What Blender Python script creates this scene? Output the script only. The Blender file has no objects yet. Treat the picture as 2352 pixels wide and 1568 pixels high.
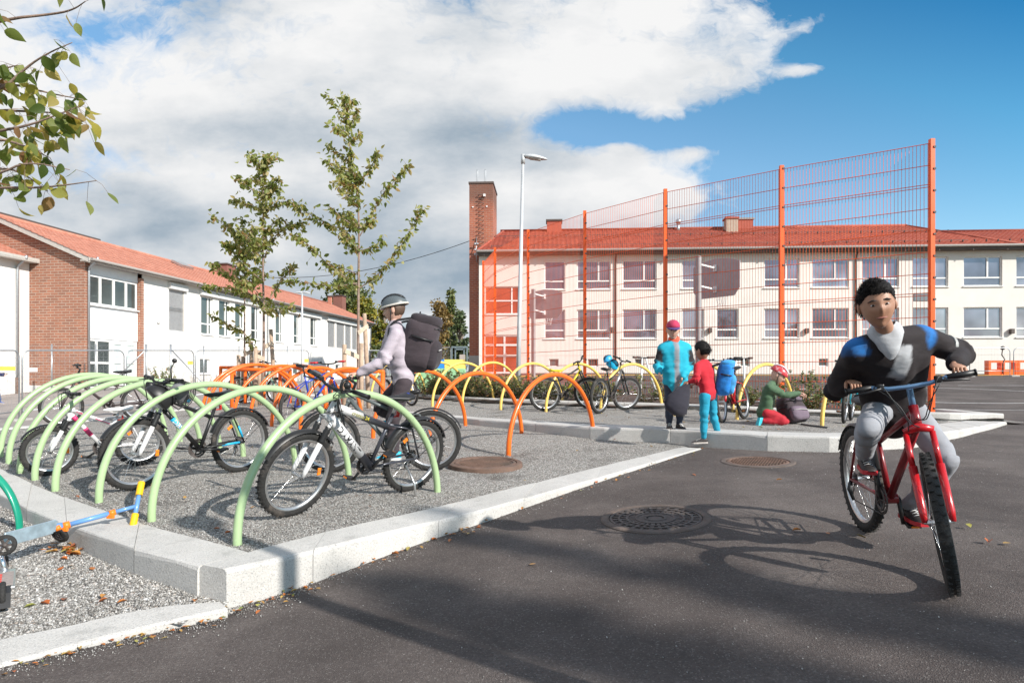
import bpy, bmesh, math, random
import numpy as np
from mathutils import Vector, Matrix, Quaternion, noise
random.seed(7); RNG = np.random.default_rng(7)
SC = bpy.context.scene
COL = SC.collection
PI = math.pi
F, CX, HY, E = 1488.0, 1176.0, 862.0, 1.30      # camera: focal length, centre column, horizon row, eye height

# ------------------------------------------------------------------ small helpers
def V(*a): return Vector(a)
def rgb(r, g, b):
    f = lambda v: (v/255/12.92) if v/255 <= 0.04045 else ((v/255+0.055)/1.055)**2.4
    return (f(r), f(g), f(b), 1.0)
def tag(o, label=None, cat=None, group=None, kind=None):
    if label: o['label'] = label
    if cat: o['category'] = cat
    if group: o['group'] = group
    if kind: o['kind'] = kind
    return o
def empty(name, loc=(0,0,0), rz=0.0, mat=None):
    o = bpy.data.objects.new(name, None); COL.objects.link(o)
    o.empty_display_size = 0.1
    if mat is not None: o.matrix_basis = mat
    else: o.location = loc; o.rotation_euler = (0,0,rz)
    return o
def lerp(a, b, t): return a + (b-a)*t
def sstep(a, b, x):
    t = min(1, max(0, (x-a)/(b-a))); return t*t*(3-2*t)

class MB:
    """collects shapes for ONE mesh object"""
    def __init__(s): s.v = []; s.f = []; s.sm = []; s.mi = []; s.cm = 0
    def add(s, vs, fs, smooth=False):
        b = len(s.v); s.v.extend([tuple(p) for p in vs])
        for f in fs: s.f.append(tuple(i+b for i in f)); s.sm.append(smooth); s.mi.append(s.cm)
        return s
    def box(s, c, d, M=None, bev=0.0):
        x, y, z = d[0]/2, d[1]/2, d[2]/2
        if bev <= 0:
            vs = [V(sx*x, sy*y, sz*z) for sz in (-1,1) for sy in (-1,1) for sx in (-1,1)]
            fs = [(0,2,3,1),(4,5,7,6),(0,1,5,4),(2,6,7,3),(0,4,6,2),(1,3,7,5)]
        else:
            bm = bmesh.new(); bmesh.ops.create_cube(bm, size=1)
            for v in bm.verts: v.co = V(v.co.x*d[0], v.co.y*d[1], v.co.z*d[2])
            bmesh.ops.bevel(bm, geom=bm.edges[:], offset=bev, segments=2, profile=0.5, affect='EDGES')
            bm.verts.index_update(); vs = [v.co.copy() for v in bm.verts]; fs = [tuple(v.index for v in f.verts) for f in bm.faces]; bm.free()
        c = V(*c)
        vs = [(M @ v if M is not None else v) + c for v in vs]
        return s.add(vs, fs, False)
    def bar(s, a, b, w, h, up=V(0,0,1)):
        a, b = V(*a), V(*b); d = b-a; L = d.length
        if L < 1e-6: return s
        x = d/L; y = up.cross(x)
        if y.length < 1e-4: y = V(1,0,0).cross(x)
        y.normalize(); z = x.cross(y)
        M = Matrix((x,y,z)).transposed()
        return s.box((a+b)/2, (L,w,h), M)
    def tube(s, pts, r, n=8, cap=True, closed=False, flat=1.0, smooth=True):
        pts = [V(*p) for p in pts]; N = len(pts)
        rs = r if isinstance(r, (list,tuple)) else [r]*N
        T = []
        for i in range(N):
            if closed: t = pts[(i+1)%N]-pts[i-1]
            else: t = pts[min(i+1,N-1)]-pts[max(i-1,0)]
            T.append(t.normalized() if t.length > 1e-9 else V(0,0,1))
        u = T[0].orthogonal().normalized()
        vs = []
        for i in range(N):
            u = (u - T[i]*u.dot(T[i]))
            u = u.normalized() if u.length > 1e-6 else T[i].orthogonal().normalized()
            w = T[i].cross(u)
            for k in range(n):
                a = 2*PI*k/n
                vs.append(pts[i] + u*(math.cos(a)*rs[i]) + w*(math.sin(a)*rs[i]*flat))
        fs = []
        for i in range(N if closed else N-1):
            j = (i+1) % N
            for k in range(n):
                k2 = (k+1) % n
                fs.append((i*n+k, i*n+k2, j*n+k2, j*n+k))
        s.add(vs, fs, smooth)
        if cap and not closed:
            b = len(s.v)-len(vs)
            s.f.append(tuple(b+k for k in reversed(range(n)))); s.sm.append(False); s.mi.append(s.cm)
            s.f.append(tuple(b+(N-1)*n+k for k in range(n))); s.sm.append(False); s.mi.append(s.cm)
        return s
    def lathe(s, prof, n=24, M=None, smooth=True, a0=0.0, a1=2*PI):
        """prof: (radius, height) list about z"""
        full = abs(a1-a0-2*PI) < 1e-6
        m = n if full else n+1
        vs = []
        for (r, h) in prof:
            for k in range(m):
                a = a0+(a1-a0)*k/n
                p = V(r*math.cos(a), r*math.sin(a), h)
                vs.append(M @ p if M is not None else p)
        fs = []
        for i in range(len(prof)-1):
            for k in range(n):
                k2 = (k+1) % m
                fs.append((i*m+k, i*m+k2, (i+1)*m+k2, (i+1)*m+k))
        return s.add(vs, fs, smooth)
    def ball(s, c, r, M=None, nu=14, nv=10, fn=None, smooth=True):
        c = V(*c); r = (r,r,r) if not isinstance(r, (list,tuple)) else r
        vs = []
        for i in range(nv+1):
            th = PI*i/nv
            for k in range(nu):
                a = 2*PI*k/nu
                p = V(math.sin(th)*math.cos(a), math.sin(th)*math.sin(a), math.cos(th))
                p = fn(p) if fn else p
                p = V(p.x*r[0], p.y*r[1], p.z*r[2])
                vs.append((M @ p if M is not None else p)+c)
        fs = []
        for i in range(nv):
            for k in range(nu):
                k2 = (k+1) % nu
                fs.append((i*nu+k, (i+1)*nu+k, (i+1)*nu+k2, i*nu+k2))
        return s.add(vs, fs, smooth)
    def poly(s, pts, smooth=False): return s.add(pts, [tuple(range(len(pts)))], smooth)
    def prism(s, pts2, axis_fn, t0, t1):
        """extrude polygon pts2 between axis_fn(p,t0) and axis_fn(p,t1)"""
        n = len(pts2)
        vs = [axis_fn(p, t0) for p in pts2]+[axis_fn(p, t1) for p in pts2]
        fs = [tuple(range(n))[::-1], tuple(range(n,2*n))]+[(i,(i+1)%n,n+(i+1)%n,n+i) for i in range(n)]
        return s.add(vs, fs)
    def mesh(s, m, Mx=None):
        b = len(s.v)
        s.v.extend([tuple(Mx @ v.co) if Mx is not None else tuple(v.co) for v in m.vertices])
        for p in m.polygons: s.f.append(tuple(i+b for i in p.vertices)); s.sm.append(True); s.mi.append(s.cm)
        return s
    def build(s, name, mats, parent=None, loc=None, fix=False):
        me = bpy.data.meshes.new(name)
        me.from_pydata(s.v, [], s.f)
        for m in (mats if isinstance(mats, (list,tuple)) else [mats]): me.materials.append(m)
        me.polygons.foreach_set('use_smooth', s.sm)
        me.polygons.foreach_set('material_index', s.mi)
        if fix:
            bm = bmesh.new(); bm.from_mesh(me); bmesh.ops.recalc_face_normals(bm, faces=bm.faces); bm.to_mesh(me); bm.free()
        me.update()
        o = bpy.data.objects.new(name, me); COL.objects.link(o)
        if parent is not None: o.parent = parent
        if loc is not None: o.location = loc
        return o

def copy_tree(o, parent=None):
    c = o.copy(); COL.objects.link(c); c.parent = parent
    for ch in list(o.children): copy_tree(ch, c)
    return c

# ------------------------------------------------------------------ materials
class NT:
    def __init__(s, tree): s.t = tree; s.t.nodes.clear()
    def n(s, typ, **k):
        nd = s.t.nodes.new(typ)
        for a, v in k.items():
            if a.startswith('i_'):
                key = a[2:]; key = int(key) if key.isdigit() else key.replace('_', ' ')
                nd.inputs[key].default_value = v
            else: setattr(nd, a, v)
        return nd
    def l(s, a, b): s.t.links.new(a, b)
    def math(s, op, a, b=None, c=None, clamp=False):
        nd = s.t.nodes.new('ShaderNodeMath'); nd.operation = op; nd.use_clamp = clamp
        for i, x in enumerate((a, b, c)):
            if x is None: continue
            if isinstance(x, (int, float)): nd.inputs[i].default_value = x
            else: s.l(x, nd.inputs[i])
        return nd.outputs[0]
    def mix(s, f, a, b, mode='MIX'):
        nd = s.t.nodes.new('ShaderNodeMix'); nd.data_type = 'RGBA'; nd.blend_type = mode
        for i, x in ((0, f), (6, a), (7, b)):
            if isinstance(x, (int, float)): nd.inputs[i].default_value = x
            elif isinstance(x, tuple): nd.inputs[i].default_value = x
            else: s.l(x, nd.inputs[i])
        return nd.outputs[2]
    def ramp(s, f, stops, interp='LINEAR'):
        nd = s.t.nodes.new('ShaderNodeValToRGB'); nd.color_ramp.interpolation = interp
        e = nd.color_ramp.elements
        while len(e) > 1: e.remove(e[-1])
        e[0].position = stops[0][0]; e[0].color = stops[0][1]
        for p, c in stops[1:]:
            x = e.new(p); x.color = c
        s.l(f, nd.inputs[0]); return nd.outputs[0]
    def noise(s, vec, scale, detail=3, rough=0.55, out=0):
        nd = s.t.nodes.new('ShaderNodeTexNoise'); nd.inputs['Scale'].default_value = scale
        nd.inputs['Detail'].default_value = detail; nd.inputs['Roughness'].default_value = rough
        if vec is not None: s.l(vec, nd.inputs['Vector'])
        return nd.outputs[out]

def g(v): return (v, v, v, 1)
def scl(c, k): return (min(1,c[0]*k), min(1,c[1]*k), min(1,c[2]*k), 1)
MATS = {}
def new_mat(name):
    m = bpy.data.materials.new(name); m.use_nodes = True
    t = NT(m.node_tree); out = t.n('ShaderNodeOutputMaterial'); b = t.n('ShaderNodeBsdfPrincipled')
    t.l(b.outputs[0], out.inputs[0]); return m, t, b
def simple(name, col, rough=0.5, metal=0.0, var=0.08, vs=6.0, bump=0.0, bs=60.0, spec=None, coat=0.0, dirt=None):
    """painted / plain surface with some mottling and a little bump"""
    if name in MATS: return MATS[name]
    m, t, b = new_mat(name)
    tc = t.n('ShaderNodeTexCoord').outputs['Object']
    nz = t.noise(tc, vs, 4)
    c = t.ramp(nz, [(0.3, scl(col, 1-var)), (0.7, scl(col, 1+var))])
    if dirt: c = t.mix(t.ramp(t.noise(tc, dirt[1], 5, 0.65), [(dirt[2], g(0)), (dirt[2]+0.18, g(1))]), c, dirt[0])
    t.l(c, b.inputs['Base Color'])
    r = t.math('ADD', t.math('MULTIPLY', t.noise(tc, vs*3, 2), 0.12), rough-0.06)
    t.l(r, b.inputs['Roughness'])
    b.inputs['Metallic'].default_value = metal
    if spec is not None: b.inputs['Specular IOR Level'].default_value = spec
    if coat: b.inputs['Coat Weight'].default_value = coat; b.inputs['Coat Roughness'].default_value = 0.08
    if bump:
        bp = t.n('ShaderNodeBump'); bp.inputs['Strength'].default_value = bump; bp.inputs['Distance'].default_value = 0.01
        t.l(t.noise(tc, bs, 4), bp.inputs['Height']); t.l(bp.outputs[0], b.inputs['Normal'])
    MATS[name] = m; return m

def asphalt_mat():
    m, t, b = new_mat('asphalt')
    tc = t.n('ShaderNodeTexCoord').outputs['Object']
    big = t.noise(tc, 0.7, 6, 0.65); fine = t.noise(tc, 75, 4, 0.75)
    vo = t.n('ShaderNodeTexVoronoi', i_Scale=170.0); t.l(tc, vo.inputs['Vector'])
    sp = t.n('ShaderNodeSeparateColor'); t.l(vo.outputs['Color'], sp.inputs[0])
    c = t.ramp(big, [(0.36, (0.082,0.068,0.063,1)), (0.5, (0.128,0.107,0.099,1)), (0.64, (0.19,0.162,0.148,1))])
    c = t.mix(t.ramp(fine, [(0.35, g(0.0)), (0.7, g(0.8))]), c, (0.055,0.046,0.043,1))
    c = t.mix(t.ramp(sp.outputs[0], [(0.90, g(0)), (0.96, g(0.35))]), c, (0.30,0.28,0.26,1))
    vo2 = t.n('ShaderNodeTexVoronoi', i_Scale=26.0); t.l(tc, vo2.inputs['Vector'])
    grit = t.ramp(vo2.outputs['Distance'], [(0.055, g(1)), (0.085, g(0))])
    sp2 = t.n('ShaderNodeSeparateColor'); t.l(vo2.outputs['Color'], sp2.inputs[0])
    grit = t.mix(1.0, grit, t.ramp(sp2.outputs[1], [(0.7, g(0)), (0.74, g(0.9))]), 'MULTIPLY')
    c = t.mix(grit, c, (0.5,0.46,0.42,1))
    wet = t.ramp(t.noise(tc, 1.7, 8, 0.72), [(0.58, g(0)), (0.72, g(0.62))])
    c = t.mix(wet, c, (0.05,0.045,0.043,1))
    t.l(c, b.inputs['Base Color']); b.inputs['Roughness'].default_value = 0.85
    b.inputs['Specular IOR Level'].default_value = 0.25
    bp = t.n('ShaderNodeBump'); bp.inputs['Strength'].default_value = 0.6; bp.inputs['Distance'].default_value = 0.006
    t.l(t.math('ADD', fine, t.math('MULTIPLY', vo.outputs['Distance'], 1.0)), bp.inputs['Height']); t.l(bp.outputs[0], b.inputs['Normal'])
    return m
def gravel_mat(name, k=1.0, sc=90.0, dark=0.56):
    m, t, b = new_mat(name)
    tc = t.n('ShaderNodeTexCoord').outputs['Object']
    vo = t.n('ShaderNodeTexVoronoi', i_Scale=sc); t.l(tc, vo.inputs['Vector'])
    sp = t.n('ShaderNodeSeparateColor'); t.l(vo.outputs['Color'], sp.inputs[0])
    c = t.ramp(sp.outputs[0], [(0.0, scl((0.10,0.095,0.09,1),k)), (0.35, scl((0.25,0.24,0.225,1),k)), (0.62, scl((0.36,0.35,0.33,1),k)), (0.82, scl((0.52,0.51,0.48,1),k)), (1.0, scl((0.68,0.66,0.62,1),k))])
    c = t.mix(t.ramp(sp.outputs[2], [(0.8, g(0)), (0.9, g(0.5))]), c, scl((0.36,0.26,0.2,1),k))
    edge = t.ramp(vo.outputs['Distance'], [(0.35, g(0)), (0.75, g(0.75))])
    c = t.mix(edge, c, scl((0.07,0.064,0.058,1),k))
    big = t.noise(tc, 1.6, 6, 0.7)
    c = t.mix(t.ramp(big, [(dark, g(0)), (dark+0.14, g(0.7))]), c, scl((0.085,0.074,0.065,1),k))
    t.l(c, b.inputs['Base Color']); b.inputs['Roughness'].default_value = 0.9; b.inputs['Specular IOR Level'].default_value = 0.2
    bp = t.n('ShaderNodeBump'); bp.inputs['Strength'].default_value = 0.8; bp.inputs['Distance'].default_value = 0.008; bp.invert = True
    t.l(vo.outputs['Distance'], bp.inputs['Height']); t.l(bp.outputs[0], b.inputs['Normal'])
    return m
def granite_mat():
    m, t, b = new_mat('granite')
    tc = t.n('ShaderNodeTexCoord').outputs['Object']
    a = t.noise(tc, 130, 3, 0.7); bg = t.noise(tc, 1.4, 5, 0.6)
    c = t.ramp(bg, [(0.3, (0.47,0.455,0.43,1)), (0.7, (0.61,0.59,0.56,1))])
    c = t.mix(t.ramp(a, [(0.55, g(0)), (0.68, g(0.8))]), c, (0.18,0.18,0.18,1))
    c = t.mix(t.ramp(a, [(0.3, g(0.5)), (0.42, g(0))]), c, (0.82,0.81,0.79,1))
    c = t.mix(t.ramp(t.noise(tc, 4.5, 8, 0.8), [(0.55, g(0)), (0.70, g(0.6))]), c, (0.26,0.255,0.24,1))
    t.l(c, b.inputs['Base Color']); b.inputs['Roughness'].default_value = 0.8
    bp = t.n('ShaderNodeBump'); bp.inputs['Strength'].default_value = 0.35; bp.inputs['Distance'].default_value = 0.008
    t.l(t.math('ADD', t.noise(tc, 70, 4), t.noise(tc, 9, 4)), bp.inputs['Height']); t.l(bp.outputs[0], b.inputs['Normal'])
    return m
def brick_mat(name, c1, c2, mortar, dark=None, scale=1.0):
    """bricks laid along the wall in object space (x or y run along the wall, z up)"""
    m, t, b = new_mat(name)
    tc = t.n('ShaderNodeTexCoord'); sep = t.n('ShaderNodeSeparateXYZ'); t.l(tc.outputs['Object'], sep.inputs[0])
    ns = t.n('ShaderNodeSeparateXYZ'); t.l(tc.outputs['Normal'], ns.inputs[0])
    side = t.math('GREATER_THAN', t.math('ABSOLUTE', ns.outputs[0]), 0.7)
    u = t.math('ADD', t.math('MULTIPLY', sep.outputs[0], t.math('SUBTRACT', 1.0, side)), t.math('MULTIPLY', sep.outputs[1], side))
    cb = t.n('ShaderNodeCombineXYZ'); t.l(u, cb.inputs[0]); t.l(sep.outputs[2], cb.inputs[1])
    br = t.n('ShaderNodeTexBrick'); t.l(cb.outputs[0], br.inputs['Vector'])
    br.inputs['Scale'].default_value = 1.0
    br.inputs['Brick Width'].default_value = 0.30*scale; br.inputs['Row Height'].default_value = 0.095*scale
    br.inputs['Mortar Size'].default_value = 0.011*scale; br.inputs['Mortar Smooth'].default_value = 0.3; br.inputs['Bias'].default_value = -0.1
    br.inputs['Color1'].default_value = c1; br.inputs['Color2'].default_value = c2; br.inputs['Mortar'].default_value = mortar
    c = t.mix(t.ramp(t.noise(tc.outputs['Object'], 1.1, 5, 0.65), [(0.42, g(0)), (0.7, g(0.45))]), br.outputs[0], scl(c1, 0.7))
    if dark:
        h = t.math('ADD', sep.outputs[2], t.math('MULTIPLY', t.noise(tc.outputs['Object'], 1.5, 5), 1.6))
        c = t.mix(t.ramp(t.math('DIVIDE', h, 20.0), [(dark, g(0)), (dark+0.05, g(0.65))]), c, (0.10,0.065,0.05,1))
    t.l(c, b.inputs['Base Color']); b.inputs['Roughness'].default_value = 0.88
    bp = t.n('ShaderNodeBump'); bp.inputs['Strength'].default_value = 0.5; bp.inputs['Distance'].default_value = 0.01; bp.invert = True
    t.l(br.outputs['Fac'], bp.inputs['Height']); t.l(bp.outputs[0], b.inputs['Normal'])
    return m
def plaster_mat(name, col, stain=0.25):
    m, t, b = new_mat(name)
    tc = t.n('ShaderNodeTexCoord').outputs['Object']
    mp = t.n('ShaderNodeMapping'); mp.inputs['Scale'].default_value = (1.2,1.2,0.25); t.l(tc, mp.inputs[0])
    c = t.ramp(t.noise(tc, 0.9, 6, 0.65), [(0.3, scl(col, 0.93)), (0.7, scl(col, 1.04))])
    c = t.mix(t.ramp(t.noise(mp.outputs[0], 1.6, 6, 0.7), [(0.56, g(0)), (0.8, g(stain))]), c, scl(col, 0.72))
    t.l(c, b.inputs['Base Color']); b.inputs['Roughness'].default_value = 0.9
    bp = t.n('ShaderNodeBump'); bp.inputs['Strength'].default_value = 0.25; bp.inputs['Distance'].default_value = 0.01
    t.l(t.noise(tc, 45, 4), bp.inputs['Height']); t.l(bp.outputs[0], b.inputs['Normal'])
    return m
def tile_mat(name, c1, c2):
    m, t, b = new_mat(name)
    tc = t.n('ShaderNodeTexCoord').outputs['Object']
    vo = t.n('ShaderNodeTexVoronoi', i_Scale=3.2); t.l(tc, vo.inputs['Vector'])
    sp = t.n('ShaderNodeSeparateColor'); t.l(vo.outputs['Color'], sp.inputs[0])
    c = t.mix(sp.outputs[0], c1, c2)
    c = t.mix(t.ramp(t.noise(tc, 0.8, 6, 0.7), [(0.5, g(0)), (0.75, g(0.5))]), c, scl(c1, 0.55))
    t.l(c, b.inputs['Base Color']); b.inputs['Roughness'].default_value = 0.75
    return m
def leaf_mat(name, stops, trans=0.35):
    m, t, b = new_mat(name)
    out = [n for n in t.t.nodes if n.type == 'OUTPUT_MATERIAL'][0]
    oi = t.n('ShaderNodeNewGeometry')
    c = t.ramp(oi.outputs['Random Per Island'], stops)
    t.l(c, b.inputs['Base Color']); b.inputs['Roughness'].default_value = 0.45; b.inputs['Specular IOR Level'].default_value = 0.4
    tr = t.n('ShaderNodeBsdfTranslucent')
    t.l(t.mix(1.0, c, (1.0,1.0,0.55,1), 'MULTIPLY'), tr.inputs[0])
    mx = t.n('ShaderNodeMixShader'); mx.inputs[0].default_value = trans
    t.l(b.outputs[0], mx.inputs[1]); t.l(tr.outputs[0], mx.inputs[2]); t.l(mx.outputs[0], out.inputs[0])
    return m
def island_mat(name, stops, rough=0.85):
    m, t, b = new_mat(name)
    oi = t.n('ShaderNodeNewGeometry')
    t.l(t.ramp(oi.outputs['Random Per Island'], stops), b.inputs['Base Color']); b.inputs['Roughness'].default_value = rough
    return m
def glass_mat(name, tint, metal=0.35, rough=0.03):
    m, t, b = new_mat(name)
    tc = t.n('ShaderNodeTexCoord').outputs['Object']
    c = t.ramp(t.noise(tc, 0.35, 3), [(0.33, scl(tint, 0.55)), (0.5, scl(tint,0.95)), (0.68, scl(tint, 1.35))])  # light and dark mottling in the tint stands in for uneven pane reflections
    t.l(c, b.inputs['Base Color']); b.inputs['Roughness'].default_value = rough; b.inputs['Metallic'].default_value = metal
    b.inputs['IOR'].default_value = 1.6
    return m
def cloth_mat(name, col, var=0.14, rough=0.85, bump=0.5, sheen=0.1):
    if name in MATS: return MATS[name]
    m, t, b = new_mat(name)
    tc = t.n('ShaderNodeTexCoord').outputs['Object']
    c = t.ramp(t.noise(tc, 9, 5, 0.6), [(0.3, scl(col, 1-var)), (0.7, scl(col, 1+var))])
    t.l(c, b.inputs['Base Color']); b.inputs['Roughness'].default_value = rough
    b.inputs['Sheen Weight'].default_value = sheen
    bp = t.n('ShaderNodeBump'); bp.inputs['Strength'].default_value = bump*0.8; bp.inputs['Distance'].default_value = 0.018
    mp = t.n('ShaderNodeMapping'); mp.inputs['Scale'].default_value = (1,1,2.6); mp.inputs['Rotation'].default_value = (.35,.3,0); t.l(tc, mp.inputs[0])
    t.l(t.math('ADD', t.noise(mp.outputs[0], 9, 2, 0.4), t.math('MULTIPLY', t.noise(tc, 260, 2), 0.04)), bp.inputs['Height']); t.l(bp.outputs[0], b.inputs['Normal'])
    MATS[name] = m; return m

M_ASPH = asphalt_mat(); M_GRAV = gravel_mat('gravel_grey', 1.22, 110, 0.55); M_GRAV2 = gravel_mat('gravel_light', 1.6, 70, 0.68); M_GRAN = granite_mat()
M_BRICK = brick_mat('brick_red', (0.39,0.165,0.10,1), (0.26,0.125,0.085,1), (0.47,0.375,0.31,1), scale=1.4)
M_BRICKC = brick_mat('brick_chimney', (0.42,0.13,0.07,1), (0.32,0.095,0.06,1), (0.40,0.28,0.22,1), dark=0.60, scale=1.3)
M_WALLW = plaster_mat('plaster_white', (0.77,0.745,0.71,1), 0.25); M_WALLC = plaster_mat('plaster_cream', (0.77,0.725,0.67,1), 0.4)
M_CONC = plaster_mat('concrete_grey', (0.42,0.40,0.38,1), 0.5)
M_TILE = tile_mat('roof_tile_salmon', (0.42,0.165,0.11,1), (0.52,0.225,0.155,1)); M_TILE2 = tile_mat('roof_tile_red', (0.31,0.062,0.038,1), (0.40,0.095,0.055,1))
M_WHITE = simple('white_paint', (0.82,0.81,0.79,1), 0.45); M_OFFW = simple('offwhite_trim', (0.50,0.47,0.43,1), 0.65)
M_GLASSD = glass_mat('glass_dark', (0.10,0.12,0.12,1), 0.25); M_GLASSB = glass_mat('glass_blue', (0.34,0.30,0.34,1), 0.62)
M_FROST = simple('glass_frosted', (0.58,0.66,0.64,1), 0.25)
M_GALV = simple('galvanised', (0.48,0.50,0.52,1), 0.42, 0.75, 0.15, 20); M_LAMP = simple('lamp_grey', (0.60,0.61,0.62,1), 0.45, 0.3)
M_ZINC = simple('zinc', (0.30,0.27,0.25,1), 0.6, 0.1); M_DKTRIM = simple('dark_trim', (0.10,0.075,0.065,1), 0.6)
M_ORANGE = simple('orange_paint', (0.88,0.15,0.012,1), 0.34, 0, 0.07, 3, coat=0.2, dirt=((0.5,0.12,0.04,1), 11, 0.6)); M_ORANGEF = simple('orange_fence', (0.92,0.125,0.015,1), 0.4, 0, 0.05, 3)
M_GREEN = simple('pale_green_paint', (0.38,0.52,0.28,1), 0.33, 0, 0.07, 3, coat=0.2, dirt=((0.26,0.33,0.2,1), 14, 0.64)); M_YELLOW = simple('yellow_paint', (0.86,0.58,0.14,1), 0.36, 0, 0.08, 3, coat=0.15, dirt=((0.55,0.42,0.2,1), 10, 0.6))
M_TEAL = simple('teal_paint', (0.008,0.27,0.17,1), 0.3, coat=0.3)
M_RUBBER = simple('rubber', (0.022,0.021,0.020,1), 0.75, 0, 0.3, 40, bump=0.6, bs=90, dirt=((0.12,0.10,0.085,1), 7, 0.55)); M_BLACK = simple('black_plastic', (0.018,0.018,0.019,1), 0.42)
M_CHROME = simple('chrome', (0.72,0.72,0.72,1), 0.22, 1.0); M_ALU = simple('aluminium', (0.60,0.60,0.60,1), 0.32, 0.9)
M_RUST = simple('rusty_iron', (0.19,0.118,0.088,1), 0.8, 0.1, 0.35, 12, 0.6, 60, dirt=((0.11,0.08,0.065,1), 6, 0.48)); M_IRON = simple('dark_iron', (0.10,0.085,0.08,1), 0.6, 0.4, 0.3, 20, 0.5, 70)
M_WOOD = simple('stake_wood', (0.44,0.32,0.23,1), 0.8, 0, 0.25, 9, 0.4, 40); M_BARK = simple('young_bark', (0.27,0.19,0.15,1), 0.85, 0, 0.3, 12, 0.5, 40)
M_SOIL = simple('soil', (0.085,0.055,0.042,1), 0.95, 0, 0.4, 9, 0.8, 30)
# ------------------------------------------------------------------ the lie of the land (depth Z = world y, heights relative to the eye)
CP = [(-1.57,3.56,-1.282),(-1.27,3.79,-1.256),(-0.75,4.31,-1.165),(-0.245,4.8,-1.105),(0.77,6.0,-1.0),(2.3,7.86,-.893),
 (2.09,3.11,-1.03),(2.25,4.15,-.985),(0,2.2,-1.22),(1.5,2.0,-1.1),(-1.5,2.8,-1.31),(-2.32,2.93,-1.30),(-3.4,3.0,-1.32),(3.5,3,-.99),(3.7,7.35,-.86),
 (9.4,12.2,-.87),(7,9.6,-.86),(6,5,-.93),(10,8,-.87),(12,20,-.58),(20,26,-.3),(12,33,-.06),(30,38,.08),(14,41,.1),(-2,42,.1),
 (1.9,18,-.62),(5.9,14.2,-.76),(8.2,12.6,-.85),(-.6,23,-.45),(-14,18.4,-1.3),(-13,21.7,-1.17),(-12.3,25,-1.04),(-11.5,28.2,-.92),(-9.7,31.2,-.8),
 (-21,32,-.70),(-18,50,-.5),(-12,70,-.3),(-25,29,-1.1),(-30,30,-1.2),(-8.7,11,-.93),(-7.5,14,-.9),(-6,17,-.75),(-3,20,-.6),
 (0,-3,-1.28),(-6,0,-1.5),(6,0,-.95),(0,-9,-1.3),(12,-6,-.9),(-12,8,-1.4),(-12,-6,-1.6),(20,6,-.85),(30,14,-.5),(0,70,.1),(30,70,.1),(-32,60,-.6),(-32,5,-1.6)]
_P = np.array(CP)
def _k(d2): return np.where(d2 > 0, 0.5*d2*np.log(np.maximum(d2, 1e-12)), 0.0)
_n = len(CP)
_A = np.zeros((_n+3, _n+3)); _d = ((_P[:,None,:2]-_P[None,:,:2])**2).sum(-1)
_A[:_n,:_n] = _k(_d)+np.eye(_n)*0.4; _A[:_n,_n] = 1; _A[:_n,_n+1:] = _P[:,:2]; _A[_n,:_n] = 1; _A[_n+1:,:_n] = _P[:,:2].T
_w = np.linalg.solve(_A, np.concatenate([_P[:,2], np.zeros(3)]))
def base_arr(X, Y):
    X = np.clip(X, -32, 32); Y = np.clip(Y, -9, 70)
    d = (X[:,None]-_P[None,:,0])**2+(Y[:,None]-_P[None,:,1])**2
    return _k(d) @ _w[:_n] + _w[_n] + _w[_n+1]*X + _w[_n+2]*Y
def S_base(x, y): return float(base_arr(np.array([x]), np.array([y]))[0])
def S_low(x, y): return -1.22+0.043*y
def S_up(x, y): return -0.70-0.14*min(1, max(0, (x-4)/5.2))+0.035*max(0, y-12)
def S_corner(x, y): return -1.593+0.1*y
def flat(h): return lambda x, y: h
def at(px, py, Z): return V((px-CX)/F*Z, Z, E-(py-HY)/F*Z)
def hit(px, py, S, z0=1.5, z1=90.0):
    """where the ray through a point of the photograph meets surface S"""
    a, c = (px-CX)/F, -(py-HY)/F
    f = lambda Z: c*Z-S(a*Z, Z)
    z = z0
    while z < z1 and f(z) > 0: z *= 1.03
    lo, hi = z/1.03, z
    for _ in range(40):
        m = (lo+hi)/2
        if f(m) > 0: lo = m
        else: hi = m
    return V(a*lo, lo, E+S(a*lo, lo))
def on(x, y, S): return V(x, y, E+S(x, y))

def in_poly(X, Y, poly):
    ins = np.zeros(X.shape, bool); n = len(poly)
    for i in range(n):
        x1, y1 = poly[i]; x2, y2 = poly[(i+1)%n]
        c = ((y1 > Y) != (y2 > Y))
        with np.errstate(divide='ignore', invalid='ignore'): xi = (x2-x1)*(Y-y1)/(y2-y1+1e-12)+x1
        ins ^= c & (X < xi)
    return ins
def resample(pts, step):
    pts = [V(*p) for p in pts]; out = [pts[0]]
    for a, b in zip(pts[:-1], pts[1:]):
        n = max(1, int(round((b-a).length/step)))
        out += [a.lerp(b, k/n) for k in range(1, n+1)]
    return out
def smooth_line(pts, it=2):
    for _ in range(it):
        q = [pts[0]]
        for a, b in zip(pts[:-1], pts[1:]): q += [a.lerp(b, 0.25), a.lerp(b, 0.75)]
        q.append(pts[-1]); pts = q
    return pts

# --- kerb lines, read on the gravel surfaces
# back edge / front top edge of the kerb along the road
KA_in = [hit(px, py, S_low) for px, py in ((457,1299),(579,1266),(729,1226),(970,1175),(1139,1132),(1382,1071),(1566,1027))]
KA_out = [hit(px, py, S_low) for px, py in ((519,1310),(600,1294),(700,1271),(917,1219),(1100,1176),(1366,1101),(1612,1030))]
# curved kerb at the left (inner edge, outer top edge)
KB_in = [hit(px, py, S_low) for px, py in ((579,1266),(320,1201),(185,1156),(99,1123),(0,1077),(-100,1035),(-190,1004))]
KB_out = [hit(px, py, S_low) for px, py in ((454,1300),(310,1262),(211,1229),(81,1179),(0,1139),(-130,1075),(-260,1030))]
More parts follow.
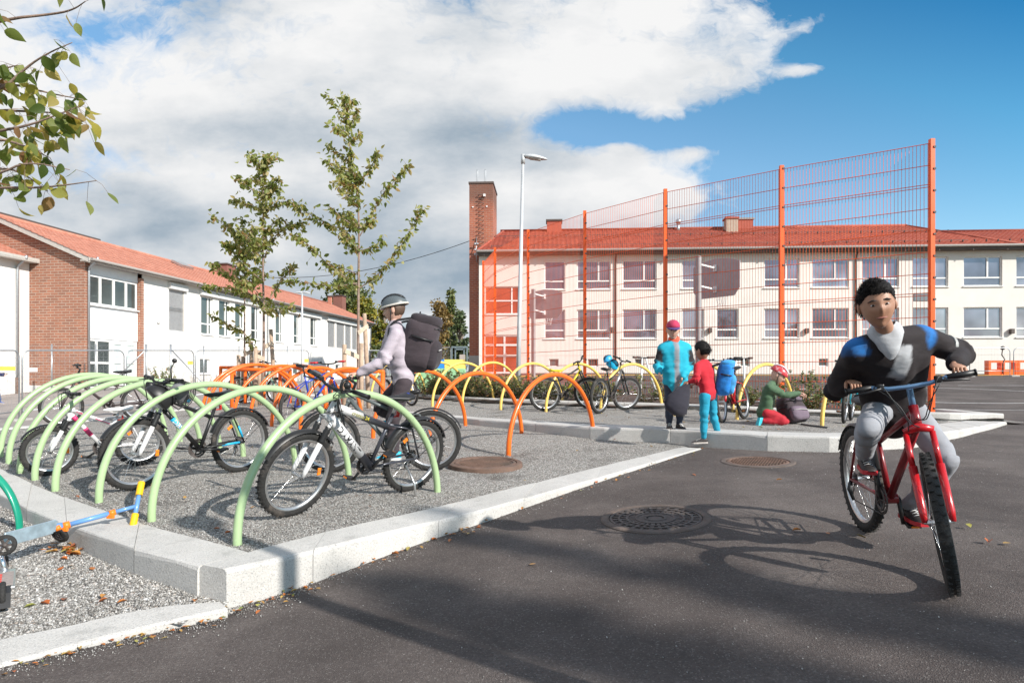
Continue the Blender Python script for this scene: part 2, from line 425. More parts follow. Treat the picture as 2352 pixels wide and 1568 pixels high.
# kerb between the lower and the upper bed, then along the road to the right end
def S_cup(x, y): return S_up(x, y)+0.012
KC_out = [hit(px, py, S_cup) for px, py in ((840,934),(952,950),(1102,963),(1240,972),(1372,981),(1547,986),(1763,998),(1929,1003),(2094,1000),(2210,986),(2313,968))]
KC_in = [hit(px, py, S_cup) for px, py in ((850,931),(958,946),(1106,958),(1244,966),(1376,974),(1549,979),(1763,990),(1915,994),(2060,985),(2160,972),(2270,958))]
# kerb of the planting strip (front bottom edge)
KD = [hit(px, py, S_up) for px, py in ((940,912),(1030,919),(1133,926),(1300,932),(1500,938),(1700,946),(1930,957),(2196,967),(2306,968))]
# left and back edge of the beds
KE = [hit(px, py, S_low) for px, py in ((-190,1004),(0,988),(110,978),(464,937),(664,910))]
FPOST = [((px-CX)/(HY-py)*4.5, F/(HY-py)*4.5) for px, py in ((2140,328),(1795,388),(1528,441),(1343,490),(1213,533),(1137,573),(1110,603))]

xy = lambda L: [(p.x, p.y) for p in L]
POLY_LOW = xy(KA_in[1:])+xy(KC_out[:6][::-1])+[(-3.5,16.5)]+xy(KE[::-1])+xy(KB_in[::-1])
POLY_UP = xy(KC_in)+[(9.0,11.6)]+xy(KD[::-1])+[(-3.6,17.0),(-4.2,16.2)]
KS_in = [hit(px, py, S_corner) for px, py in ((503,1384),(330,1400),(160,1440),(-30,1478),(-220,1520))]
KS_out = [hit(px, py, S_corner) for px, py in ((524,1401),(370,1435),(185,1482),(-30,1540),(-240,1600))]
POLY_COR = xy(KB_out)+[(-5.5,5.2),(-4.6,4.0)]+[((a.x*.55+b.x*.45),(a.y*.55+b.y*.45)) for a, b in list(zip(KS_in,KS_out))[::-1]]+[(-1.63,3.55)]
POLY_PLANT = xy(KD)+[(x+0.25, y+0.35) for x, y in FPOST]+[(-2.2,24)]

# --- asphalt: one sheet reaching the horizon, dropped under the beds
def ground_sheet():
    xs = np.concatenate([np.array([-900,-400,-160,-80,-50,-36]), np.arange(-30,-9,1.0), np.arange(-9,10.5,0.125), np.arange(11,33,1.0), np.array([38,55,90,170,400,900])])
    ys = np.concatenate([np.array([-60,-30,-15]), np.arange(-9,1.5,0.75), np.arange(1.5,15,0.125), np.arange(15,26,0.5), np.arange(26,72,2.0), np.array([80,100,140,220,400,800,1600])])
    X, Y = np.meshgrid(xs, ys); xf, yf = X.ravel(), Y.ravel()
    H = np.concatenate([base_arr(xf[i:i+4000], yf[i:i+4000]) for i in range(0, len(xf), 4000)])
    far = np.clip((yf-70)/60, 0, 1); H = H*(1-far)+0.0*far
    drop = in_poly(xf, yf, POLY_LOW) | in_poly(xf, yf, POLY_UP) | in_poly(xf, yf, POLY_COR) | in_poly(xf, yf, POLY_PLANT)
    H = np.where(drop, H-0.45, H)+E
    H = H+0.004*np.sin(xf*2.1+yf*1.3)*np.sin(xf*0.9-yf*1.7)*((yf < 16) & (np.abs(xf) < 12))
    nx, ny = len(xs), len(ys)
    me = bpy.data.meshes.new('asphalt_ground')
    idx = np.arange(nx*ny).reshape(ny, nx)
    q = np.stack([idx[:-1,:-1], idx[:-1,1:], idx[1:,1:], idx[1:,:-1]], -1).reshape(-1,4)
    me.vertices.add(nx*ny); me.vertices.foreach_set('co', np.stack([xf,yf,H], -1).ravel())
    me.loops.add(q.size); me.loops.foreach_set('vertex_index', q.ravel())
    me.polygons.add(len(q)); me.polygons.foreach_set('loop_start', np.arange(0,q.size,4)); me.polygons.foreach_set('loop_total', np.full(len(q),4))
    me.polygons.foreach_set('use_smooth', np.ones(len(q), bool)); me.update(calc_edges=True); me.validate()
    me.materials.append(M_ASPH)
    o = bpy.data.objects.new('asphalt_ground', me); COL.objects.link(o); tag(o, kind='structure')
ground_sheet()
def bed(name, poly, S, mat, step, dz=0.0, amp=0.006):
    xs = [p[0] for p in poly]; ys = [p[1] for p in poly]
    gx = np.arange(min(xs)-step, max(xs)+step, step); gy = np.arange(min(ys)-step, max(ys)+step, step)
    X, Y = np.meshgrid(gx, gy); ins = in_poly(X, Y, poly)
    use = np.zeros_like(ins)
    for dx in (-1,0,1):
        for dy in (-1,0,1): use |= np.roll(np.roll(ins, dx, 0), dy, 1)
    mb = MB(); ids = {}
    for j in range(X.shape[0]):
        for i in range(X.shape[1]):
            if use[j,i]:
                x, y = X[j,i], Y[j,i]; ids[(j,i)] = len(mb.v)
                mb.v.append((x, y, E+S(x,y)+dz+amp*noise.noise(V(x*3,y*3,0))+amp*1.5*noise.noise(V(x*0.9,y*0.9,5))-(0 if ins[j,i] else 0.0)))
    for j in range(X.shape[0]-1):
        for i in range(X.shape[1]-1):
            k = [(j,i),(j,i+1),(j+1,i+1),(j+1,i)]
            if all(c in ids for c in k) and any(ins[c] for c in k):
                mb.f.append(tuple(ids[c] for c in k)); mb.sm.append(True); mb.mi.append(0)
    o = mb.build(name, mat); tag(o, kind='structure'); return o
bed('gravel_bed', POLY_LOW, S_low, M_GRAV, 0.16)
bed('gravel_bed_upper', POLY_UP, S_up, M_GRAV, 0.2)
bed('gravel_corner', POLY_COR, S_corner, M_GRAV2, 0.12)
bed('planting_bed', POLY_PLANT, lambda x, y: max(S_up(x,y)+0.05, S_base(x,y)+0.04), M_SOIL, 0.25, amp=0.03)

def kerb(name, inner, outer, top, depth=0.5, stone=1.05, bev=0.025, first=0.0):
    """granite stones between two lines; top(x,y) gives the height of the top"""
    n = len(inner); cum = [0]
    for a, b in zip(outer[:-1], outer[1:]): cum.append(cum[-1]+(b-a).length)
    def P(L, s):
        s = min(max(s, 0), cum[-1])
        for i in range(n-1):
            if s <= cum[i+1] or i == n-2: return L[i].lerp(L[i+1], (s-cum[i])/max(1e-6, cum[i+1]-cum[i]))
    mb = MB(); s = 0.0; k = 0; ln = first or stone
    while s < cum[-1]-0.02:
        e = min(cum[-1], s+ln*(1+0.25*random.uniform(-1,1))) if k else min(cum[-1], s+ln)
        if cum[-1]-e < 0.35: e = cum[-1]
        jt = random.uniform(-0.004,0.004); rings = []
        N = max(2, int((e-s)/0.2))
        for q in range(N+1):
            u = s+0.002+(e-s-0.004)*q/N
            a, b = P(inner, u), P(outer, u); d = (b-a); d.z = 0; d.normalize()
            za, zb = E+top(a.x,a.y)+jt, E+top(b.x,b.y)+jt
            bb = bev*(1+0.7*noise.noise(V(u*9,k*7.7,0))+.4*noise.noise(V(u*2.3,k*3.1,4)))
            sh = 0.003 if q in (0, N) else 0.0
            rings.append([V(a.x,a.y,za-depth), V(a.x,a.y,za-bb-sh), V(*(a.xy+d.xy*bb),za-sh), V(*(b.xy-d.xy*bb),zb-sh), V(*(b.xy-d.xy*bb*0.3),zb-bb*0.3-sh), V(b.x,b.y,zb-bb-sh), V(*(b.xy+d.xy*0.004),zb-depth)])
        vs = [p for r in rings for p in r]; m = 7
        fs = [(i*m+j, (i+1)*m+j, (i+1)*m+j+1, i*m+j+1) for i in range(N) for j in range(m-1)]
        fs += [tuple(range(m)), tuple(N*m+j for j in reversed(range(m)))]
        mb.add(vs, fs); s = e; k += 1; ln = stone
    o = mb.build(name, M_GRAN, fix=True); tag(o, kind='structure'); return o
topA = lambda x, y: S_low(x,y)+0.012
kerb('kerb', KA_in, KA_out, topA, stone=1.15, first=0.5)
kerb('kerb', smooth_line(KB_in,1), smooth_line(KB_out,1), lambda x, y: S_low(x,y)+0.008, stone=0.95, first=0.62)
kerb('kerb', KC_in, KC_out, lambda x, y: S_cup(x,y)-0.0, stone=1.25)
KDb = [V(p.x+0.02, p.y+0.24, p.z) for p in KD]
kerb('kerb', KDb, KD, lambda x, y: S_up(x,y)+0.10+0.05*sstep(5,8.8,x), stone=1.0)
ke = KE+[V(-4.6,16.9,0)]
kerb('kerb', ke, [V(p.x-0.22, p.y+0.06, p.z) for p in ke], lambda x, y: S_low(x,y)+0.02, stone=1.2)
# end stone of the planting strip
p = KD[-1]; kerb('kerb', [V(p.x-0.34,p.y+0.3,0), V(p.x-0.3,p.y+1.7,0)], [V(p.x+0.02,p.y+0.02,0), V(p.x+0.1,p.y+1.75,0)], lambda x, y: -0.69, stone=1.8)
# flush kerb strip at the near left
kerb('kerb', KS_in, KS_out, lambda x, y: S_corner(x,y)+0.012, stone=1.0, bev=0.015)
# older, paler paving left of the beds
M_PATH = simple('old_paving', (0.31,0.27,0.25,1), 0.9, 0, 0.16, 1.2, 0.3, 80)
POLY_PATH = [(p.x-0.2,p.y+0.05) for p in ke]+[(-3.0,18.5),(-4.0,24),(-6.0,40),(-13.5,69),(-17.0,69),(-21.4,31.4),(-27,31),(-31,26),(-20,16),(-11,9),(-9,8.2)]
bed('path', POLY_PATH, S_base, M_PATH, 0.4, 0.006, 0.0)
# court markings
def stripe(name, pts, w, mat, dz=0.008):
    mb = MB(); pts = resample(pts, 0.5); vs = []
    for i, p in enumerate(pts):
        t = pts[min(i+1,len(pts)-1)]-pts[max(i-1,0)]; nrm = V(-t.y, t.x, 0).normalized()
        for sgn in (-1,1):
            q = p+nrm*sgn*w/2; vs.append(V(q.x,q.y,E+S_base(q.x,q.y)+dz))
    mb.add(vs, [(2*i,2*i+1,2*i+3,2*i+2) for i in range(len(pts)-1)])
    o = mb.build(name, mat); tag(o, kind='structure')
M_LINE = simple('line_white', (0.72,0.71,0.69,1), 0.8, 0, 0.2, 8); M_LINEY = simple('line_yellow', (0.70,0.42,0.10,1), 0.8, 0, 0.15, 4)
cc = hit(2130, 905, S_base)
stripe('court_marking', [V(cc.x+3.9*math.cos(a), cc.y+3.4*math.sin(a), 0) for a in np.linspace(0, 2*PI, 40)], 0.09, M_LINE)
stripe('court_marking', [hit(2200,885,S_base), hit(2700,885,S_base)], 0.09, M_LINE)
stripe('court_marking', [hit(2190,941,S_base), hit(2600,944,S_base)], 0.05, M_LINE)
stripe('court_marking', [V(-1,36.5,0), V(14,35.6,0), V(32,34.6,0)], 1.2, M_LINEY, 0.012)
stripe('court_marking', [V(1.0,24.0,0), V(6,23.5,0), V(6.4,23.5,0)], 0.08, M_LINE)
stripe('court_marking', [V(0.6,27.0,0), V(6,26.6,0), V(6.5,26.6,0)], 0.08, M_LINE)

# --- loose stones, fallen leaves
M_STONE = island_mat('loose_stones', [(0,(0.13,0.122,0.115,1)),(0.35,(0.25,0.24,0.225,1)),(0.7,(0.36,0.35,0.33,1)),(0.92,(0.48,0.46,0.44,1)),(1.0,(0.62,0.60,0.57,1))])
def scatter_stones(name, pts, r0, r1):
    n = len(pts); P = np.array(pts)
    octv = np.array([(1,0,0),(-1,0,0),(0,1,0),(0,-1,0),(0,0,1),(0,0,-1)], float)
    octf = np.array([(0,2,4),(2,1,4),(1,3,4),(3,0,4),(2,0,5),(1,2,5),(3,1,5),(0,3,5)])
    r = RNG.uniform(r0, r1, (n,1,1)); j = RNG.uniform(0.65,1.3,(n,6,1)); sq = RNG.uniform(0.55,1.0,(n,1,3))
    a = RNG.uniform(0,2*PI,n); c, s = np.cos(a)[:,None], np.sin(a)[:,None]
    v = octv[None]*j*r*sq; x = v[...,0]*c-v[...,1]*s; y = v[...,0]*s+v[...,1]*c+v[...,2]*0.3; v = np.stack([x,y,v[...,2]], -1)+P[:,None,:]
    f = (octf[None]+np.arange(n)[:,None,None]*6).reshape(-1,3)
    me = bpy.data.meshes.new(name); me.vertices.add(n*6); me.vertices.foreach_set('co', v.ravel())
    me.loops.add(f.size); me.loops.foreach_set('vertex_index', f.ravel())
    me.polygons.add(len(f)); me.polygons.foreach_set('loop_start', np.arange(0,f.size,3)); me.polygons.foreach_set('loop_total', np.full(len(f),3))
    me.update(calc_edges=True); me.materials.append(M_STONE)
    o = bpy.data.objects.new(name, me); COL.objects.link(o); return o
def sample_in(poly, S, n, ymax=99, dz=0.0, wx=None):
    xs = [p[0] for p in poly]; ys = [p[1] for p in poly]; out = []
    X = RNG.uniform(min(xs), max(xs), n*6+80); Y = min(ys)+(min(max(ys),ymax)-min(ys))*RNG.uniform(0,1,n*6+80)**1.5
    ins = in_poly(X, Y, poly)
    for x, y in zip(X[ins][:n], Y[ins][:n]): out.append((x, y, E+S(x,y)+dz))
    return out
o = scatter_stones('gravel_stones', sample_in(POLY_COR, S_corner, 15000, 5.5, 0.004), 0.006, 0.012); tag(o, 'loose light stones covering the small corner bed', 'gravel', kind='stuff')
o = scatter_stones('gravel_stones', sample_in(POLY_LOW, S_low, 26000, 9.5, 0.003), 0.004, 0.0085); tag(o, 'loose grey stones covering the lower bike parking bed', 'gravel', kind='stuff')
edge = []
for a, b in zip(KA_out[:-1], KA_out[1:]):
    for _ in range(230):
        p = a.lerp(b, random.random()); q = p+V(0.707,-0.707,0)*abs(random.gauss(0,0.09)); edge.append((q.x,q.y,E+S_base(q.x,q.y)+0.003))
for a, b in zip(KS_out[:-1], KS_out[1:]):
    for _ in range(230):
        p = a.lerp(b, random.random()); q = p+V(0.35,-0.93,0)*abs(random.gauss(0.02,0.07)); edge.append((q.x,q.y,E+S_base(q.x,q.y)+0.004))
for a, b in zip(KC_out[5:-1], KC_out[6:]):
    for _ in range(150):
        p = a.lerp(b, random.random()); q = p+V(0.3,-0.95,0)*abs(random.gauss(0.02,0.1)); edge.append((q.x,q.y,E+S_base(q.x,q.y)+0.004))
for _ in range(2600):
    x = random.uniform(-1.5,6.5); y = random.uniform(1.9,9); edge.append((x,y,E+S_base(x,y)+0.001))
o = scatter_stones('grit', edge, 0.0022, 0.0055); tag(o, 'loose grit along the kerb foot and on the asphalt', 'grit', kind='stuff')
M_LITTER = leaf_mat('fallen_leaf', [(0,(0.50,0.12,0.03,1)),(0.3,(0.55,0.22,0.05,1)),(0.55,(0.50,0.34,0.10,1)),(0.75,(0.30,0.10,0.05,1)),(0.9,(0.42,0.40,0.10,1)),(1,(0.2,0.25,0.06,1))], 0.15)
def leaf_quad(mb, p, d, up, L, W, fold=0.25, droop=0.0):
    """one leaf: six-point outline folded along the midrib"""
    d = d.normalized(); s = d.cross(up)
    s = s.normalized() if s.length > 1e-4 else d.orthogonal().normalized()
    n = s.cross(d)
    m0, m1, m2 = p, p+d*L*0.5-n*droop*L*0.15, p+d*L-n*droop*L*0.5
    l1, l2 = p+d*L*0.28+s*W*0.5+n*fold*W, p+d*L*0.66+s*W*0.42+n*fold*W-n*droop*L*0.2
    r1, r2 = p+d*L*0.28-s*W*0.5+n*fold*W, p+d*L*0.66-s*W*0.42+n*fold*W-n*droop*L*0.2
    mb.add([m0,m1,m2,l1,l2,r1,r2], [(0,1,4,3),(1,2,4),(0,5,6,1),(1,6,2)], True)
def leaf_fine(mb, p, d, up, L, W, fold=0.2, droop=0.5):
    """a leaf with a rounded, pointed outline, midrib fold and a curl"""
    d = d.normalized(); s = d.cross(up); s = s.normalized() if s.length > 1e-4 else d.orthogonal().normalized(); n = s.cross(d)
    st = [(0,0.0),(.08,.22),(.22,.41),(.40,.50),(.58,.45),(.75,.30),(.89,.12),(1,0)]; vs = []
    for t, w in st:
        m = p+d*(L*t)-n*(droop*L*.45*t*t); e = n*(fold*w*W)
        vs += [m+s*(w*W)+e, m, m-s*(w*W)+e]
    mb.add(vs,[(3*i+j,3*i+j+1,3*i+j+4,3*i+j+3) for i in range(len(st)-1) for j in (0,1)],True)
mb = MB()
def drop_leaf(x, y, S, k=1.0):
    a = random.uniform(0,2*PI); leaf_quad(mb, V(x,y,E+S(x,y)+0.012), V(math.cos(a),math.sin(a),random.uniform(-.05,.25)), V(0,0,1), random.uniform(.04,.075)*k, random.uniform(.02,.04)*k, random.uniform(0,.5), random.uniform(-.4,.4))
for _ in range(46):
    p = hit(155+random.gauss(0,22), 1264+random.gauss(0,7), S_corner); drop_leaf(p.x, p.y, S_corner)
for _ in range(20):
    p = hit(random.uniform(0,460), random.uniform(1240,1400), S_corner); drop_leaf(p.x, p.y, S_corner)
for px, py in ((315,1290),(350,1320),(203,1206),(1370,1112),(1420,1105),(1782,1105),(1720,1000),(915,1263),(1060,1222),(900,1275),(855,1262),(935,1268),(1215,1300),(1840,1220),(1905,1230),(1990,1240),(420,1425),(170,1490),(2320,1250),(2270,1250),(2230,1215),(1480,1070),(1590,1090)):
    p = hit(px, py, S_base); drop_leaf(p.x, p.y, S_base)
for _ in range(85):
    a = random.random(); i = random.randrange(len(KA_out)-1); p = KA_out[i].lerp(KA_out[i+1], a)+V(0.7,-0.7,0)*abs(random.gauss(0.03,0.08)); drop_leaf(p.x, p.y, S_base, 0.62)
for _ in range(70):
    i = random.randrange(len(KS_out)-1); p = KS_out[i].lerp(KS_out[i+1], random.random())+V(0.35,-0.93,0)*abs(random.gauss(0.03,0.06)); drop_leaf(p.x, p.y, S_base, 0.5)
for _ in range(60):
    x, y, z = sample_in(POLY_LOW, S_low, 1)[0]; drop_leaf(x, y, S_low, 0.7)
for _ in range(45):
    x, y, z = sample_in(POLY_UP, S_up, 1)[0]; drop_leaf(x, y, S_up, 0.9)
o = mb.build('fallen_leaves', M_LITTER); tag(o, 'orange and brown fallen leaves scattered over gravel and asphalt', 'leaves', kind='stuff')
# ------------------------------------------------------------------ buildings (local x along the front, y inward, z up; z measured from the eye height plane + E)
def frame_mat(origin, ang): return Matrix.Translation(V(origin[0], origin[1], E)) @ Matrix.Rotation(ang, 4, 'Z')
def wall_sheet(mb, x0, x1, z0, z1, holes, y=0.0, depth=0.16, fn=None):
    """front wall in the plane y with real openings and reveals; holes = (x0,x1,z0,z1)"""
    fn = fn or (lambda x, yy, z: V(x, yy, z))
    hs = [h for h in holes if h[1] > x0 and h[0] < x1]
    xs = sorted(set([x0, x1]+[c for h in hs for c in h[:2] if x0 < c < x1])); zs = sorted(set([z0, z1]+[c for h in hs for c in h[2:] if z0 < c < z1]))
    for i in range(len(xs)-1):
        for j in range(len(zs)-1):
            cx, cz = (xs[i]+xs[i+1])/2, (zs[j]+zs[j+1])/2
            if any(h[0] < cx < h[1] and h[2] < cz < h[3] for h in hs): continue
            mb.poly([fn(xs[i],y,zs[j]), fn(xs[i+1],y,zs[j]), fn(xs[i+1],y,zs[j+1]), fn(xs[i],y,zs[j+1])])
    for (a,b,c,d) in hs:
        for p, q in (((a,c),(a,d)), ((a,d),(b,d)), ((b,d),(b,c)), ((b,c),(a,c))):
            mb.poly([fn(p[0],y,p[1]), fn(q[0],y,q[1]), fn(q[0],y+depth,q[1]), fn(p[0],y+depth,p[1])])
def window(parent, x0, x1, z0, z1, vbars=(), hbars=(), hv=None, y=0.0, rec=0.10, fw=0.075, glass=None, sill=True, fmat=None, name='window', label=None):
    """vbars/hbars as fractions; hv limits the vertical bars to the part above that fraction"""
    fmat = fmat or M_WHITE; mb = MB(); w, h = x1-x0, z1-z0; yc = y+rec+0.03
    mb.box((x0+fw/2,yc,(z0+z1)/2), (fw,0.07,h)); mb.box((x1-fw/2,yc,(z0+z1)/2), (fw,0.07,h))
    mb.box(((x0+x1)/2,yc,z0+fw/2), (w-2*fw,0.07,fw)); mb.box(((x0+x1)/2,yc,z1-fw/2), (w-2*fw,0.07,fw))
    for f in hbars: mb.box(((x0+x1)/2,yc-0.004,z0+h*f), (w-2*fw,0.07,fw*1.1))
    for f in vbars:
        zb = z0+h*hv if hv else z0
        mb.box((x0+w*f,yc-0.008,(zb+z1)/2), (fw*1.3,0.07,z1-zb-fw))
    o = mb.build(name, fmat, parent)
    if label: o['label'] = label
    pm = MB().box(((x0+x1)/2,yc+0.012,(z0+z1)/2), (w-fw,0.012,h-fw)); pm.build('pane', glass or M_GLASSB, o)
    if sill: MB().box(((x0+x1)/2,y-0.025,z0-0.03), (w+0.12,0.11,0.05)).build('sill', fmat, o)
    return o
def tiled_slope(mb, x0f, x1f, y0, z0, y1, z1, rows, pitch=0.3, amp=0.028, lip=0.03, seg=5):
    """pantile slope; x0f/x1f give the ends as functions of the fraction up the slope"""
    sl = V(0, y1-y0, z1-z0); L = sl.length; nrm = V(0, -(z1-z0), (y1-y0))/L
    if nrm.z < 0: nrm = -nrm
    for k in range(rows):
        ring = []
        for e, off in ((k/rows, lip), ((k+1)/rows+0.004, 0.0)):
            xa, xb = x0f(e), x1f(e); n = max(2, int((xb-xa)/pitch*seg)); row = []
            for i in range(n+1):
                x = xa+(xb-xa)*i/n; wv = math.cos(2*PI*x/pitch)
                wv = wv if wv > 0 else wv*0.55
                row.append(V(x, y0, z0)+sl*e+nrm*(off+amp*wv))
            ring.append(row)
        n = min(len(ring[0]), len(ring[1]))-1
        lo = [ring[0][int(round(i*(len(ring[0])-1)/n))] for i in range(n+1)]; hi = [ring[1][int(round(i*(len(ring[1])-1)/n))] for i in range(n+1)]
        und = [p-nrm*(lip+0.012) for p in lo]
        vs = lo+hi+und; m = n+1
        mb.add(vs, [(i,i+1,m+i+1,m+i) for i in range(n)], True)
        mb.add(und+lo, [(i,i+1,m+i+1,m+i) for i in range(n)], False)
def gutter_pipe(parent, x, y, z0, z1, r=0.05, mat=None, off=0.35):
    MB().tube([V(x,y-off,z1+0.25),V(x,y-off,z1+0.12),V(x,y-0.1,z1-0.25),V(x,y-0.07,z1-0.45),V(x,y-0.07,z0)], r, 8).build('downpipe', mat or M_ZINC, parent)

# ---------- right: long two-storey school block
AR = -math.atan2(0.061, 0.998)
RB = empty('school_building', mat=frame_mat((-2.14, 41.97), AR))
tag(RB, 'long cream two-storey school with red tiled roof behind the tall orange mesh fence', 'building')
def ur(px): r = (px-CX)/F; return (r*41.97+2.14)/(0.998+0.061*r)
def zr(py, u): return (HY-py)/F*(41.97-0.061*u)
BASE, EAVE, LEN = -0.05, 7.72, 47.0
wide = [(1325,1403),(1430,1508),(1755,1836),(1865,1950),(1980,2065),(2096,2178),(2213,2302),(2334,2424),(2452,2545)]
narrow = [(1250,1298),(1566,1617),(1646,1696)]
holes = []; wins = []
for a, b in wide+narrow:
    u0, u1 = ur(a), ur(b)
    for z0, z1 in ((5.52,7.36),(2.36,4.22)): holes.append((u0,u1,z0,z1)); wins.append((u0,u1,z0,z1,(a,b) in narrow))
M_REDG = glass_mat('glass_red', (0.42,0.075,0.045,1), 0.1)
ent_w = (ur(1113), ur(1193), 3.95, 5.75); ent_d = (ur(1111), ur(1193), 0.12, 2.62)
base_w = [(ur(a), ur(b), 0.58, 1.06) for a, b in ((1261,1283),(1350,1374),(1458,1479),(1700,1722),(1880,1902))]
mb = MB(); wall_sheet(mb, 0, LEN, BASE-0.5, EAVE, holes+[ent_w, ent_d]+base_w)
mb.poly([V(0,0,BASE-0.5),V(0,0,EAVE),V(0,10,EAVE),V(0,10,BASE-0.5)]); mb.poly([V(LEN,0,BASE-0.5),V(LEN,10,BASE-0.5),V(LEN,10,EAVE),V(LEN,0,EAVE)]); mb.poly([V(0,10,BASE-0.5),V(0,10,EAVE),V(LEN,10,EAVE),V(LEN,10,BASE-0.5)])
mb.build('wall', M_WALLC, RB)
mb = MB()
for (a,b,c,d) in [ent_w, ent_d]+base_w: pass
GLS = [M_GLASSB, glass_mat('glass_dusk', (0.27,0.25,0.30,1), 0.55), glass_mat('glass_pale', (0.40,0.37,0.41,1), 0.6, 0.05), M_GLASSB, glass_mat('glass_deep', (0.22,0.21,0.25,1), 0.5)]
for u0, u1, z0, z1, nar in wins:
    window(RB, u0, u1, z0, z1, () if nar else (0.64,), (0.29,), 0.29, glass=GLS[(len(RB.children)*7+3) % 5])
window(RB, *ent_w, vbars=(0.0,0.78), hbars=(0.49,), glass=M_REDG, label='wide stair window with one mullion above the entrance')
for bw in base_w: window(RB, *bw, glass=M_GLASSD, sill=False, fw=0.05, name='basement_window')
# entrance doors
u0,u1,z0,z1 = ent_d; mb = MB(); yc = 0.12
for f in (0.02,0.30,0.58,0.98): mb.box((lerp(u0,u1,f),yc,(z0+z1)/2), (0.12,0.07,z1-z0))
for f in (0.02,0.46,0.74,0.985): mb.box(((u0+u1)/2,yc-0.004,lerp(z0,z1,f)), (u1-u0,0.07,0.13))
dr = mb.build('entrance_door', M_WHITE, RB); MB().box(((u0+u1)/2,yc+0.03,(z0+z1)/2), (u1-u0,0.02,z1-z0)).build('pane', M_REDG, dr)
MB().tube([V(lerp(u0,u1,.62),yc-0.09,z0+0.85),V(lerp(u0,u1,.62),yc-0.09,z0+1.35)],0.02).build('handle', M_ALU, dr)
# plinth line, eaves, gutter
MB().box((LEN/2,0.0,1.32), (LEN-0.1,0.03,0.05)).build('plinth_band', M_WALLC, RB)
mb = MB(); mb.box((LEN/2+.25,-0.26,EAVE+0.02), (LEN+0.6,0.55,0.06)); mb.box((LEN/2+.25,-0.55,EAVE+0.12), (LEN+0.6,0.04,0.24))
for i in range(24): mb.box((i*2.0+0.4,-0.56,EAVE-0.02),(0.04,0.06,0.14))
mb.build('eaves', M_DKTRIM, RB)
mb = MB(); mb.lathe([(0.085,-0.0),(0.085,LEN+0.6)], 8, Matrix.Translation((-0.08,-0.66,EAVE+0.2)) @ Matrix.Rotation(PI/2,4,'Y'), a0=0, a1=2*PI); mb.build('gutter', M_ZINC, RB)
for px in (1414,1965,2480): gutter_pipe(RB, ur(px), 0, 0.3, EAVE, 0.055, M_DKTRIM, 0.55)
# roof
y0, z0, y1, z1 = -0.62, EAVE+0.2, 5.0, 10.42
mb = MB(); UH = 29.3
tiled_slope(mb, lambda e: -0.06+1.3*e, lambda e: lerp(33.2,UH,e), y0, z0, y1, z1, 17)
tiled_slope(mb, lambda e: -0.06+1.3*e, lambda e: lerp(33.2,UH,e), 10.6, z0, y1, z1, 10, 0.6)
mb.poly([V(-0.06,y0,z0),V(1.24,y1,z1),V(-0.06,10.6,z0)]); mb.poly([V(33.2,y0,z0),V(33.2,10.6,z0),V(UH,y1,z1)])
mb.tube([V(1.0,y1,z1+0.02),V(UH+0.1,y1,z1+0.02)],0.11,8); mb.tube([V(-0.06,y0,z0+.03),V(1.24,y1,z1+.02)],0.09,8); mb.tube([V(UH,y1,z1),V(33.2,y0,z0+.03)],0.1,8)
tiled_slope(mb, lambda e: 31.6, lambda e: LEN+0.6, y0, z0+0.012, 4.5, 9.86, 15)
tiled_slope(mb, lambda e: 31.6, lambda e: LEN+0.6, 10.6, z0, 4.5, 9.86, 8, 0.6)
mb.tube([V(31.0,4.5,9.88),V(LEN+0.6,4.5,9.88)],0.11,8)
mb.cm = 1
for f in (0.14,0.62):
    for i in range(66):
        x = 0.8+i*0.7
        if x < 31 or f < 0.5: p = V(x,lerp(y0,y1,f),lerp(z0,z1,f)); mb.box(p+V(0,-0.05,0.1),(0.03,0.12,0.14)); 
    mb.bar(V(0.8,lerp(y0,y1,f)-0.08,lerp(z0,z1,f)+0.13), V(30.5,lerp(y0,y1,f)-0.08,lerp(z0,z1,f)+0.13),0.025,0.025)
RF = mb.build('roof', [M_TILE2, M_DKTRIM], RB)
def roof_stack(px0, px1, pytop, mat, capmat, Y=5.0, d=1.0):
    a, b = ur(px0)*1.115, ur(px1)*1.115
    cx, w = (a+b)/2-0.05*0, (b-a)*1.0; zt = (HY-pytop)/F*(46.5-0.06*cx)
    m = MB(); m.box((cx,Y,(zt+9.2)/2),(w,d,zt-9.2-0.12)); o = m.build('roof_chimney', mat, RF)
    m = MB(); m.box((cx,Y,zt-0.06),(w+0.14,d+0.14,0.12)); m.box((cx,Y,zt+0.02),(w*0.6,d*0.6,0.06)); m.build('cap', capmat, o)
roof_stack(1239,1272,504,simple('stack_red',(0.40,0.09,0.055,1),0.7),M_DKTRIM)
roof_stack(1642,1668,504,simple('stack_tan',(0.45,0.36,0.28,1),0.8),simple('stack_red',(0.4,0.09,0.055,1)),4.2,0.8)
roof_stack(1674,1711,499,simple('stack_red',(0.4,0.09,0.055,1)),M_ZINC,5.2)
m = MB(); ux = ur(1541)*1.11; m.tube([V(ux,4.6,10.0),V(ux,4.6,10.75)],0.12,10); m.ball((ux,4.6,10.85),0.2); m.build('roof_vent', M_ALU, RF)
# wall lamps and a vent
for px, z in ((1405,2.93),(1630,2.86),(1852,2.80),(2321,2.72)):
    u = ur(px); m = MB(); m.box((u,-0.12,z),(0.22,0.22,0.3),bev=0.02); m.box((u+0.0,-0.03,z),(0.1,0.06,0.16)); m.build('wall_lamp', M_DKTRIM, RB)
u = ur(2118); m = MB(); m.box((u,-0.02,4.88),(0.98,0.05,0.48)); m.build('wall_vent', simple('vent_grey',(0.16,0.19,0.21,1),0.5), RB)
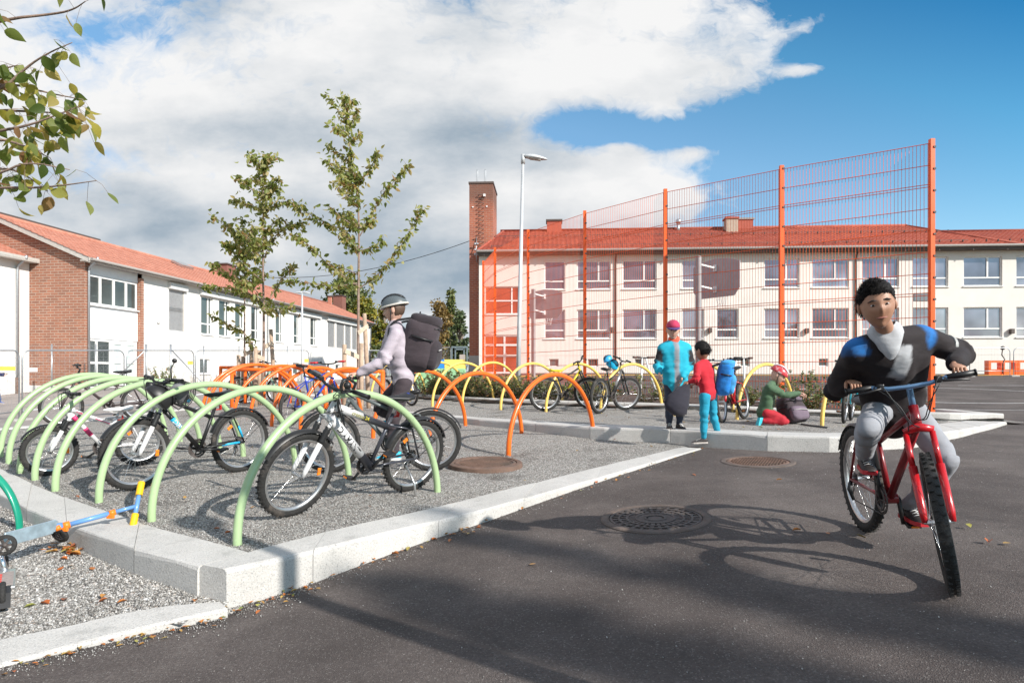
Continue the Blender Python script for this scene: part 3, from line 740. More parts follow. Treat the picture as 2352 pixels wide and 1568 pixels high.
# ---------- brick boiler chimney at the left end
CH = empty('brick_chimney_stack', mat=frame_mat((-2.14,41.97), AR) @ Matrix.Translation((-0.90,2.1,0)))
tag(CH, 'tall square red brick chimney with climbing rungs at the left end of the cream school', 'chimney')
W_, D_ = 1.62, 3.0
m = MB(); m.box((W_/2,D_/2,(13.05-0.6)/2-0.0),(W_,D_,13.05+0.6)); m.build('shaft', M_BRICKC, CH)
m = MB(); m.box((W_/2,D_/2,13.1),(W_+0.1,D_+0.1,0.13)); m.build('coping', M_DKTRIM, CH)
m = MB(); m.box((W_/2,-0.02,0.4),(W_+0.08,0.1,1.9)); m.build('plinth', M_CONC, CH)
m = MB()
for i in range(28):
    z = 4.4+i*0.29
    m.tube([V(0.66,0,z),V(0.64,-0.16,z+0.02),V(0.98,-0.16,z+0.02),V(0.96,0,z)],0.022,5)
m.build('climbing_rungs', M_DKTRIM, CH)
m = MB()
for x in (0.45,1.0): m.tube([V(x,0.3,12.0),V(x,0.3,14.0),V(x+0.05,0.3,14.1),V(x+0.1,0.3,14.0),V(x+0.1,0.3,12.4)],0.012,5)
m.build('top_hoops', M_GALV, CH)
m = MB(); m.box((1.05,-0.12,12.2),(0.14,0.2,0.16)); m.box((0.25,-0.02,11.45),(0.1,0.06,0.08)); m.box((1.2,-0.02,11.48),(0.1,0.06,0.08)); m.build('lamp_bracket', M_WHITE, CH)
m = MB(); m.tube([V(0.5,0,9.4),V(0.5,-0.25,8.6),V(0.5,-0.25,8.2),V(0.52,0,7.7)],0.03,6)
for z in (8.9,8.5,8.2): m.ball((0.42,-0.25,z),0.07); m.ball((0.6,-0.25,z),0.07)
m.build('cable_bracket', M_GALV, CH)

# ---------- left: white two-storey wing with brick gable
C0 = (-21.1, 32.0); AL = math.atan2(0.991, 0.135)
LB = empty('school_wing', mat=frame_mat(C0, AL))
tag(LB, 'white two-storey school wing with brick gable and salmon tiled roof on the left', 'building')
def ul(px): r = (px-CX)/F; return (-21.1-32*r)/(0.991*r-0.135)
GB, EV, LL, RW, RZ = -0.72, 5.66, 40.2, 4.74, 7.88
bay1 = ul(320); col1 = ul(326)
up = [(ul(a),ul(b),2.64,5.10) for a,b in ((462,489),(503,528),(540,562),(577,596),(633,651),(675,690),(713,728))]
bl = [(ul(a),ul(b),2.66,5.10) for a,b in ((388,423),(753,769),(773,791),(793,806),(809,820))]
lo = [(ul(a),ul(b),0.10,1.06) for a,b in ((459,482),(673,687),(771,781))]
mb = MB(); wall_sheet(mb, col1, LL, GB-0.5, EV, up+bl+lo, depth=0.2)
mb.poly([V(0,2*RW,GB-.5),V(LL,2*RW,GB-.5),V(LL,2*RW,EV),V(0,2*RW,EV)])
mb.poly([V(LL,0,GB-.5),V(LL,2*RW,GB-.5),V(LL,2*RW,EV),V(LL,RW,RZ-0.1),V(LL,0,EV)])
mb.build('wall', M_WALLW, LB)
# brick gable: two tones of work in one wall, brick pier beside the entrance bay
mb = MB(); mb.poly([V(0,0,GB-0.8),V(0,0,EV),V(0,RW,RZ-0.15),V(0,2*RW,EV),V(0,2*RW,GB-0.8)][::-1]); mb.box((0.17,0.125,(GB-0.8+EV)/2+0.0),(0.335,0.25,EV-GB+0.8-0.01)); mb.build('brick_gable', M_BRICK, LB)
mb = MB(); mb.box(((bay1+col1)/2,0.0,(GB+EV-0.3)/2),(col1-bay1,0.24,EV-0.3-GB)); mb.build('brick_pier', M_BRICK, LB)
MB().box((-0.012,1.57,GB+0.05),(0.03,3.1,0.36)).build('base_band', M_WALLW, LB)
# entrance bay
yb = 0.10
mb = MB(); mb.box(((0.34+bay1)/2,yb+0.1,(3.52+1.86)/2),(bay1-0.34,0.2,3.52-1.86)); mb.box(((0.34+bay1)/2,yb+0.1,(EV-0.02+5.10)/2),(bay1-0.34,0.2,EV-0.02-5.10)); mb.build('panel', simple('panel_white',(0.80,0.81,0.82,1),0.5,0,0.03,2), LB)
window(LB, 0.36, bay1-0.01, 3.56, 5.09, (0.23,0.5,0.76), (), None, y=yb-0.06, glass=M_GLASSD, label='four-light window band above the white panel', fw=0.11)
wd = window(LB, 0.36, lerp(0.36,bay1,0.44), GB+0.06, 1.84, (0.36,), (0.18,0.52), None, y=yb-0.06, glass=M_GLASSD, sill=False, name='side_light', fw=0.1)
for i,(fa,fb) in enumerate(((0.45,0.72),(0.725,0.995))):
    a, b = lerp(0.36,bay1,fa), lerp(0.36,bay1,fb)
    window(LB, a, b, GB+0.06, 1.84, (), (0.27,0.56), None, y=yb-0.06, glass=M_FROST, sill=False, name='entrance_door', fw=0.2)
m = MB()
for px, py, h in ((237,733,.3),(274,749,.34),(300,752,.42),(262,742,.05),(250,745,.05)):
    u = ul(px); z = (HY-py)/F*(32+0.991*u); m.box((u,yb-0.004,z),(0.035 if h > .1 else .05,0.012,h))
m.build('peeled_patch', simple('peeled_grey',(0.42,0.44,0.50,1),0.8), LB)
for h in up: window(LB, *h, vbars=(0.72,), hbars=(0.28,), glass=M_GLASSD, rec=0.13)
for i, h in enumerate(bl):
    a,b,c,d = h; m = MB(); n = 34
    for k in range(n):
        z = c+(d-c)*(k+0.5)/n; bent = 0.05*math.exp(-((z-3.95)/0.12)**2) if i == 0 else 0
        m.box(((a+b)/2,0.07+bent*math.sin(k*2.1),z),((b-a)*0.96,0.012,(d-c)/n*0.9), Matrix.Rotation(0.5+bent*6,3,'X'))
    o = m.build('louvre_blind', M_LAMP, LB)
    for x in (a+0.03,b-0.03): MB().box((x,0.07,(c+d)/2),(0.05,0.09,d-c)).build('guide_rail', M_OFFW, o)
for h in lo: window(LB, *h, glass=M_GLASSD, rec=0.12)
for a, b in ((386,426),(458,600),(628,735),(750,824)):
    a, b = ul(a), ul(b); MB().box(((a+b)/2,-0.09,5.30),(b-a,0.22,0.36)).build('blind_box', simple('blind_box_grey',(0.66,0.66,0.65,1),0.5), LB)
m = MB(); u = ul(362); m.ball((u,-0.06,3.1),(0.13,0.1,0.13)); m.build('wall_lamp', M_WHITE, LB)
# roof
OV = 0.55
mb = MB(); zo = EV-0.0+0.05; slope = (RZ-EV)/RW
tiled_slope(mb, lambda e: -0.35, lambda e: LL+0.4, -OV, EV+0.12-OV*slope*0.2, RW, RZ+0.1, 15)
tiled_slope(mb, lambda e: -0.35, lambda e: LL+0.4, 2*RW+OV, EV+0.1, RW, RZ+0.1, 8, 0.6)
mb.tube([V(-0.38,RW,RZ+0.14),V(LL+0.4,RW,RZ+0.14)],0.12,8)
LR = mb.build('roof', M_TILE, LB)
mb = MB(); mb.box((LL/2,-OV/2,EV-0.03),(LL+0.6,OV,0.05)); mb.box((LL/2,-OV+0.02,EV+0.03),(LL+0.7,0.04,0.17))
L2 = math.hypot(RW+OV, RZ-EV+0.0); an = math.atan2(RZ-EV+0.02, RW+OV)
for sgn in (1,-1):
    yc = RW-sgn*(RW+OV)/2; mb.box((-0.28,yc,(EV+RZ)/2-0.02),(0.06,L2,0.24),Matrix.Rotation(sgn*an,3,'X'))
mb.build('eaves', M_OFFW, LB)
mb = MB(); mb.tube([V(-0.3,-OV-0.09,EV+0.02),V(LL+0.4,-OV-0.09,EV+0.02)],0.075,8); mb.build('gutter', M_ZINC, LB)
gutter_pipe(LB, 0.18, 0.0, GB, EV-0.05, 0.06, M_GALV, OV); gutter_pipe(LB, LL-0.2, 0, GB, EV-0.05, 0.06, M_GALV, OV); gutter_pipe(LB, ul(613), 0, GB, EV-0.05, 0.05, M_GALV, OV)
def lstack(px, w, zt, mat, Y=3.6):
    u = (-21.1-1.0*Y-(32+0.13*Y)*((px-CX)/F))/(0.991*((px-CX)/F)-0.135)
    m = MB(); m.box((u,Y,(zt+6.6)/2),(w,w,zt-6.6)); o = m.build('roof_chimney', mat, LR); MB().box((u,Y,zt+0.03),(w+0.2,w+0.2,0.1)).build('cap', M_DKTRIM, o)
lstack(513,1.3,8.75,simple('stack_brown',(0.24,0.10,0.075,1),0.8),4.5); lstack(779,1.1,9.1,simple('stack_brown',(0.24,0.10,0.075,1),0.8),4.5); lstack(757,0.35,8.75,M_TILE,4.5)
m = MB(); u = 13.4; m.box((u,RW-0.7,RZ-0.05),(1.3,0.9,0.16),Matrix.Rotation(0.44,3,'X')); m.build('roof_hatch', M_ALU, LR)
m = MB(); m.box((3.1,RW+0.3,RZ+0.26),(7.2,0.5,0.22)); m.build('ridge_flashing', M_DKTRIM, LR)
# ---------- white annex at the very left
AN = empty('school_annex', mat=frame_mat(C0, AL))
tag(AN, 'plain white low annex with tiled roof joined to the brick gable at the left edge', 'building')
m = MB(); ya = 3.06
m.poly([V(-14,ya,-2.4),V(-0.02,ya,-2.4),V(-0.02,ya,5.7),V(-14,ya,5.7)]); m.poly([V(-14,ya,-2.4),V(-14,ya,5.7),V(-14,ya+6,5.7),V(-14,ya+6,-2.4)]); m.poly([V(-0.02,ya,-2.4),V(-0.02,ya+6,-2.4),V(-0.02,ya+6,5.7),V(-0.02,ya,5.7)]); m.poly([V(-14,ya+6,-2.4),V(-14,ya+6,5.7),V(-0.02,ya+6,5.7),V(-0.02,ya+6,-2.4)])
m.build('wall', M_WALLW, AN)
m = MB(); tiled_slope(m, lambda e: -14.4, lambda e: -0.03, ya-0.5, 5.72, ya+3, 7.2, 11); tiled_slope(m, lambda e: -14.4, lambda e: -0.03, ya+6.5, 5.72, ya+3, 7.2, 6, 0.6); m.build('roof', M_TILE, AN)
m = MB(); m.box((-7.2,ya-0.28,5.64),(14.3,0.55,0.1)); m.box((-7.2,ya-0.53,5.7),(14.4,0.05,0.2)); m.build('eaves', M_OFFW, AN)
gutter_pipe(AN, -0.75, ya, -0.1, 5.6, 0.07, M_GALV, 0.55)
m = MB(); m.tube([V(-0.75,ya-0.08,-0.1),V(-0.75,ya-0.08,-1.6)],0.095,8); m.build('pipe_foot', M_RUST, AN)
# overhead cable from the chimney to the wing roof
a = at(1093,548,44.0); b = at(440,612,55); pts = []
for i in range(25):
    t = i/24; p = a.lerp(b, t); p.z -= 4*1.7*t*(1-t); pts.append(p)
tag(MB().tube(pts, 0.022, 5).build('overhead_cable', M_BLACK), 'thin dark overhead cable strung between the brick chimney and the white wing', 'cable')
# ------------------------------------------------------------------ orange mesh fence (ball court)
FE = empty('court_fence', (FPOST[3][0], FPOST[3][1], E+S_base(*FPOST[3])))
tag(FE, 'tall orange steel mesh fence with square posts curving round the ball court', 'fence')
off = -V(*FE.location); ZT = E+4.5
fb = [E+S_base(x, y)+0.02 for x, y in FPOST]
for i, (x, y) in enumerate(FPOST):
    m = MB(); m.box(V(x,y,(ZT+0.07+fb[i]-0.5)/2)+off,(0.082,0.082,ZT+0.07-fb[i]+0.5))
    m.cm = 1; z = fb[i]+0.2
    while z < ZT: m.box(V(x+0.03,y-0.046,z)+off,(0.045,0.02,0.035)); z += 0.42
    m.build('post', [M_ORANGEF, M_DKTRIM], FE)
for i in range(len(FPOST)-1):
    a, b = V(*FPOST[i]), V(*FPOST[i+1]); L = (b-a).length; m = MB(); d = (b-a).normalized()
    za, zb = max(fb[i], fb[i+1])+0.03, ZT
    n = int(L/0.062)
    for k in range(1, n):
        p = a.lerp(b, k/n); m.tube([V(p.x,p.y,za)+off, V(p.x,p.y,zb)+off], 0.0042, 4, cap=False)
    rows = []; z = zb-0.01
    while z > za: rows.append(z); z -= 0.42
    rows += [zb-2*0.42+0.04, zb-7*0.42+0.04]
    for z in rows:
        for dz in (0.0,): m.tube([V(a.x,a.y-0.008,z)+off, V(b.x,b.y-0.008,z)+off], 0.0075, 5, cap=False)
    m.build('mesh_panel', M_ORANGEF, FE)

# ------------------------------------------------------------------ galvanised site fence panels along the path
def panel(a, b, za, zb, H=2.0):
    """round-cornered tube frame with welded mesh; a,b ground points"""
    o = empty('site_fence_panel', ((a.x+b.x)/2, (a.y+b.y)/2, (za+zb)/2)); of = -V(*o.location)
    A, B = V(a.x,a.y,za), V(b.x,b.y,zb); d = (B-A).normalized(); L = (B-A).length; up = V(0,0,1); r = 0.22
    A2, B2 = A+d*0.05, B-d*0.05
    pts = [A2+up*0.0, A2+up*(H-r)]
    for k in range(1,6): t = k/5*PI/2; pts.append(A2+up*(H-r)+up*(r*math.sin(t))+d*(r*(1-math.cos(t))))
    for k in range(0,6): t = k/5*PI/2; pts.append(B2+up*(H-r)-d*(r*(1-math.sin(t)))+up*(r*math.cos(t)))
    pts += [B2]
    fr = MB().tube([p+of for p in pts], 0.021, 8); fr.tube([A2+up*0.28+of, B2+up*0.28+of], 0.017, 6); f = fr.build('tube_frame', M_GALV, o)
    m = MB(); n = int(L/0.16)
    for k in range(1,n):
        p = A.lerp(B,k/n); m.tube([p+up*0.28+of,p+up*(H-0.02)+of],0.0022,3,cap=False)
    for k in range(1,8): z = 0.28+k*0.215; m.tube([A2+up*z+of,B2+up*z+of],0.0026,3,cap=False)
    m.build('wire_mesh', M_GALV, o)
    m = MB(); 
    for P in (A2,B2): m.box(P+of+V(0,0,0.0),(0.24,0.55,0.13),bev=0.03)
    m.build('foot_block', M_CONC, o); return o
PX = [(-190,15.2),(47,18.4),(288,21.7),(447,25.0),(570,28.2),(711,31.2),(893,34.0),(985,36.2)]
GP = [V((px-CX)/F*Z, Z, E-2.0+57.5/F*Z) for px, Z in PX]
labs = ['galvanised site fence panel at the left picture edge before the white annex','galvanised site fence panel standing in front of the brick gable','galvanised site fence panel in front of the glazed school entrance','galvanised site fence panel before the first low basement window of the white wing','galvanised site fence panel behind the slimmer young tree','galvanised site fence panel behind the thin far lamp post','galvanised site fence panel beside the far end of the white wing']
for i in range(7): tag(panel(GP[i], GP[i+1], GP[i].z, GP[i+1].z), labs[i], 'fence panel', 'site fence panels along the path')
m = MB()
m = MB().box((0,0,0),(0.62,0.02,0.11)); 
# small warning plates on the panels
def plate(px, py, Z, w, h, mat, lab, name='sign'):
    p = at(px, py, Z); o = MB().box((0,0,0),(w,0.012,h)).build(name, mat, None, p); tag(o, lab, 'sign'); return o
M_YSIGN = simple('sign_yellow',(0.85,0.68,0.12,1),0.5)
plate(14,846,17.7,0.5,0.11,M_YSIGN,'narrow yellow strip sign hanging on the leftmost site fence panel')
plate(69,849,18.6,0.42,0.12,M_WHITE,'small white plate fixed on the site fence before the annex downpipe')
plate(704,828,31.0,0.2,0.16,M_YSIGN,'small yellow plate on the site fence right of the far lamp post')
plate(437,833,24.9,0.2,0.13,M_YSIGN,'small yellow warning plate on the fence right of the entrance')
plate(818,862,33.0,0.0+0.35,0.62,simple('sign_green',(0.35,0.72,0.28,1),0.5),'bright green upright notice beside the stake of the taller young tree')
plate(656,865,48.0,0.5,1.1,simple('sign_maroon',(0.30,0.07,0.08,1),0.6),'narrow maroon notice on the white wing wall beside the far lamp')
# chain link fence behind
CL = empty('chain_link_fence', on(-19,30.3,S_base)); tag(CL, 'low galvanised chain link fence with slanting braces before the white wing', 'fence')
of = -V(*CL.location); cps = []
for px, Z in ((-60,30.0),(119,30.5),(220,31.0),(336,31.5),(392,32),(468,36),(549,41),(660,47)):
    x = (px-CX)/F*Z; zb = E+S_base(x,Z); zt = E+(HY-790)/F*Z if Z < 33 else E+(HY-794)/F*Z; cps.append((V(x,Z,zb), V(x,Z,zt)))
    MB().tube([V(x,Z,zb)+of,V(x,Z,zt)+of],0.05 if px in (392,336) else 0.035,8).build('post', M_GALV, CL)
m = MB()
for (a0,a1),(b0,b1) in zip(cps[:-1],cps[1:]):
    for f in (0.06,0.35,0.65,0.97): m.tube([a0.lerp(a1,f)+of,b0.lerp(b1,f)+of],0.006,4,cap=False)
    L = (b0-a0).length; n = int(L/0.16)
    for k in range(n):
        for s in (1,-1):
            p, q = a0.lerp(b0,k/n), a0.lerp(b0,min(1,(k+1)/n)); p1, q1 = a1.lerp(b1,k/n), a1.lerp(b1,min(1,(k+1)/n))
            R = 10
            m.tube([((p if (j%2==0) == (s>0) else q).lerp(p1 if (j%2==0) == (s>0) else q1, j/R*0.97))+of for j in range(R+1)],0.0016,3,cap=False)
m.build('wire_net', M_GALV, CL)
for i, dx in ((3,-1),(4,1)):
    a, b = cps[i]; e = V(a.x+dx*2.0,a.y-0.1,E+S_base(a.x+dx*2.0,a.y)); MB().tube([b-V(0,0,0.25)+of,e+of],0.03,6).build('brace', M_GALV, CL)

# far gate and fence by the chimney
G = empty('steel_gate', at(1056,838,40)); tag(G, 'grey steel gate frame standing just left of the tall brick chimney', 'gate'); of = -V(*G.location)
m = MB()
for px in (1038,1046,1066,1073): m.bar(at(px,842,40)+of, at(px,796,40)+of, 0.08,0.08)
m.bar(at(1037,797,40)+of, at(1074,797,40)+of,0.1,0.1); m.bar(at(1045,802,40)+of, at(1067,802,40)+of,0.08,0.08); m.build('gate_frame', simple('gate_grey',(0.20,0.25,0.27,1),0.5,0.4), G)
m = MB(); m.box(at(1062,826,39.9)+of,(0.35,0.03,0.65)); m.build('gate_plate', simple('plate_tan',(0.42,0.36,0.32,1),0.6), G)
a, b = at(985,840,37), at(1036,836,40)
tag(panel(V(a.x,a.y,0), V(b.x,b.y,0), E+0.35-0.6, E+0.6-0.6, 1.75), 'short grey fence panel left of the steel gate, below the birch', 'fence panel')

# ------------------------------------------------------------------ bicycle arches
def semicircle(R, H, n=40, sink=0.25):
    pts = [V(-R,0,-sink)]
    for k in range(n+1): a = PI-PI*k/n; pts.append(V(R*math.cos(a),0,H*math.sin(a)))
    pts.append(V(R,0,-sink)); return pts
ARCH = {}
def arch(a, b, mat, lab, group, S, r=0.03, H=0.885):
    """a, b: ground points (world) of the two feet"""
    d = b-a; R = d.xy.length/2; key = (mat.name, r, H)
    if key not in ARCH:
        o = MB().tube(semicircle(0.925, H, 48), r, 12).build('bike_arch', mat); ARCH[key] = o
    else: o = ARCH[key].copy(); COL.objects.link(o)
    o.location = (a+b)/2; o.rotation_euler = (0, -math.atan2(b.z-a.z, d.xy.length), math.atan2(d.y, d.x)); o.scale = (R/0.925,1,1)
    tag(o, lab, 'bike arch', group); return o
GF = [(545,1251),(348,1196),(227,1153),(127,1126),(80,1102),(46,1086),(20,1064),(1,1049)]
GK = [(1005,1130),(801,1096),(678,1069),(559,1047)]
GL = ['pale green bike arch nearest the road kerb, holding the grey and white bicycle','pale green bike arch second from the road kerb, over the black bicycle saddle','pale green bike arch with the black bicycle handlebar and helmet hung against it','pale green bike arch crossing just behind the black bicycle front wheel','pale green bike arch in front of the white and pink bicycle front wheel','pale green bike arch just left of the white and pink bicycle','pale green bike arch second from the far left end of the green row','pale green bike arch at the far left end of the green row']
for i, (px, py) in enumerate(GF):
    a = hit(px, py, S_low)
    if i < 4: b = hit(*GK[i], S_low)
    else: b = on(a.x+0.98, a.y+1.62, S_low)
    arch(a, b, M_GREEN, GL[i], 'pale green bike arches', S_low, 0.0285)
OF = [((1168,1045),(1363,1005)),(None,(1198,995)),(None,(1069,977))]
OL = ['orange bike arch standing alone by the right end of the lower bed','orange bike arch crossing just left of the lone front one','orange bike arch behind the leaning grey and white bicycle saddle','orange bike arch near the right tree guard, behind the grey bicycle handlebar','orange bike arch holding the blue bicycle rear wheel','orange bike arch left of the blue bicycle','orange bike arch in front of the left tree guard post','orange bike arch second from the left end of the orange cluster','orange bike arch at the left end of the orange cluster']
vec = hit(1363,1005,S_low)-hit(1168,1045,S_low)
for i, (f, k) in enumerate(OF):
    b = hit(*k, S_low); a = hit(*f, S_low) if f else on(b.x-vec.x, b.y-vec.y, S_low)
    arch(a, b, M_ORANGE, OL[i], 'orange bike arches', S_low, 0.029)
for i, (px, py) in enumerate(((690,985),(624,979),(576,958),(538,960),(477,949),(466,948))):
    a = hit(px, py, S_low); vx = (1.1,1.05,1.25,1.2,1.3,1.3)[i]
    arch(a, on(a.x+vx, a.y+1.45, S_low), M_ORANGE, OL[3+i], 'orange bike arches', S_low, 0.029)
YF = [(1888,977),(1693,963),(1550,955),(1379,949),(1254,945),(1150,941),(1062,930),(993,934),(940,926),(893,920),(853,913)]
YL = ['yellow bike arch at the right end of the row, partly behind the riding boy','yellow bike arch beside the red bicycle and the kneeling child','yellow bike arch behind the two standing children','yellow bike arch holding the black bicycle with the blue helmet','yellow bike arch over the yellow and black mountain bike','yellow bike arch just right of the grey street lamp','yellow bike arch just left of the grey street lamp','yellow bike arch before the colourful container','yellow bike arch right behind the backpack of the cyclist','yellow bike arch seen through the right orange tree guard','yellow bike arch at the far left end of the yellow row']
for i, (px, py) in enumerate(YF):
    a = hit(px, py, S_up); t = min(1, max(0, (i-3)/6))
    vx, vy = (1.40,1.15) if i < 2 else (lerp(1.40,1.15,t), lerp(1.15,1.4,t))
    arch(a, on(a.x+vx, a.y+vy, S_up), M_YELLOW, YL[i], 'yellow bike arches', S_up, 0.028, 0.9)
# dark green arch at the left picture edge
b = hit(45,1216,S_corner); a = on(b.x-1.0, b.y+0.05, S_corner)
arch(a, b, M_TEAL, 'low dark green bike arch cut by the left picture edge, beside the toy scooter', None, S_corner, 0.03, 0.50)
# orange guard frames round the two trees
def guard(cx, cy, w, rz, lab, S, h=0.75):
    o = empty('tree_guard', on(cx,cy,S), rz); c = [(-w/2,-w/2),(w/2,-w/2),(w/2,w/2),(-w/2,w/2)]
    for x, y in c:
        MB().tube([V(x,y,-0.3),V(x,y,h)],0.036,12).build('post', M_ORANGE, o)
    m = MB(); r = 0.036
    for i in range(4):
        p, q = V(*c[i],h-0.0), V(*c[(i+1)%4],h-0.0); m.tube([p,q],r,12)
    for x, y in c: m.ball((x,y,h),r*1.01)
    m.build('top_rail', M_ORANGE, o); tag(o, lab, 'tree guard', 'orange tree guards')
TA = hit(823,940,S_low); TB = hit(600,930,S_low); TC = hit(561,922,S_low)
guard(TA.x-0.05, TA.y, 1.05, 0.18, 'orange square tube guard round the taller young tree', S_low)
guard(TB.x+0.02, TB.y, 0.95, 0.12, 'orange square tube guard round the middle young tree', S_low)
guard(TC.x-0.1, TC.y+0.5, 0.95, 0.1, 'orange square tube guard round the small left young tree', S_low)

# ------------------------------------------------------------------ lamps
def street_lamp(px, Z, ztop, zbase, lab, lean=0.0, hw=1.0, r0=0.065, r1=0.038, both=False):
    x = (px-CX)/F*Z; o = empty('street_lamp', V(x,Z,zbase)); H = ztop-zbase
    MB().tube([V(0,0,-0.3),V(lean*0.3,0,H*0.3),V(lean,0,H)],[r0,lerp(r0,r1,.3),r1],14).build('pole', M_LAMP, o)
    def shape(p): return V(p.x, p.y*(1-0.35*max(0,p.x)), p.z*(1 if p.z > 0 else 0.6)*(1-0.4*max(0,p.x)))
    for s in ((1,-1) if both else (1,)):
        m = MB(); m.ball((lean+s*0.33*hw,0,H+0.02-0.03*hw),(0.36*hw,0.13*hw,0.09*hw),Matrix.Rotation(0.13*s,3,'Y') @ Matrix.Diagonal((s,1,1)),18,10,shape)
        if s == 1: m.tube([V(lean,0,H-0.16),V(lean,0,H+0.08)],0.06*hw,12)
        hd = m.build('lamp_head', M_LAMP, o, fix=True)
    MB().box((lean+0.34*hw,0,H-0.055*hw),(0.30*hw,0.13*hw,0.02),Matrix.Rotation(0.13,3,'Y')).build('lens', M_OFFW, hd)
    return tag(o, lab, 'street lamp')
street_lamp(1189, 17.0, E+(HY-362)/F*17.0, E-0.62, 'tall slim grey street lamp with flat head in front of the cream school', lean=0.14, hw=0.95)
street_lamp(694, 40.0, E+(HY-672)/F*40, E-0.62, 'thin far grey lamp post with two small arms before the white wing', hw=0.75, both=True, r0=0.085, r1=0.05)
# out of view behind the camera: the lamp post whose shadow falls across the kerb
# ------------------------------------------------------------------ basketball stands
M_POST = simple('post_grey',(0.36,0.34,0.34,1),0.5,0.2)
def hoop(px, Z, pytop, bx0, bx1, by0, by1, lab, ang, corner, bw=1.75, bh=1.2):
    x = (px-CX)/F*Z; zb = E+S_base(x,Z); zt = E+(HY-pytop)/F*Z; o = empty('basketball_stand', V(x,Z,zb)); of = -V(x,Z,zb)
    MB().box((0,0,(zt-zb)/2-0.1),(0.13,0.13,zt-zb+0.2),Matrix.Rotation(ang,3,'Z')).build('post', M_POST, o)
    d = V(math.cos(ang),math.sin(ang),0); w = V(d.y,-d.x,0); m = MB(); zc = E+(HY-(by0+by1)/2)/F*Z-zb
    bc = d*0.85+V(0,0,zc)
    hw, hh = bw/2, bh/2
    pr = [(-hw,-hh+0.25),(-hw+0.2,-hh),(hw-0.2,-hh),(hw,-hh+0.25),(hw,hh-0.15),(hw*0.55,hh-0.02),(0,hh+0.03),(-hw*0.55,hh-0.02),(-hw,hh-0.15)]
    m.prism(pr, lambda p, t: bc+w*p[0]+V(0,0,p[1])+d*t, 0, 0.03); m.build('backboard', simple('backboard_grey',(0.42,0.36,0.37,1),0.5), o, fix=True)
    m = MB()
    for dz in (hh*0.62,-hh*0.5):
        m.bar(V(0,0,zc+dz),d*0.85+V(0,0,zc+dz-0.05),0.05,0.05); m.box(d*0.83+V(0,0,zc+dz-0.05),(0.1,0.1,0.2),Matrix.Rotation(ang,3,'Z'))
    m.build('support_arm', M_WHITE, o)
    rc = bc+d*0.30+V(0,0,-hh*0.72); m = MB(); m.tube([rc+V(0.225*math.cos(a),0.225*math.sin(a),0) for a in np.linspace(0,2*PI,20,endpoint=False)],0.012,6,closed=True); rim = m.build('rim', M_ORANGEF, o)
    m = MB()
    for k in range(12):
        a = 2*PI*k/12; m.tube([rc+V(0.225*math.cos(a),0.225*math.sin(a),0),rc+V(0.16*math.cos(a+.25),0.16*math.sin(a+.25),-0.22),rc+V(0.12*math.cos(a+.5),0.12*math.sin(a+.5),-0.42)],0.005,4,cap=False)
        m.tube([rc+V(0.225*math.cos(a),0.225*math.sin(a),0),rc+V(0.16*math.cos(a-.25),0.16*math.sin(a-.25),-0.22),rc+V(0.12*math.cos(a-.5),0.12*math.sin(a-.5),-0.42)],0.005,4,cap=False)
    m.build('net', M_WHITE, rim); return tag(o, lab, 'basketball hoop')
hoop(1604, 20.0, 588, 1608,1695,590,678, 'grey basketball stand with angled backboard in the middle of the orange fence', 0.62, 0)
hoop(1225, 26.8, 664, 1234,1281,661,728, 'smaller far basketball stand just right of the street lamp', 0.95, 0)

# ------------------------------------------------------------------ recycling container, orange seats, scooters leaning at the court
RC = empty('recycling_container', on(-2.0,20.0,S_base), 0.12); tag(RC, 'green recycling container with blue, yellow and red slanted lids beyond the yellow arches', 'container')
c = hit(1012,885,flat(-0.62)); RC.location = V((1012-CX)/F*20,20,E-0.62)
m = MB(); m.box((0,0.6,0.42),(1.55,1.25,0.84),bev=0.03); m.build('body', simple('container_green',(0.30,0.55,0.30,1),0.4), RC)
for i, (nm, cl) in enumerate((('container_red',(0.75,0.10,0.02,1)),('container_blue',(0.02,0.20,0.55,1)),('container_yellow',(0.85,0.62,0.12,1)))):
    x0, x1 = (-0.775,-0.40) if i == 0 else ((-0.40,0.12) if i == 1 else (0.12,0.775)); m = MB()
    m.prism([(-0.0,0.84),(0.35,1.12),(1.0,1.12),(1.24,0.84)], lambda p, t: V(t,p[0],p[1]), x0+0.005, x1-0.005); m.build('lid', simple(nm, cl, 0.4), RC, fix=True)
for i, px in enumerate((2283,2315,2350)):
    Z = 36.0; o = empty('orange_play_frame', on((px-CX)/F*Z,Z,S_base)); m = MB()
    for x in (-0.35,0.35): m.box((x,0,0.34),(0.12,0.35,0.68))
    m.box((0,0,0.74),(0.82,0.36,0.12)); m.build('frame', M_ORANGEF, o); MB().box((0,0,0.16),(0.55,0.3,0.3)).build('seat_block', M_ORANGEF if i != 1 else M_ORANGE, o)
    tag(o, ['orange square play frame right of the riding boy hand','orange square play frame under the bent lamp on the court edge','orange square play frame cut by the right picture edge'][i], 'play frame', 'orange play frames at the court edge')
a, b, c2 = at(2240,858,33), at(2352-62,858,33), at(2420,858,33)
for i, (p, q, lab) in enumerate(((at(2225,858,33),at(2322,858,33),'grey site fence panel behind the riding boy hand'),(at(2326,858,33),at(2424,858,33),'grey site fence panel cut by the right picture edge'))):
    tag(panel(V(p.x,p.y,0),V(q.x,q.y,0),E-0.05,E-0.05,1.45), lab, 'fence panel')
m = MB(); m.tube([at(2303,858,34),at(2303,835,34),at(2308,825,34),at(2301,815,34),at(2303,802,34)],0.03,6); m.ball(at(2303,799,34),0.11)
tag(m.build('bent_court_lamp', M_DKTRIM), 'thin wavy pole with red ball top beside the orange play frames', 'pole')

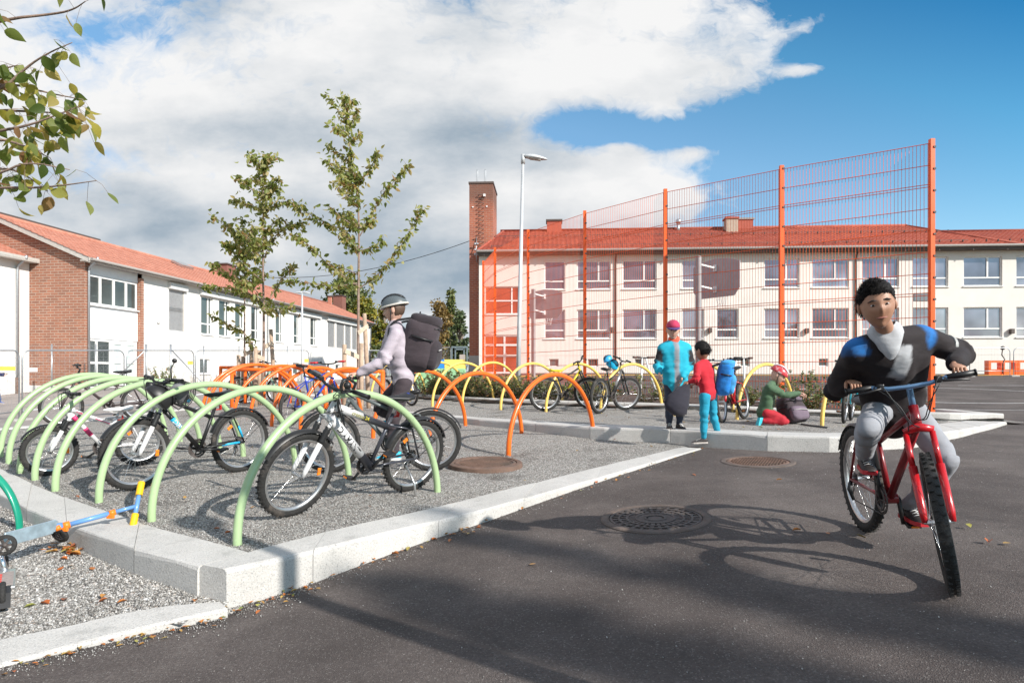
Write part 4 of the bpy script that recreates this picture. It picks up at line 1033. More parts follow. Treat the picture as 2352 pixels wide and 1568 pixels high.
# ------------------------------------------------------------------ manhole covers
def manhole(px, py, S, R, lab, grate, mat, frame_mat):
    c = hit(px, py, S); h = 0.05
    dx, dy = (S(c.x+h,c.y)-S(c.x-h,c.y))/(2*h), (S(c.x,c.y+h)-S(c.x,c.y-h))/(2*h)
    n = V(-dx,-dy,1).normalized(); M = Matrix.Translation(c+n*0.002) @ n.to_track_quat('Z','Y').to_matrix().to_4x4()
    o = empty('manhole_cover', mat=M)
    th = 0.007 if S is not S_low else 0.045
    MB().lathe([(R*1.22,-0.05),(R*1.2,th-0.006),(R*1.16,th),(R*1.03,th),(R*1.02,th-0.02),(R*1.02,-0.05)],56,smooth=False).build('ring', frame_mat, o)
    m = MB()
    if grate:
        for k in range(28):
            a = 2*PI*k/28; m.bar(V(math.cos(a)*R*0.22,math.sin(a)*R*0.22,th-0.016),V(math.cos(a)*R*0.98,math.sin(a)*R*0.98,th-0.016),0.02 if k%2 else 0.03,0.022)
        for r in (0.98,0.80,0.62,0.42,0.22): m.lathe([(R*(r+0.025),th-0.028),(R*(r+0.025),th-0.002),(R*(r-0.025),th-0.002),(R*(r-0.025),th-0.028)],48,smooth=False)
        m.lathe([(R*0.16,th-0.006),(0.0,th-0.006)],24)
        MB().lathe([(R,th-0.07),(0,th-0.07)],32).build('shaft', M_BLACK, o)
    else:
        m.lathe([(R,th-0.04),(R,th-0.006),(R*0.96,th-0.001),(R*0.9,th-0.001),(R*0.89,th-0.008),(0,th-0.008)],56,smooth=False)
        for i in range(-8,9):
            for j in range(-8,9):
                x, y = i*R*0.1+(j%2)*R*0.05, j*R*0.1
                if math.hypot(x,y) < R*0.84: m.box((x,y,th-0.004),(R*0.072,R*0.04,0.009))
    m.build('cover', mat, o); return tag(o, lab, 'manhole cover')
manhole(1505,1190,S_base,0.325,'dark round slotted drain grate set in the asphalt in front',True,M_IRON,simple('cover_ring',(0.125,0.095,0.08,1),0.85,0,0.3,10,0.5,60,dirt=((0.10,0.085,0.08,1),9,0.5)))
manhole(1740,1060,S_base,0.31,'rusty round manhole cover in the asphalt below the two children',False,M_RUST,simple('cover_ring',(0.16,0.13,0.12,1)))
manhole(1115,1071,S_low,0.315,'rusty round manhole cover lying proud in the gravel bed',False,M_RUST,M_RUST)
# ------------------------------------------------------------------ trees and planting
LEAFS = [(0,(0.13,0.17,0.045,1)),(0.3,(0.27,0.32,0.09,1)),(0.55,(0.41,0.43,0.16,1)),(0.75,(0.55,0.53,0.27,1)),(0.9,(0.56,0.45,0.20,1)),(1,(0.38,0.22,0.11,1))]
M_LEAF = leaf_mat('cherry_leaves', LEAFS, 0.58)
M_LEAFN = leaf_mat('near_leaves', [(0,(0.09,0.14,0.035,1)),(0.3,(0.20,0.26,0.07,1)),(0.55,(0.34,0.38,0.13,1)),(0.75,(0.50,0.44,0.09,1)),(0.9,(0.50,0.40,0.16,1)),(1,(0.28,0.15,0.08,1))], 0.62)
def leafy_branches(trunk, limbs, mb_w, mb_l, leaf, dens, r_trunk, spread, dz=0.5, start=0.15, seed=1, droop=1.0):
    """trunk/limbs: lists of world points; leaves hang off short side twigs"""
    rd = random.Random(seed)
    n = len(trunk); mb_w.tube(trunk, [r_trunk*(1-0.82*i/(n-1)) for i in range(n)], 10)
    for L in limbs:
        pts = smooth_line(L, 2); m = len(pts); r0 = r_trunk*0.42
        mb_w.tube(pts, [max(0.0035, r0*(1-0.85*i/(m-1))) for i in range(m)], 6)
        cum = sum((b-a).length for a, b in zip(pts[:-1], pts[1:]))
        nt = int(cum*dens)
        for k in range(nt):
            t = start+(1-start)*rd.random(); i = min(m-2, int(t*(m-1))); p = pts[i].lerp(pts[i+1], t*(m-1)-i)
            d = (pts[i+1]-pts[i]).normalized(); sd = V(rd.gauss(0,1), rd.gauss(0,1), rd.gauss(0,0.7)).normalized()
            q = p+(d*0.3+sd).normalized()*abs(rd.gauss(0,spread))
            if rd.random() < 0.4 and (q-p).length > 0.03: mb_w.tube([p,q],[0.003,0.0018],3,cap=False)
            ld = V(rd.gauss(0,0.6), rd.gauss(0,0.6), -0.55*droop+rd.gauss(0,0.45)).normalized()
            k2 = rd.uniform(0.7,1.15)
            leaf_quad(mb_l, q, ld, V(rd.gauss(0,1),rd.gauss(0,1),rd.gauss(0,1)), leaf*k2, leaf*0.52*k2, rd.uniform(0.05,0.3), rd.uniform(0,1.0))
def tz(x, y): return (459.4+0.3906*x, 202.1+0.3906*y)
def young_tree(base, Z, trunk_z, limbs_z, lab, seed, leaf=0.12, dens=92, r=0.032):
    rd = random.Random(seed); o = empty('young_tree', base); of = -V(*base)
    tr = [base+V(0,0,-0.1)]+[at(*tz(*p), Z) for p in trunk_z]
    trunk = smooth_line(tr, 1); limbs = []
    for L in limbs_z:
        b = rd.uniform(-0.5,0.5); P = [at(*tz(*p), Z+b*i/max(1,len(L)-1)) for i, p in enumerate(L)]; limbs.append(P)
    up = trunk[int(len(trunk)*0.45):]; limbs.append(up)
    for _ in range(14):
        i = rd.randrange(int(len(trunk)*0.42), len(trunk)-1); p = trunk[i]; a = rd.uniform(0,2*PI); l = rd.uniform(0.25,0.6)
        limbs.append([p, p+V(math.cos(a)*l*0.5,math.sin(a)*l*0.5,l*0.35), p+V(math.cos(a)*l,math.sin(a)*l,l*0.75)])
    mw, ml = MB(), MB()
    leafy_branches([p+of for p in trunk], [[q+of for q in L] for L in limbs], mw, ml, leaf, dens, r, 0.085, seed=seed)
    mw.build('trunk', M_BARK, o); ml.build('crown', M_LEAF, o)
    return tag(o, lab, 'tree', 'young staked cherry trees')
young_tree(TA, TA.y, [(930,1568),(932,1150),(935,900),(930,640),(900,500),(870,250),(845,60)],
 [[(930,1150),(800,1165),(680,1150),(520,1135)],[(930,1165),(820,1090),(700,990),(620,900),(555,865)],[(925,940),(860,840),(750,800),(640,740),(560,690)],
  [(930,1180),(1000,1135),(1100,1050),(1150,980),(1200,900),(1260,800),(1305,705)],[(935,960),(1000,940),(1075,900)],[(940,870),(1000,770),(1060,650),(1110,580),(1180,510),(1225,460)],
  [(930,560),(1000,480),(1050,375)],[(900,520),(840,480),(735,425)],[(932,1100),(850,1060),(760,1040)],[(870,250),(900,190),(925,140)],[(870,270),(820,240),(785,225)],[(930,700),(870,620),(850,560)]],
 'taller young cherry tree with long side branches in the right orange guard', 11)
young_tree(TB, TB.y, [(375,1568),(375,1300),(370,1080),(372,900),(372,700),(370,500),(385,408)],
 [[(375,1310),(310,1210),(200,1175),(30,1160)],[(375,1310),(430,1200),(500,1100),(545,1045)],[(372,720),(300,690),(195,655)],[(372,720),(450,690),(510,660),(590,690)],[(372,1010),(420,900),(480,830),(600,790)],
  [(370,560),(310,520),(260,560)],[(370,600),(430,560),(450,600)],[(375,1320),(450,1300),(530,1290)],[(372,1000),(320,960),(300,900)],[(372,860),(440,830),(540,800)],[(375,1250),(300,1150),(230,1130)]],
 'middle young cherry tree with a bushy crown beside the small one', 23, dens=98)
young_tree(TC, TC.y, [(262,1568),(262,1300),(265,1130),(255,950),(245,855)],
 [[(262,1250),(200,1130),(110,1060),(65,1030)],[(262,1100),(200,960),(140,910)],[(262,1430),(180,1400),(80,1340)],[(262,1440),(300,1500),(320,1530)],[(262,1300),(160,1290)],[(262,1200),(320,1120),(330,1060)],[(255,1000),(300,930),(290,890)]],
 'smallest young cherry tree at the left of the three', 31, leaf=0.125, dens=85, r=0.024)
def stakes(lab, Z, posts, slats):
    z0 = posts[0]; base = at(posts[0][0], 930, Z); base.z = E+S_low(base.x,Z); o = empty('tree_stakes', base); of = -V(*base)
    for px0, px1, ptop, dz in posts:
        zz = Z+dz; t = at(px1, ptop, zz); b = at(px0, 900, zz); b.z = E+S_low(b.x,zz)-0.2
        m = MB(); m.tube([b+of, b.lerp(t,0.5)+of, t+of],[0.045,0.043,0.04],10); m.build('stake', M_WOOD, o)
    for a, b in slats: MB().bar(at(*a)+of, at(*b)+of, 0.02, 0.085).build('slat', simple('slat_wood',(0.56,0.46,0.35,1),0.8,0,0.2,8), o)
    return tag(o, lab, 'tree stakes', 'wooden tree stakes')
Z = TA.y; stakes('three pale wooden stakes with slats holding the taller young tree', Z, [(791,791,791,-0.35),(830,830,788,-0.45),(848,837,720,0.3)], [((792,806,Z-.4),(829,822,Z-.1)),((822,765,Z-.05),(845,748,Z+.25))])
Z = TB.y; stakes('wooden stakes tied to the middle young tree', Z, [(587,587,799,-0.35),(597,595,805,0.3),(634,622,756,0.35)], [((586,816,Z-.3),(608,825,Z)),((606,797,Z),(628,787,Z+.3))])
Z = TC.y; stakes('wooden stakes tied to the smallest young tree', Z, [(548,548,815,-0.3),(558,558,818,0.3),(579,577,784,0.2)], [((549,832,Z-.25),(561,842,Z)),((561,815,Z),(578,806,Z+.15))])

# near tree whose twigs reach in at the top left (trunk stands left of the frame)
def near_tree():
    Z = 3.7; base = on(-4.0, 3.9, S_corner); o = empty('cherry_tree', base); of = -V(*base)
    tr = [base+V(0,0,-.1), base+V(0.03,-.02,1.2), base+V(0.0,0.02,2.4), base+V(0.05,0.0,3.6), base+V(0.1,0.05,4.6)]
    L = [[(0,45,3.5),(130,32,3.55),(170,22,3.5),(197,3,3.45)],[(0,212,3.7),(60,155,3.7),(110,122,3.65),(166,98,3.65)],[(30,190,3.7),(100,212,3.75),(190,229,3.7)],[(0,253,3.8),(60,256,3.8),(110,258,3.75),(165,265,3.7)],[(0,318,3.6),(40,330,3.6),(80,345,3.6),(112,362,3.6)],[(0,430,3.65),(70,432,3.6),(130,428,3.55),(222,415,3.5)],[(0,385,3.7),(50,395,3.7),(110,440,3.7)],[(0,160,3.75),(40,150,3.75)],[(0,300,3.5),(60,290,3.5),(120,268,3.5),(180,245,3.5)],[(0,400,3.5),(60,370,3.5),(160,390,3.5)]]
    limbs = []
    for k, l in enumerate(L):
        P = [at(*p) for p in l]; root = tr[2].lerp(tr[3], 0.2+0.08*k) if k != 0 else tr[4]
        root = V(root.x, root.y, min(root.z, P[0].z-0.15)); limbs.append([root, root.lerp(P[0],0.55)+V(0,0,0.05)]+P)
    mw, ml = MB(), MB(); rd = random.Random(5)
    mw.tube([p+of for p in tr],[0.055,0.05,0.042,0.03,0.012],12)
    dens = [9,20,32,38,30,7,26,22,40,18]
    for k, P in enumerate(limbs):
        pts = smooth_line([p+of for p in P],2); m = len(pts)
        mw.tube(pts,[max(0.0022,0.013*(1-0.88*i/(m-1))) for i in range(m)],7)
        vis = sum((b-a).length for a,b in zip(P[1:-1],P[2:]))
        for _ in range(int(dens[k]*.88)):
            t = rd.uniform(0.40,1); i = min(m-2,int(t*(m-1))); p = pts[i].lerp(pts[i+1],t*(m-1)-i)
            q = p+V(rd.gauss(0,.045),rd.gauss(0,.07),rd.gauss(-.03,.045)); mw.tube([p,p.lerp(q,.5)+V(0,0,.012),q],[0.0013,0.001,0.001],3,cap=False)
            s = rd.uniform(.75,1.2); ld = V(rd.gauss(.1,.55),rd.gauss(0,.55),-.75+rd.gauss(0,.35)).normalized()
            leaf_fine(ml,q,ld,V(rd.gauss(0,1),rd.gauss(0,1),rd.gauss(0,1)),0.086*s,0.054*s,rd.uniform(.1,.5),rd.uniform(0,.9))
    mw.build('trunk', M_BARK, o); ml.build('crown', M_LEAFN, o)
    return tag(o, 'green leafy cherry twigs reaching in at the top left corner', 'tree')
near_tree()

# trees beyond the school
def far_tree(px, ytop, ybot, wpx, Z, mat, lab, kind='round', seed=1, n=2600, leaf=0.42, group='trees beyond the school yard'):
    rd = random.Random(seed); b = at(px, ybot, Z); H = (ybot-ytop)/F*Z; W = wpx/F*Z/2
    g0 = E-0.2; o = empty('tree', V(b.x,Z,g0)); h0 = b.z-g0
    mw = MB(); tr = [V(0,0,-.2),V(rd.uniform(-.1,.1),0,h0+H*0.3),V(rd.uniform(-.3,.3),0,h0+H*0.65),V(0,0,h0+H*0.97)]; mw.tube(tr,[0.35,0.26,0.15,0.03],8)
    cl = []
    for k in range(46 if kind != 'spruce' else 60):
        if kind == 'spruce':
            t = rd.random()**0.8; r = W*(1.02-t)*rd.uniform(0.35,1); a = rd.uniform(0,2*PI); c = V(r*math.cos(a),r*math.sin(a),h0+t*H); s = 0.35+0.5*(1-t)
        else:
            t = rd.uniform(0.04,0.97); prof = math.sin(PI*min(1,(t*0.86+0.12)))**0.6; r = W*prof*rd.uniform(0.2,0.95); a = rd.uniform(0,2*PI); c = V(r*math.cos(a),r*math.sin(a),h0+t*H); s = W*rd.uniform(0.16,0.36)
        cl.append((c,s)); q = V(0,0,max(h0*0.6,c.z-H*0.22)); mw.tube([q,q.lerp(c,.5)+V(0,0,.2),c],[0.09,0.05,0.02],4,cap=False)
    mw.build('trunk', simple('bark_grey',(0.20,0.16,0.13,1),0.9,0,0.3,3), o); ml = MB()
    for i in range(n):
        c, s = cl[rd.randrange(len(cl))]; u = V(rd.gauss(0,1),rd.gauss(0,1),rd.gauss(0,.8)).normalized()*s*rd.random()**0.35; k = rd.uniform(.6,1.2)
        leaf_quad(ml,c+u,V(rd.gauss(0,1),rd.gauss(0,1),rd.gauss(-.2,.7)),V(rd.gauss(0,1),rd.gauss(0,1),rd.gauss(0,1)),leaf*k,leaf*.62*k,.15,.3)
    ml.build('crown', mat, o); return tag(o, lab, 'tree', group)
M_FY = leaf_mat('foliage_yellow_green',[(0,(0.09,0.12,0.025,1)),(0.4,(0.20,0.21,0.04,1)),(0.75,(0.36,0.31,0.05,1)),(1,(0.44,0.33,0.05,1))],0.3)
M_FG = leaf_mat('foliage_green',[(0,(0.06,0.095,0.028,1)),(0.5,(0.13,0.165,0.05,1)),(1,(0.21,0.21,0.08,1))],0.25)
M_FB = leaf_mat('foliage_birch',[(0,(0.13,0.09,0.03,1)),(0.5,(0.27,0.18,0.065,1)),(1,(0.38,0.26,0.09,1))],0.3)
M_FP = leaf_mat('foliage_pine',[(0,(0.04,0.07,0.03,1)),(0.5,(0.085,0.12,0.048,1)),(1,(0.15,0.175,0.08,1))],0.15)
far_tree(795,640,800,150,88,M_FG,'large green tree behind the far end of the white wing',seed=3,n=3600,leaf=.55)
far_tree(838,688,830,100,80,M_FY,'yellowing tree behind the white wing just right of the tall young trunk',seed=4,n=2600,leaf=.45)
far_tree(882,704,830,70,76,M_FY,'bright yellow tree right above the grey cyclist helmet',seed=14,n=2000,leaf=.42)
far_tree(1008,690,845,72,72,M_FB,'tall brown autumn birch between the cyclist and the brick chimney',seed=6,n=2300,leaf=.34)
far_tree(1036,668,830,46,80,M_FG,'slim pale green pointed tree behind the autumn birch','spruce',seed=7,n=1500,leaf=.42)
far_tree(1056,716,850,54,66,M_FP,'dark pine right beside the tall brick chimney',seed=8,n=2200,leaf=.33)
far_tree(905,748,850,80,70,M_FG,'low dark green bushy tree behind the grey cyclist',seed=9,n=1500,leaf=.4)
far_tree(965,770,860,70,62,M_FB,'low brown bushy tree right of the grey cyclist backpack',seed=10,n=1500,leaf=.36)

# shrubs in the planting strip
M_SHR = leaf_mat('shrub_leaves',[(0,(0.07,0.10,0.035,1)),(0.45,(0.15,0.19,0.065,1)),(0.8,(0.24,0.26,0.10,1)),(0.93,(0.36,0.23,0.09,1)),(1,(0.50,0.24,0.10,1))],0.2)
def shrub_proto(seed, n, tall):
    rd = random.Random(seed); o = empty('shrub'); mw, ml = MB(), MB()
    for k in range(n):
        a = rd.uniform(0,2*PI); r = rd.random()**.6*0.42; h = tall*rd.uniform(.5,1)
        p = [V(r*.25*math.cos(a),r*.25*math.sin(a),0),V(r*.7*math.cos(a),r*.7*math.sin(a),h*.55),V(r*math.cos(a)*1.1,r*math.sin(a)*1.1,h)]
        mw.tube(p,[.006,.004,.002],4,cap=False); pts = smooth_line(p,1)
        for j in range(26):
            t = rd.uniform(.12,1); i = min(len(pts)-2,int(t*(len(pts)-1))); q = pts[i].lerp(pts[i+1],rd.random())
            leaf_quad(ml,q,V(rd.gauss(0,1),rd.gauss(0,1),rd.gauss(.35,.5)),V(rd.gauss(0,1),rd.gauss(0,1),1),rd.uniform(.05,.085),rd.uniform(.018,.03),.2,.4)
    mw.build('stem', M_BARK, o); ml.build('foliage', M_SHR, o); return o
PROTO = [shrub_proto(1,34,.55),shrub_proto(2,24,.5),shrub_proto(3,13,.75)]
SPOT = [(985,905,16.0,0,1.1),(1012,906,15.9,0,1.15),(1040,908,15.7,0,1.15),(1066,910,15.4,0,1.1),(1094,911,15.2,0,1.1),(1122,913,15,1,1.1),(1150,914,14.9,0,1.1),(1176,915,14.8,1,1.1),(1206,917,14.7,0,1.0),(1250,919,14.5,0,1.15),(1283,920,14.4,1,1.1),(1330,921,14.3,1,1.0),(1362,922,14.2,0,1.1),(1400,923,14.1,1,.9),(1485,926,13.9,2,1.0),(1530,927,13.7,1,.8),(1640,930,13.4,2,.7),(1700,932,13.2,1,.95),(1716,934,13.1,0,.8),(1790,936,12.9,2,.8),(1832,938,12.8,2,1.15),(1856,938,12.8,1,1.1),(1880,940,12.7,2,1.0),(1960,942,12.6,1,.9),(2090,948,12.4,1,.8)]
SLAB = ['low green shrub at the left end of the planting strip, behind the cyclist legs','low green shrub under the colourful container, left','low green shrub under the yellow container lid','low green shrub right below the steel gate','low green shrub left of the street lamp, below the first fence post','low green shrub below the second orange fence post','low green shrub touching the left of the street lamp foot','low thin shrub at the street lamp foot','low green shrub just right of the street lamp foot','low shrub behind the rear wheel of the yellow and black bicycle','low shrub behind the frame of the yellow and black bicycle','low shrub behind the front wheel of the yellow and black bicycle','low shrub between the two mountain bicycles','low shrub behind the rear wheel of the bicycle with the blue helmet','sparse tall shrub left of the child in the turquoise jacket','small shrub behind the legs of the child in the turquoise jacket','sparse shrub behind the blue backpack','shrub behind the red bicycle handlebar','dense shrub between the red bicycle and the kneeling child','sparse shrub behind the helmet of the kneeling child','tallest sparse shrub right of the kneeling child','leafy shrub left of the last yellow arch','sparse shrub behind the last yellow arch','low shrub behind the elbow of the riding boy','low shrub behind the front fork of the riding boy']
for i, (px, py, Z, k, s) in enumerate(SPOT):
    x = (px-CX)/F*Z; z = E+max(S_up(x,Z)+0.04, S_base(x,Z)+0.03)
    o = PROTO[k] if k in (0,1,2) and not PROTO[k].get('used') else copy_tree(PROTO[k])
    PROTO[k]['used'] = 1
    o.location = (x,Z,z); o.rotation_euler.z = i*1.7; o.scale = (s,s,s*random.uniform(.85,1.15)); tag(o, SLAB[i], 'shrub', 'shrubs in the planting strip')
for p in PROTO:
    if 'used' in p: del p['used']
for ob in bpy.data.objects:
    if 'used' in ob: del ob['used']
# weed by the white wing
o = copy_tree(PROTO[1]); p = at(370,888,31.5); o.location = (p.x,p.y,E+S_base(p.x,p.y)); o.scale = (1.4,1.4,2.6); tag(o, 'wild green bush growing at the foot of the white wing wall', 'shrub')
mb = MB(); rd = random.Random(2)
for _ in range(260):
    px = rd.uniform(330,700); Z = lerp(33,46,(px-330)/370)+rd.uniform(-.4,.4); x = (px-CX)/F*Z; z = E+S_base(x,Z); h = rd.uniform(.15,.8)
    mb.tube([V(x,Z,z),V(x+rd.gauss(0,.06),Z,z+h*.6),V(x+rd.gauss(0,.14),Z,z+h)],[.008,.006,.002],3,cap=False)
tag(mb.build('dry_grass', simple('straw',(0.42,0.33,0.22,1),0.9)), 'dry grass stalks along the foot of the white wing', 'grass', kind='stuff')

# behind the camera: the tree and the lamp post that throw the shadows in the foreground
SUN_EL, SUN_AZ = math.radians(31), math.radians(40)
SUNV = V(math.cos(SUN_EL)*math.cos(SUN_AZ), -math.cos(SUN_EL)*math.sin(SUN_AZ), math.sin(SUN_EL))
def shadow_caster(gx, gy, h):
    """foot-plane position of a point h above ground whose shadow lands at (gx, gy)"""
    t = h/SUNV.z; return (gx+SUNV.x*t, gy+SUNV.y*t)
def column_tree(tip, H, r0, k, depth, n, lab, seed):
    """slender tree out of view whose tip throws its shadow on the ground point tip"""
    rd = random.Random(seed); x, y = shadow_caster(tip[0], tip[1], H); zt = E+S_base(*tip)+H; f = on(x,y,S_base); o = empty('tree', f); mw, ml = MB(), MB(); top = zt-f.z
    mw.tube([V(0,0,-.2),V(.03,0,top*.6),V(0,0,top-.2)],[.16,.09,.02],10)
    for _ in range(n):
        q = depth*rd.random()**.75; r = (r0+k*q)*rd.random()**.55*(1+.35*math.sin(q*3.1+seed)); a = rd.uniform(0,2*PI)
        leaf_quad(ml,V(r*math.cos(a),r*math.sin(a),top-q),V(rd.gauss(0,1),rd.gauss(0,1),rd.gauss(0,.7)),V(rd.gauss(0,1),rd.gauss(0,1),rd.gauss(0,1)),.24,.17,.15,.3)
    mw.build('trunk', M_BARK, o); ml.build('crown', M_LEAF, o); return tag(o, lab, 'tree', None)
column_tree((-.78,4.93), 11.0, .05, .032, 4.5, 420, 'slimmest tall tree standing behind the viewer', 3)
column_tree((-1.0,3.98), 12.5, .06, .115, 5.5, 1500, 'broadest tall tree standing behind the viewer', 5)
column_tree((1.3,3.05), 11.5, .05, .10, 5.0, 900, 'tall tree farthest right behind the viewer', 9)
x0, y0 = shadow_caster(-1.33,3.80,0); d = SUNV.xy.normalized()
lp = V(x0+d.x*5.2, y0+d.y*5.2, 0)
street_lamp_b = empty('street_lamp', V(lp.x,lp.y,E+S_base(lp.x,lp.y)))
MB().tube([V(0,0,-.3),V(0,0,3.75)],[0.065,0.05],14).build('pole', M_LAMP, street_lamp_b); m = MB(); m.ball((0,0,3.85),(0.14,0.14,0.14)); m.build('lamp_head', M_LAMP, street_lamp_b)
tag(street_lamp_b, 'lower grey lamp post behind the viewer with a ball head', 'street lamp')

# trees across the yard behind the viewer (they show only as reflections in the school windows)
def rear_tree(x, y, H, W, mat, lab, seed):
    rd = random.Random(seed); o = empty('tree', (x,y,E-1.4)); mw, ml = MB(), MB(); mw.tube([V(0,0,-.3),V(.1,0,H*.5),V(0,0,H*.9)],[.3,.2,.06],7)
    cl = []
    for _ in range(26):
        t = rd.uniform(.22,.98); r = W*math.sin(PI*min(1,t*.85+.1))**.6*rd.random()**.5; a = rd.uniform(0,2*PI); cl.append((V(r*math.cos(a),r*math.sin(a),H*t),W*rd.uniform(.2,.4)))
    for _ in range(900):
        c, s = cl[rd.randrange(26)]; u = V(rd.gauss(0,1),rd.gauss(0,1),rd.gauss(0,.8)).normalized()*s*rd.random()**.4
        leaf_quad(ml,c+u,V(rd.gauss(0,1),rd.gauss(0,1),rd.gauss(-.2,.7)),V(rd.gauss(0,1),rd.gauss(0,1),rd.gauss(0,1)),.8,.55,.15,.3)
    mw.build('trunk', M_BARK, o); ml.build('crown', mat, o); tag(o, lab, 'tree')
for i, (x,y,H,W) in enumerate(((-16,-34,9.5,3.4),(4,-40,12,4),(13,-46,10,3.6),(28,-42,13,4.4),(44,-48,11,4),(-34,-44,12,4.5))):
    rear_tree(x,y,H,W,M_FG if i%2 else M_FP,['dark tree far behind the viewer on the left','tall green tree straight behind the viewer','dark tree behind the viewer, right of the tall green one','broadest green tree far behind the viewer on the right','dark tree behind the viewer at the far right','broad green tree behind the viewer at the far left'][i],40+i)
# ------------------------------------------------------------------ bicycles
def text_mesh(txt, size, ext=0.0008):
    cu = bpy.data.curves.new('t','FONT'); cu.body = txt; cu.size = size; cu.extrude = ext; cu.offset = size*0.018; cu.align_x = 'LEFT'; cu.align_y = 'CENTER'; cu.resolution_u = 2
    ob = bpy.data.objects.new('t',cu); COL.objects.link(ob); dg = bpy.context.evaluated_depsgraph_get(); dg.update()
    me = bpy.data.meshes.new_from_object(ob.evaluated_get(dg)); bpy.data.objects.remove(ob); bpy.data.curves.remove(cu); return me
def lettering(parent, txt, size, a, b, r, side, mat, f=0.1, roll=0.0, name='lettering'):
    """letters lying along the tube a->b on the side given by vector side"""
    me = text_mesh(txt, size); x = (b-a).normalized(); z = (side-x*side.dot(x)).normalized(); y = z.cross(x)
    wrap = r
    m = MB(); p0 = a.lerp(b, f)
    for v in me.vertices: pass
    vs = []
    for v in me.vertices:
        th = v.co.y/wrap; rr = wrap+0.0008+v.co.z
        vs.append(p0+x*v.co.x+z*(math.cos(th)*rr)+y*(math.sin(th)*rr))
    m.add(vs, [tuple(p.vertices) for p in me.polygons]); bpy.data.meshes.remove(me)
    return m.build(name, mat, parent)
def rot_about(p0, ax, ang):
    return Matrix.Translation(p0) @ Matrix.Rotation(ang,4,ax) @ Matrix.Translation(-p0)
def bicycle(rear, front, lab, D=0.62, frame=None, fork=None, saddle=None, grip=None, steer=0.0, lean=0.0, det=2, fender=(False,False), tw=0.024, tr=1.0, bwid=0.29, frame2=None, bar='mtb', kick=False, crank=1.0, sad_h=0.0, group=None, rimmat=None, suspension=False, name='bicycle', rscale=1.0):
    frame = frame or M_BLACK; fork = fork or frame; saddle = saddle or M_BLACK; grip = grip or M_BLACK; rimmat = rimmat or M_ALU
    rear, front = V(*rear), V(*front); X = (front-rear); wb = X.length; X = X/wb; Y = V(0,0,1).cross(X).normalized(); Zv = X.cross(Y)
    R3 = Matrix((X,Y,Zv)).transposed() @ Matrix.Rotation(lean,3,'X')
    o = empty(name, mat=Matrix.Translation(rear) @ R3.to_4x4()); tag(o, lab, 'bicycle', group)
    R = D/2; k = wb/1.0
    ns = 12 if det > 1 else 8
    bb = V(0.42*wb,0,R*0.92); st = bb+V(-0.15*k,0,0.38*k); ax = V(-0.342,0,0.94)
    crown = V(wb-0.045,0,R)+ax*(R+0.085)/0.94; ht = crown+ax*0.125*k; stem = ht+ax*0.075
    S = rot_about(crown, ax, steer) if steer else Matrix.Identity(4)
    T3 = lambda p: S @ p
    # frame
    m = MB(); rd, rt = 0.021*tr, 0.017*tr
    m.tube([crown,ht],0.023,ns); m.tube([crown+ax*0.03,bb],rd,ns); m.tube([ht-ax*0.03,st-V(-0.035,0,0.09)*k],rt,ns); m.tube([bb,st],0.0165,ns); m.lathe([(0.03,-0.037),(0.03,0.037)],12,Matrix.Translation(bb) @ Matrix.Rotation(PI/2,4,'X'))
    for s in (-1,1):
        dp = V(0,s*0.062,R); m.tube([bb+V(-0.03,s*0.03,0),V(R*1.0,s*0.045,R*0.97),dp],0.010,8); m.tube([st-V(-0.03,-s*0.012,0.08)*k,V(-0.0+0.11,s*0.05,R+0.26),dp],0.0085,8)
    fr = m.build('frame', frame, o)
    if frame2:
        m = MB(); m.tube([lerp(crown+ax*0.03,bb,0.03),lerp(crown+ax*0.03,bb,frame2[1])],rd+0.0022,ns); m.tube([lerp(ht-ax*.03,st-V(-.035,0,.09)*k,0.02),lerp(ht-ax*.03,st-V(-.035,0,.09)*k,frame2[2])],rt+0.002,ns); m.tube([crown-ax*.002,ht+ax*.002],0.025,ns); m.build('frame_panel', frame2[0], fr)
    # fork
    m = MB(); fa = V(wb,0,R)
    for s in (-1,1):
        yo = s*0.058; top = crown+V(0,yo,0)-ax*0.01; mid = top.lerp(fa+V(0,yo,0),0.42)
        m.tube([T3(top),T3(mid)],0.014,ns); m.tube([T3(mid+ax*0.02),T3(fa+V(0,yo,0)+ax*0.05),T3(fa+V(0,yo,0))],[0.02,0.018,0.013],ns)
    m.tube([T3(crown+V(0,-.066,0)),T3(crown+V(0,0,.02)),T3(crown+V(0,.066,0))],[.017,.024,.017],ns)
    fk = m.build('fork', fork, o)
    if suspension:
        m = MB()
        for s in (-1,1):
            top = crown+V(0,s*.058,0); mid = top.lerp(fa+V(0,s*.058,0),.42)
            m.tube([T3(top.lerp(mid,.25+.1*i)) for i in range(8)],[.021 if i%2 else .026 for i in range(8)],ns)
        m.build('fork_boot', M_BLACK, fk)
    # wheels
    for wi, (cw, M) in enumerate(((V(0,0,R),Matrix.Identity(4)),(fa,S))):
        w = empty('wheel'); w.parent = o; rc = Matrix.Rotation(PI/2,4,'X'); Mx = M @ Matrix.Translation(cw) @ rc; N = 44 if det > 1 else 30
        pr = [(R-tw*2.0,-tw*.62),(R-tw*1.1,-tw),(R-tw*.35,-tw*.82),(R,-tw*.25),(R,tw*.25),(R-tw*.35,tw*.82),(R-tw*1.1,tw),(R-tw*2.0,tw*.62)]
        m = MB(); m.lathe(pr,N,Mx)
        if det > 1:
            for q in range(46):
                a = 2*PI*q/46
                for s in (-1,1):
                    p = V(math.cos(a+s*.03)*(R-.002),math.sin(a+s*.03)*(R-.002),s*tw*.5); m.box(Mx @ p,(0.017,0.007,0.017),(Mx @ Matrix.Rotation(a,4,'Z')).to_3x3())
        m.build('tyre', M_RUBBER, w)
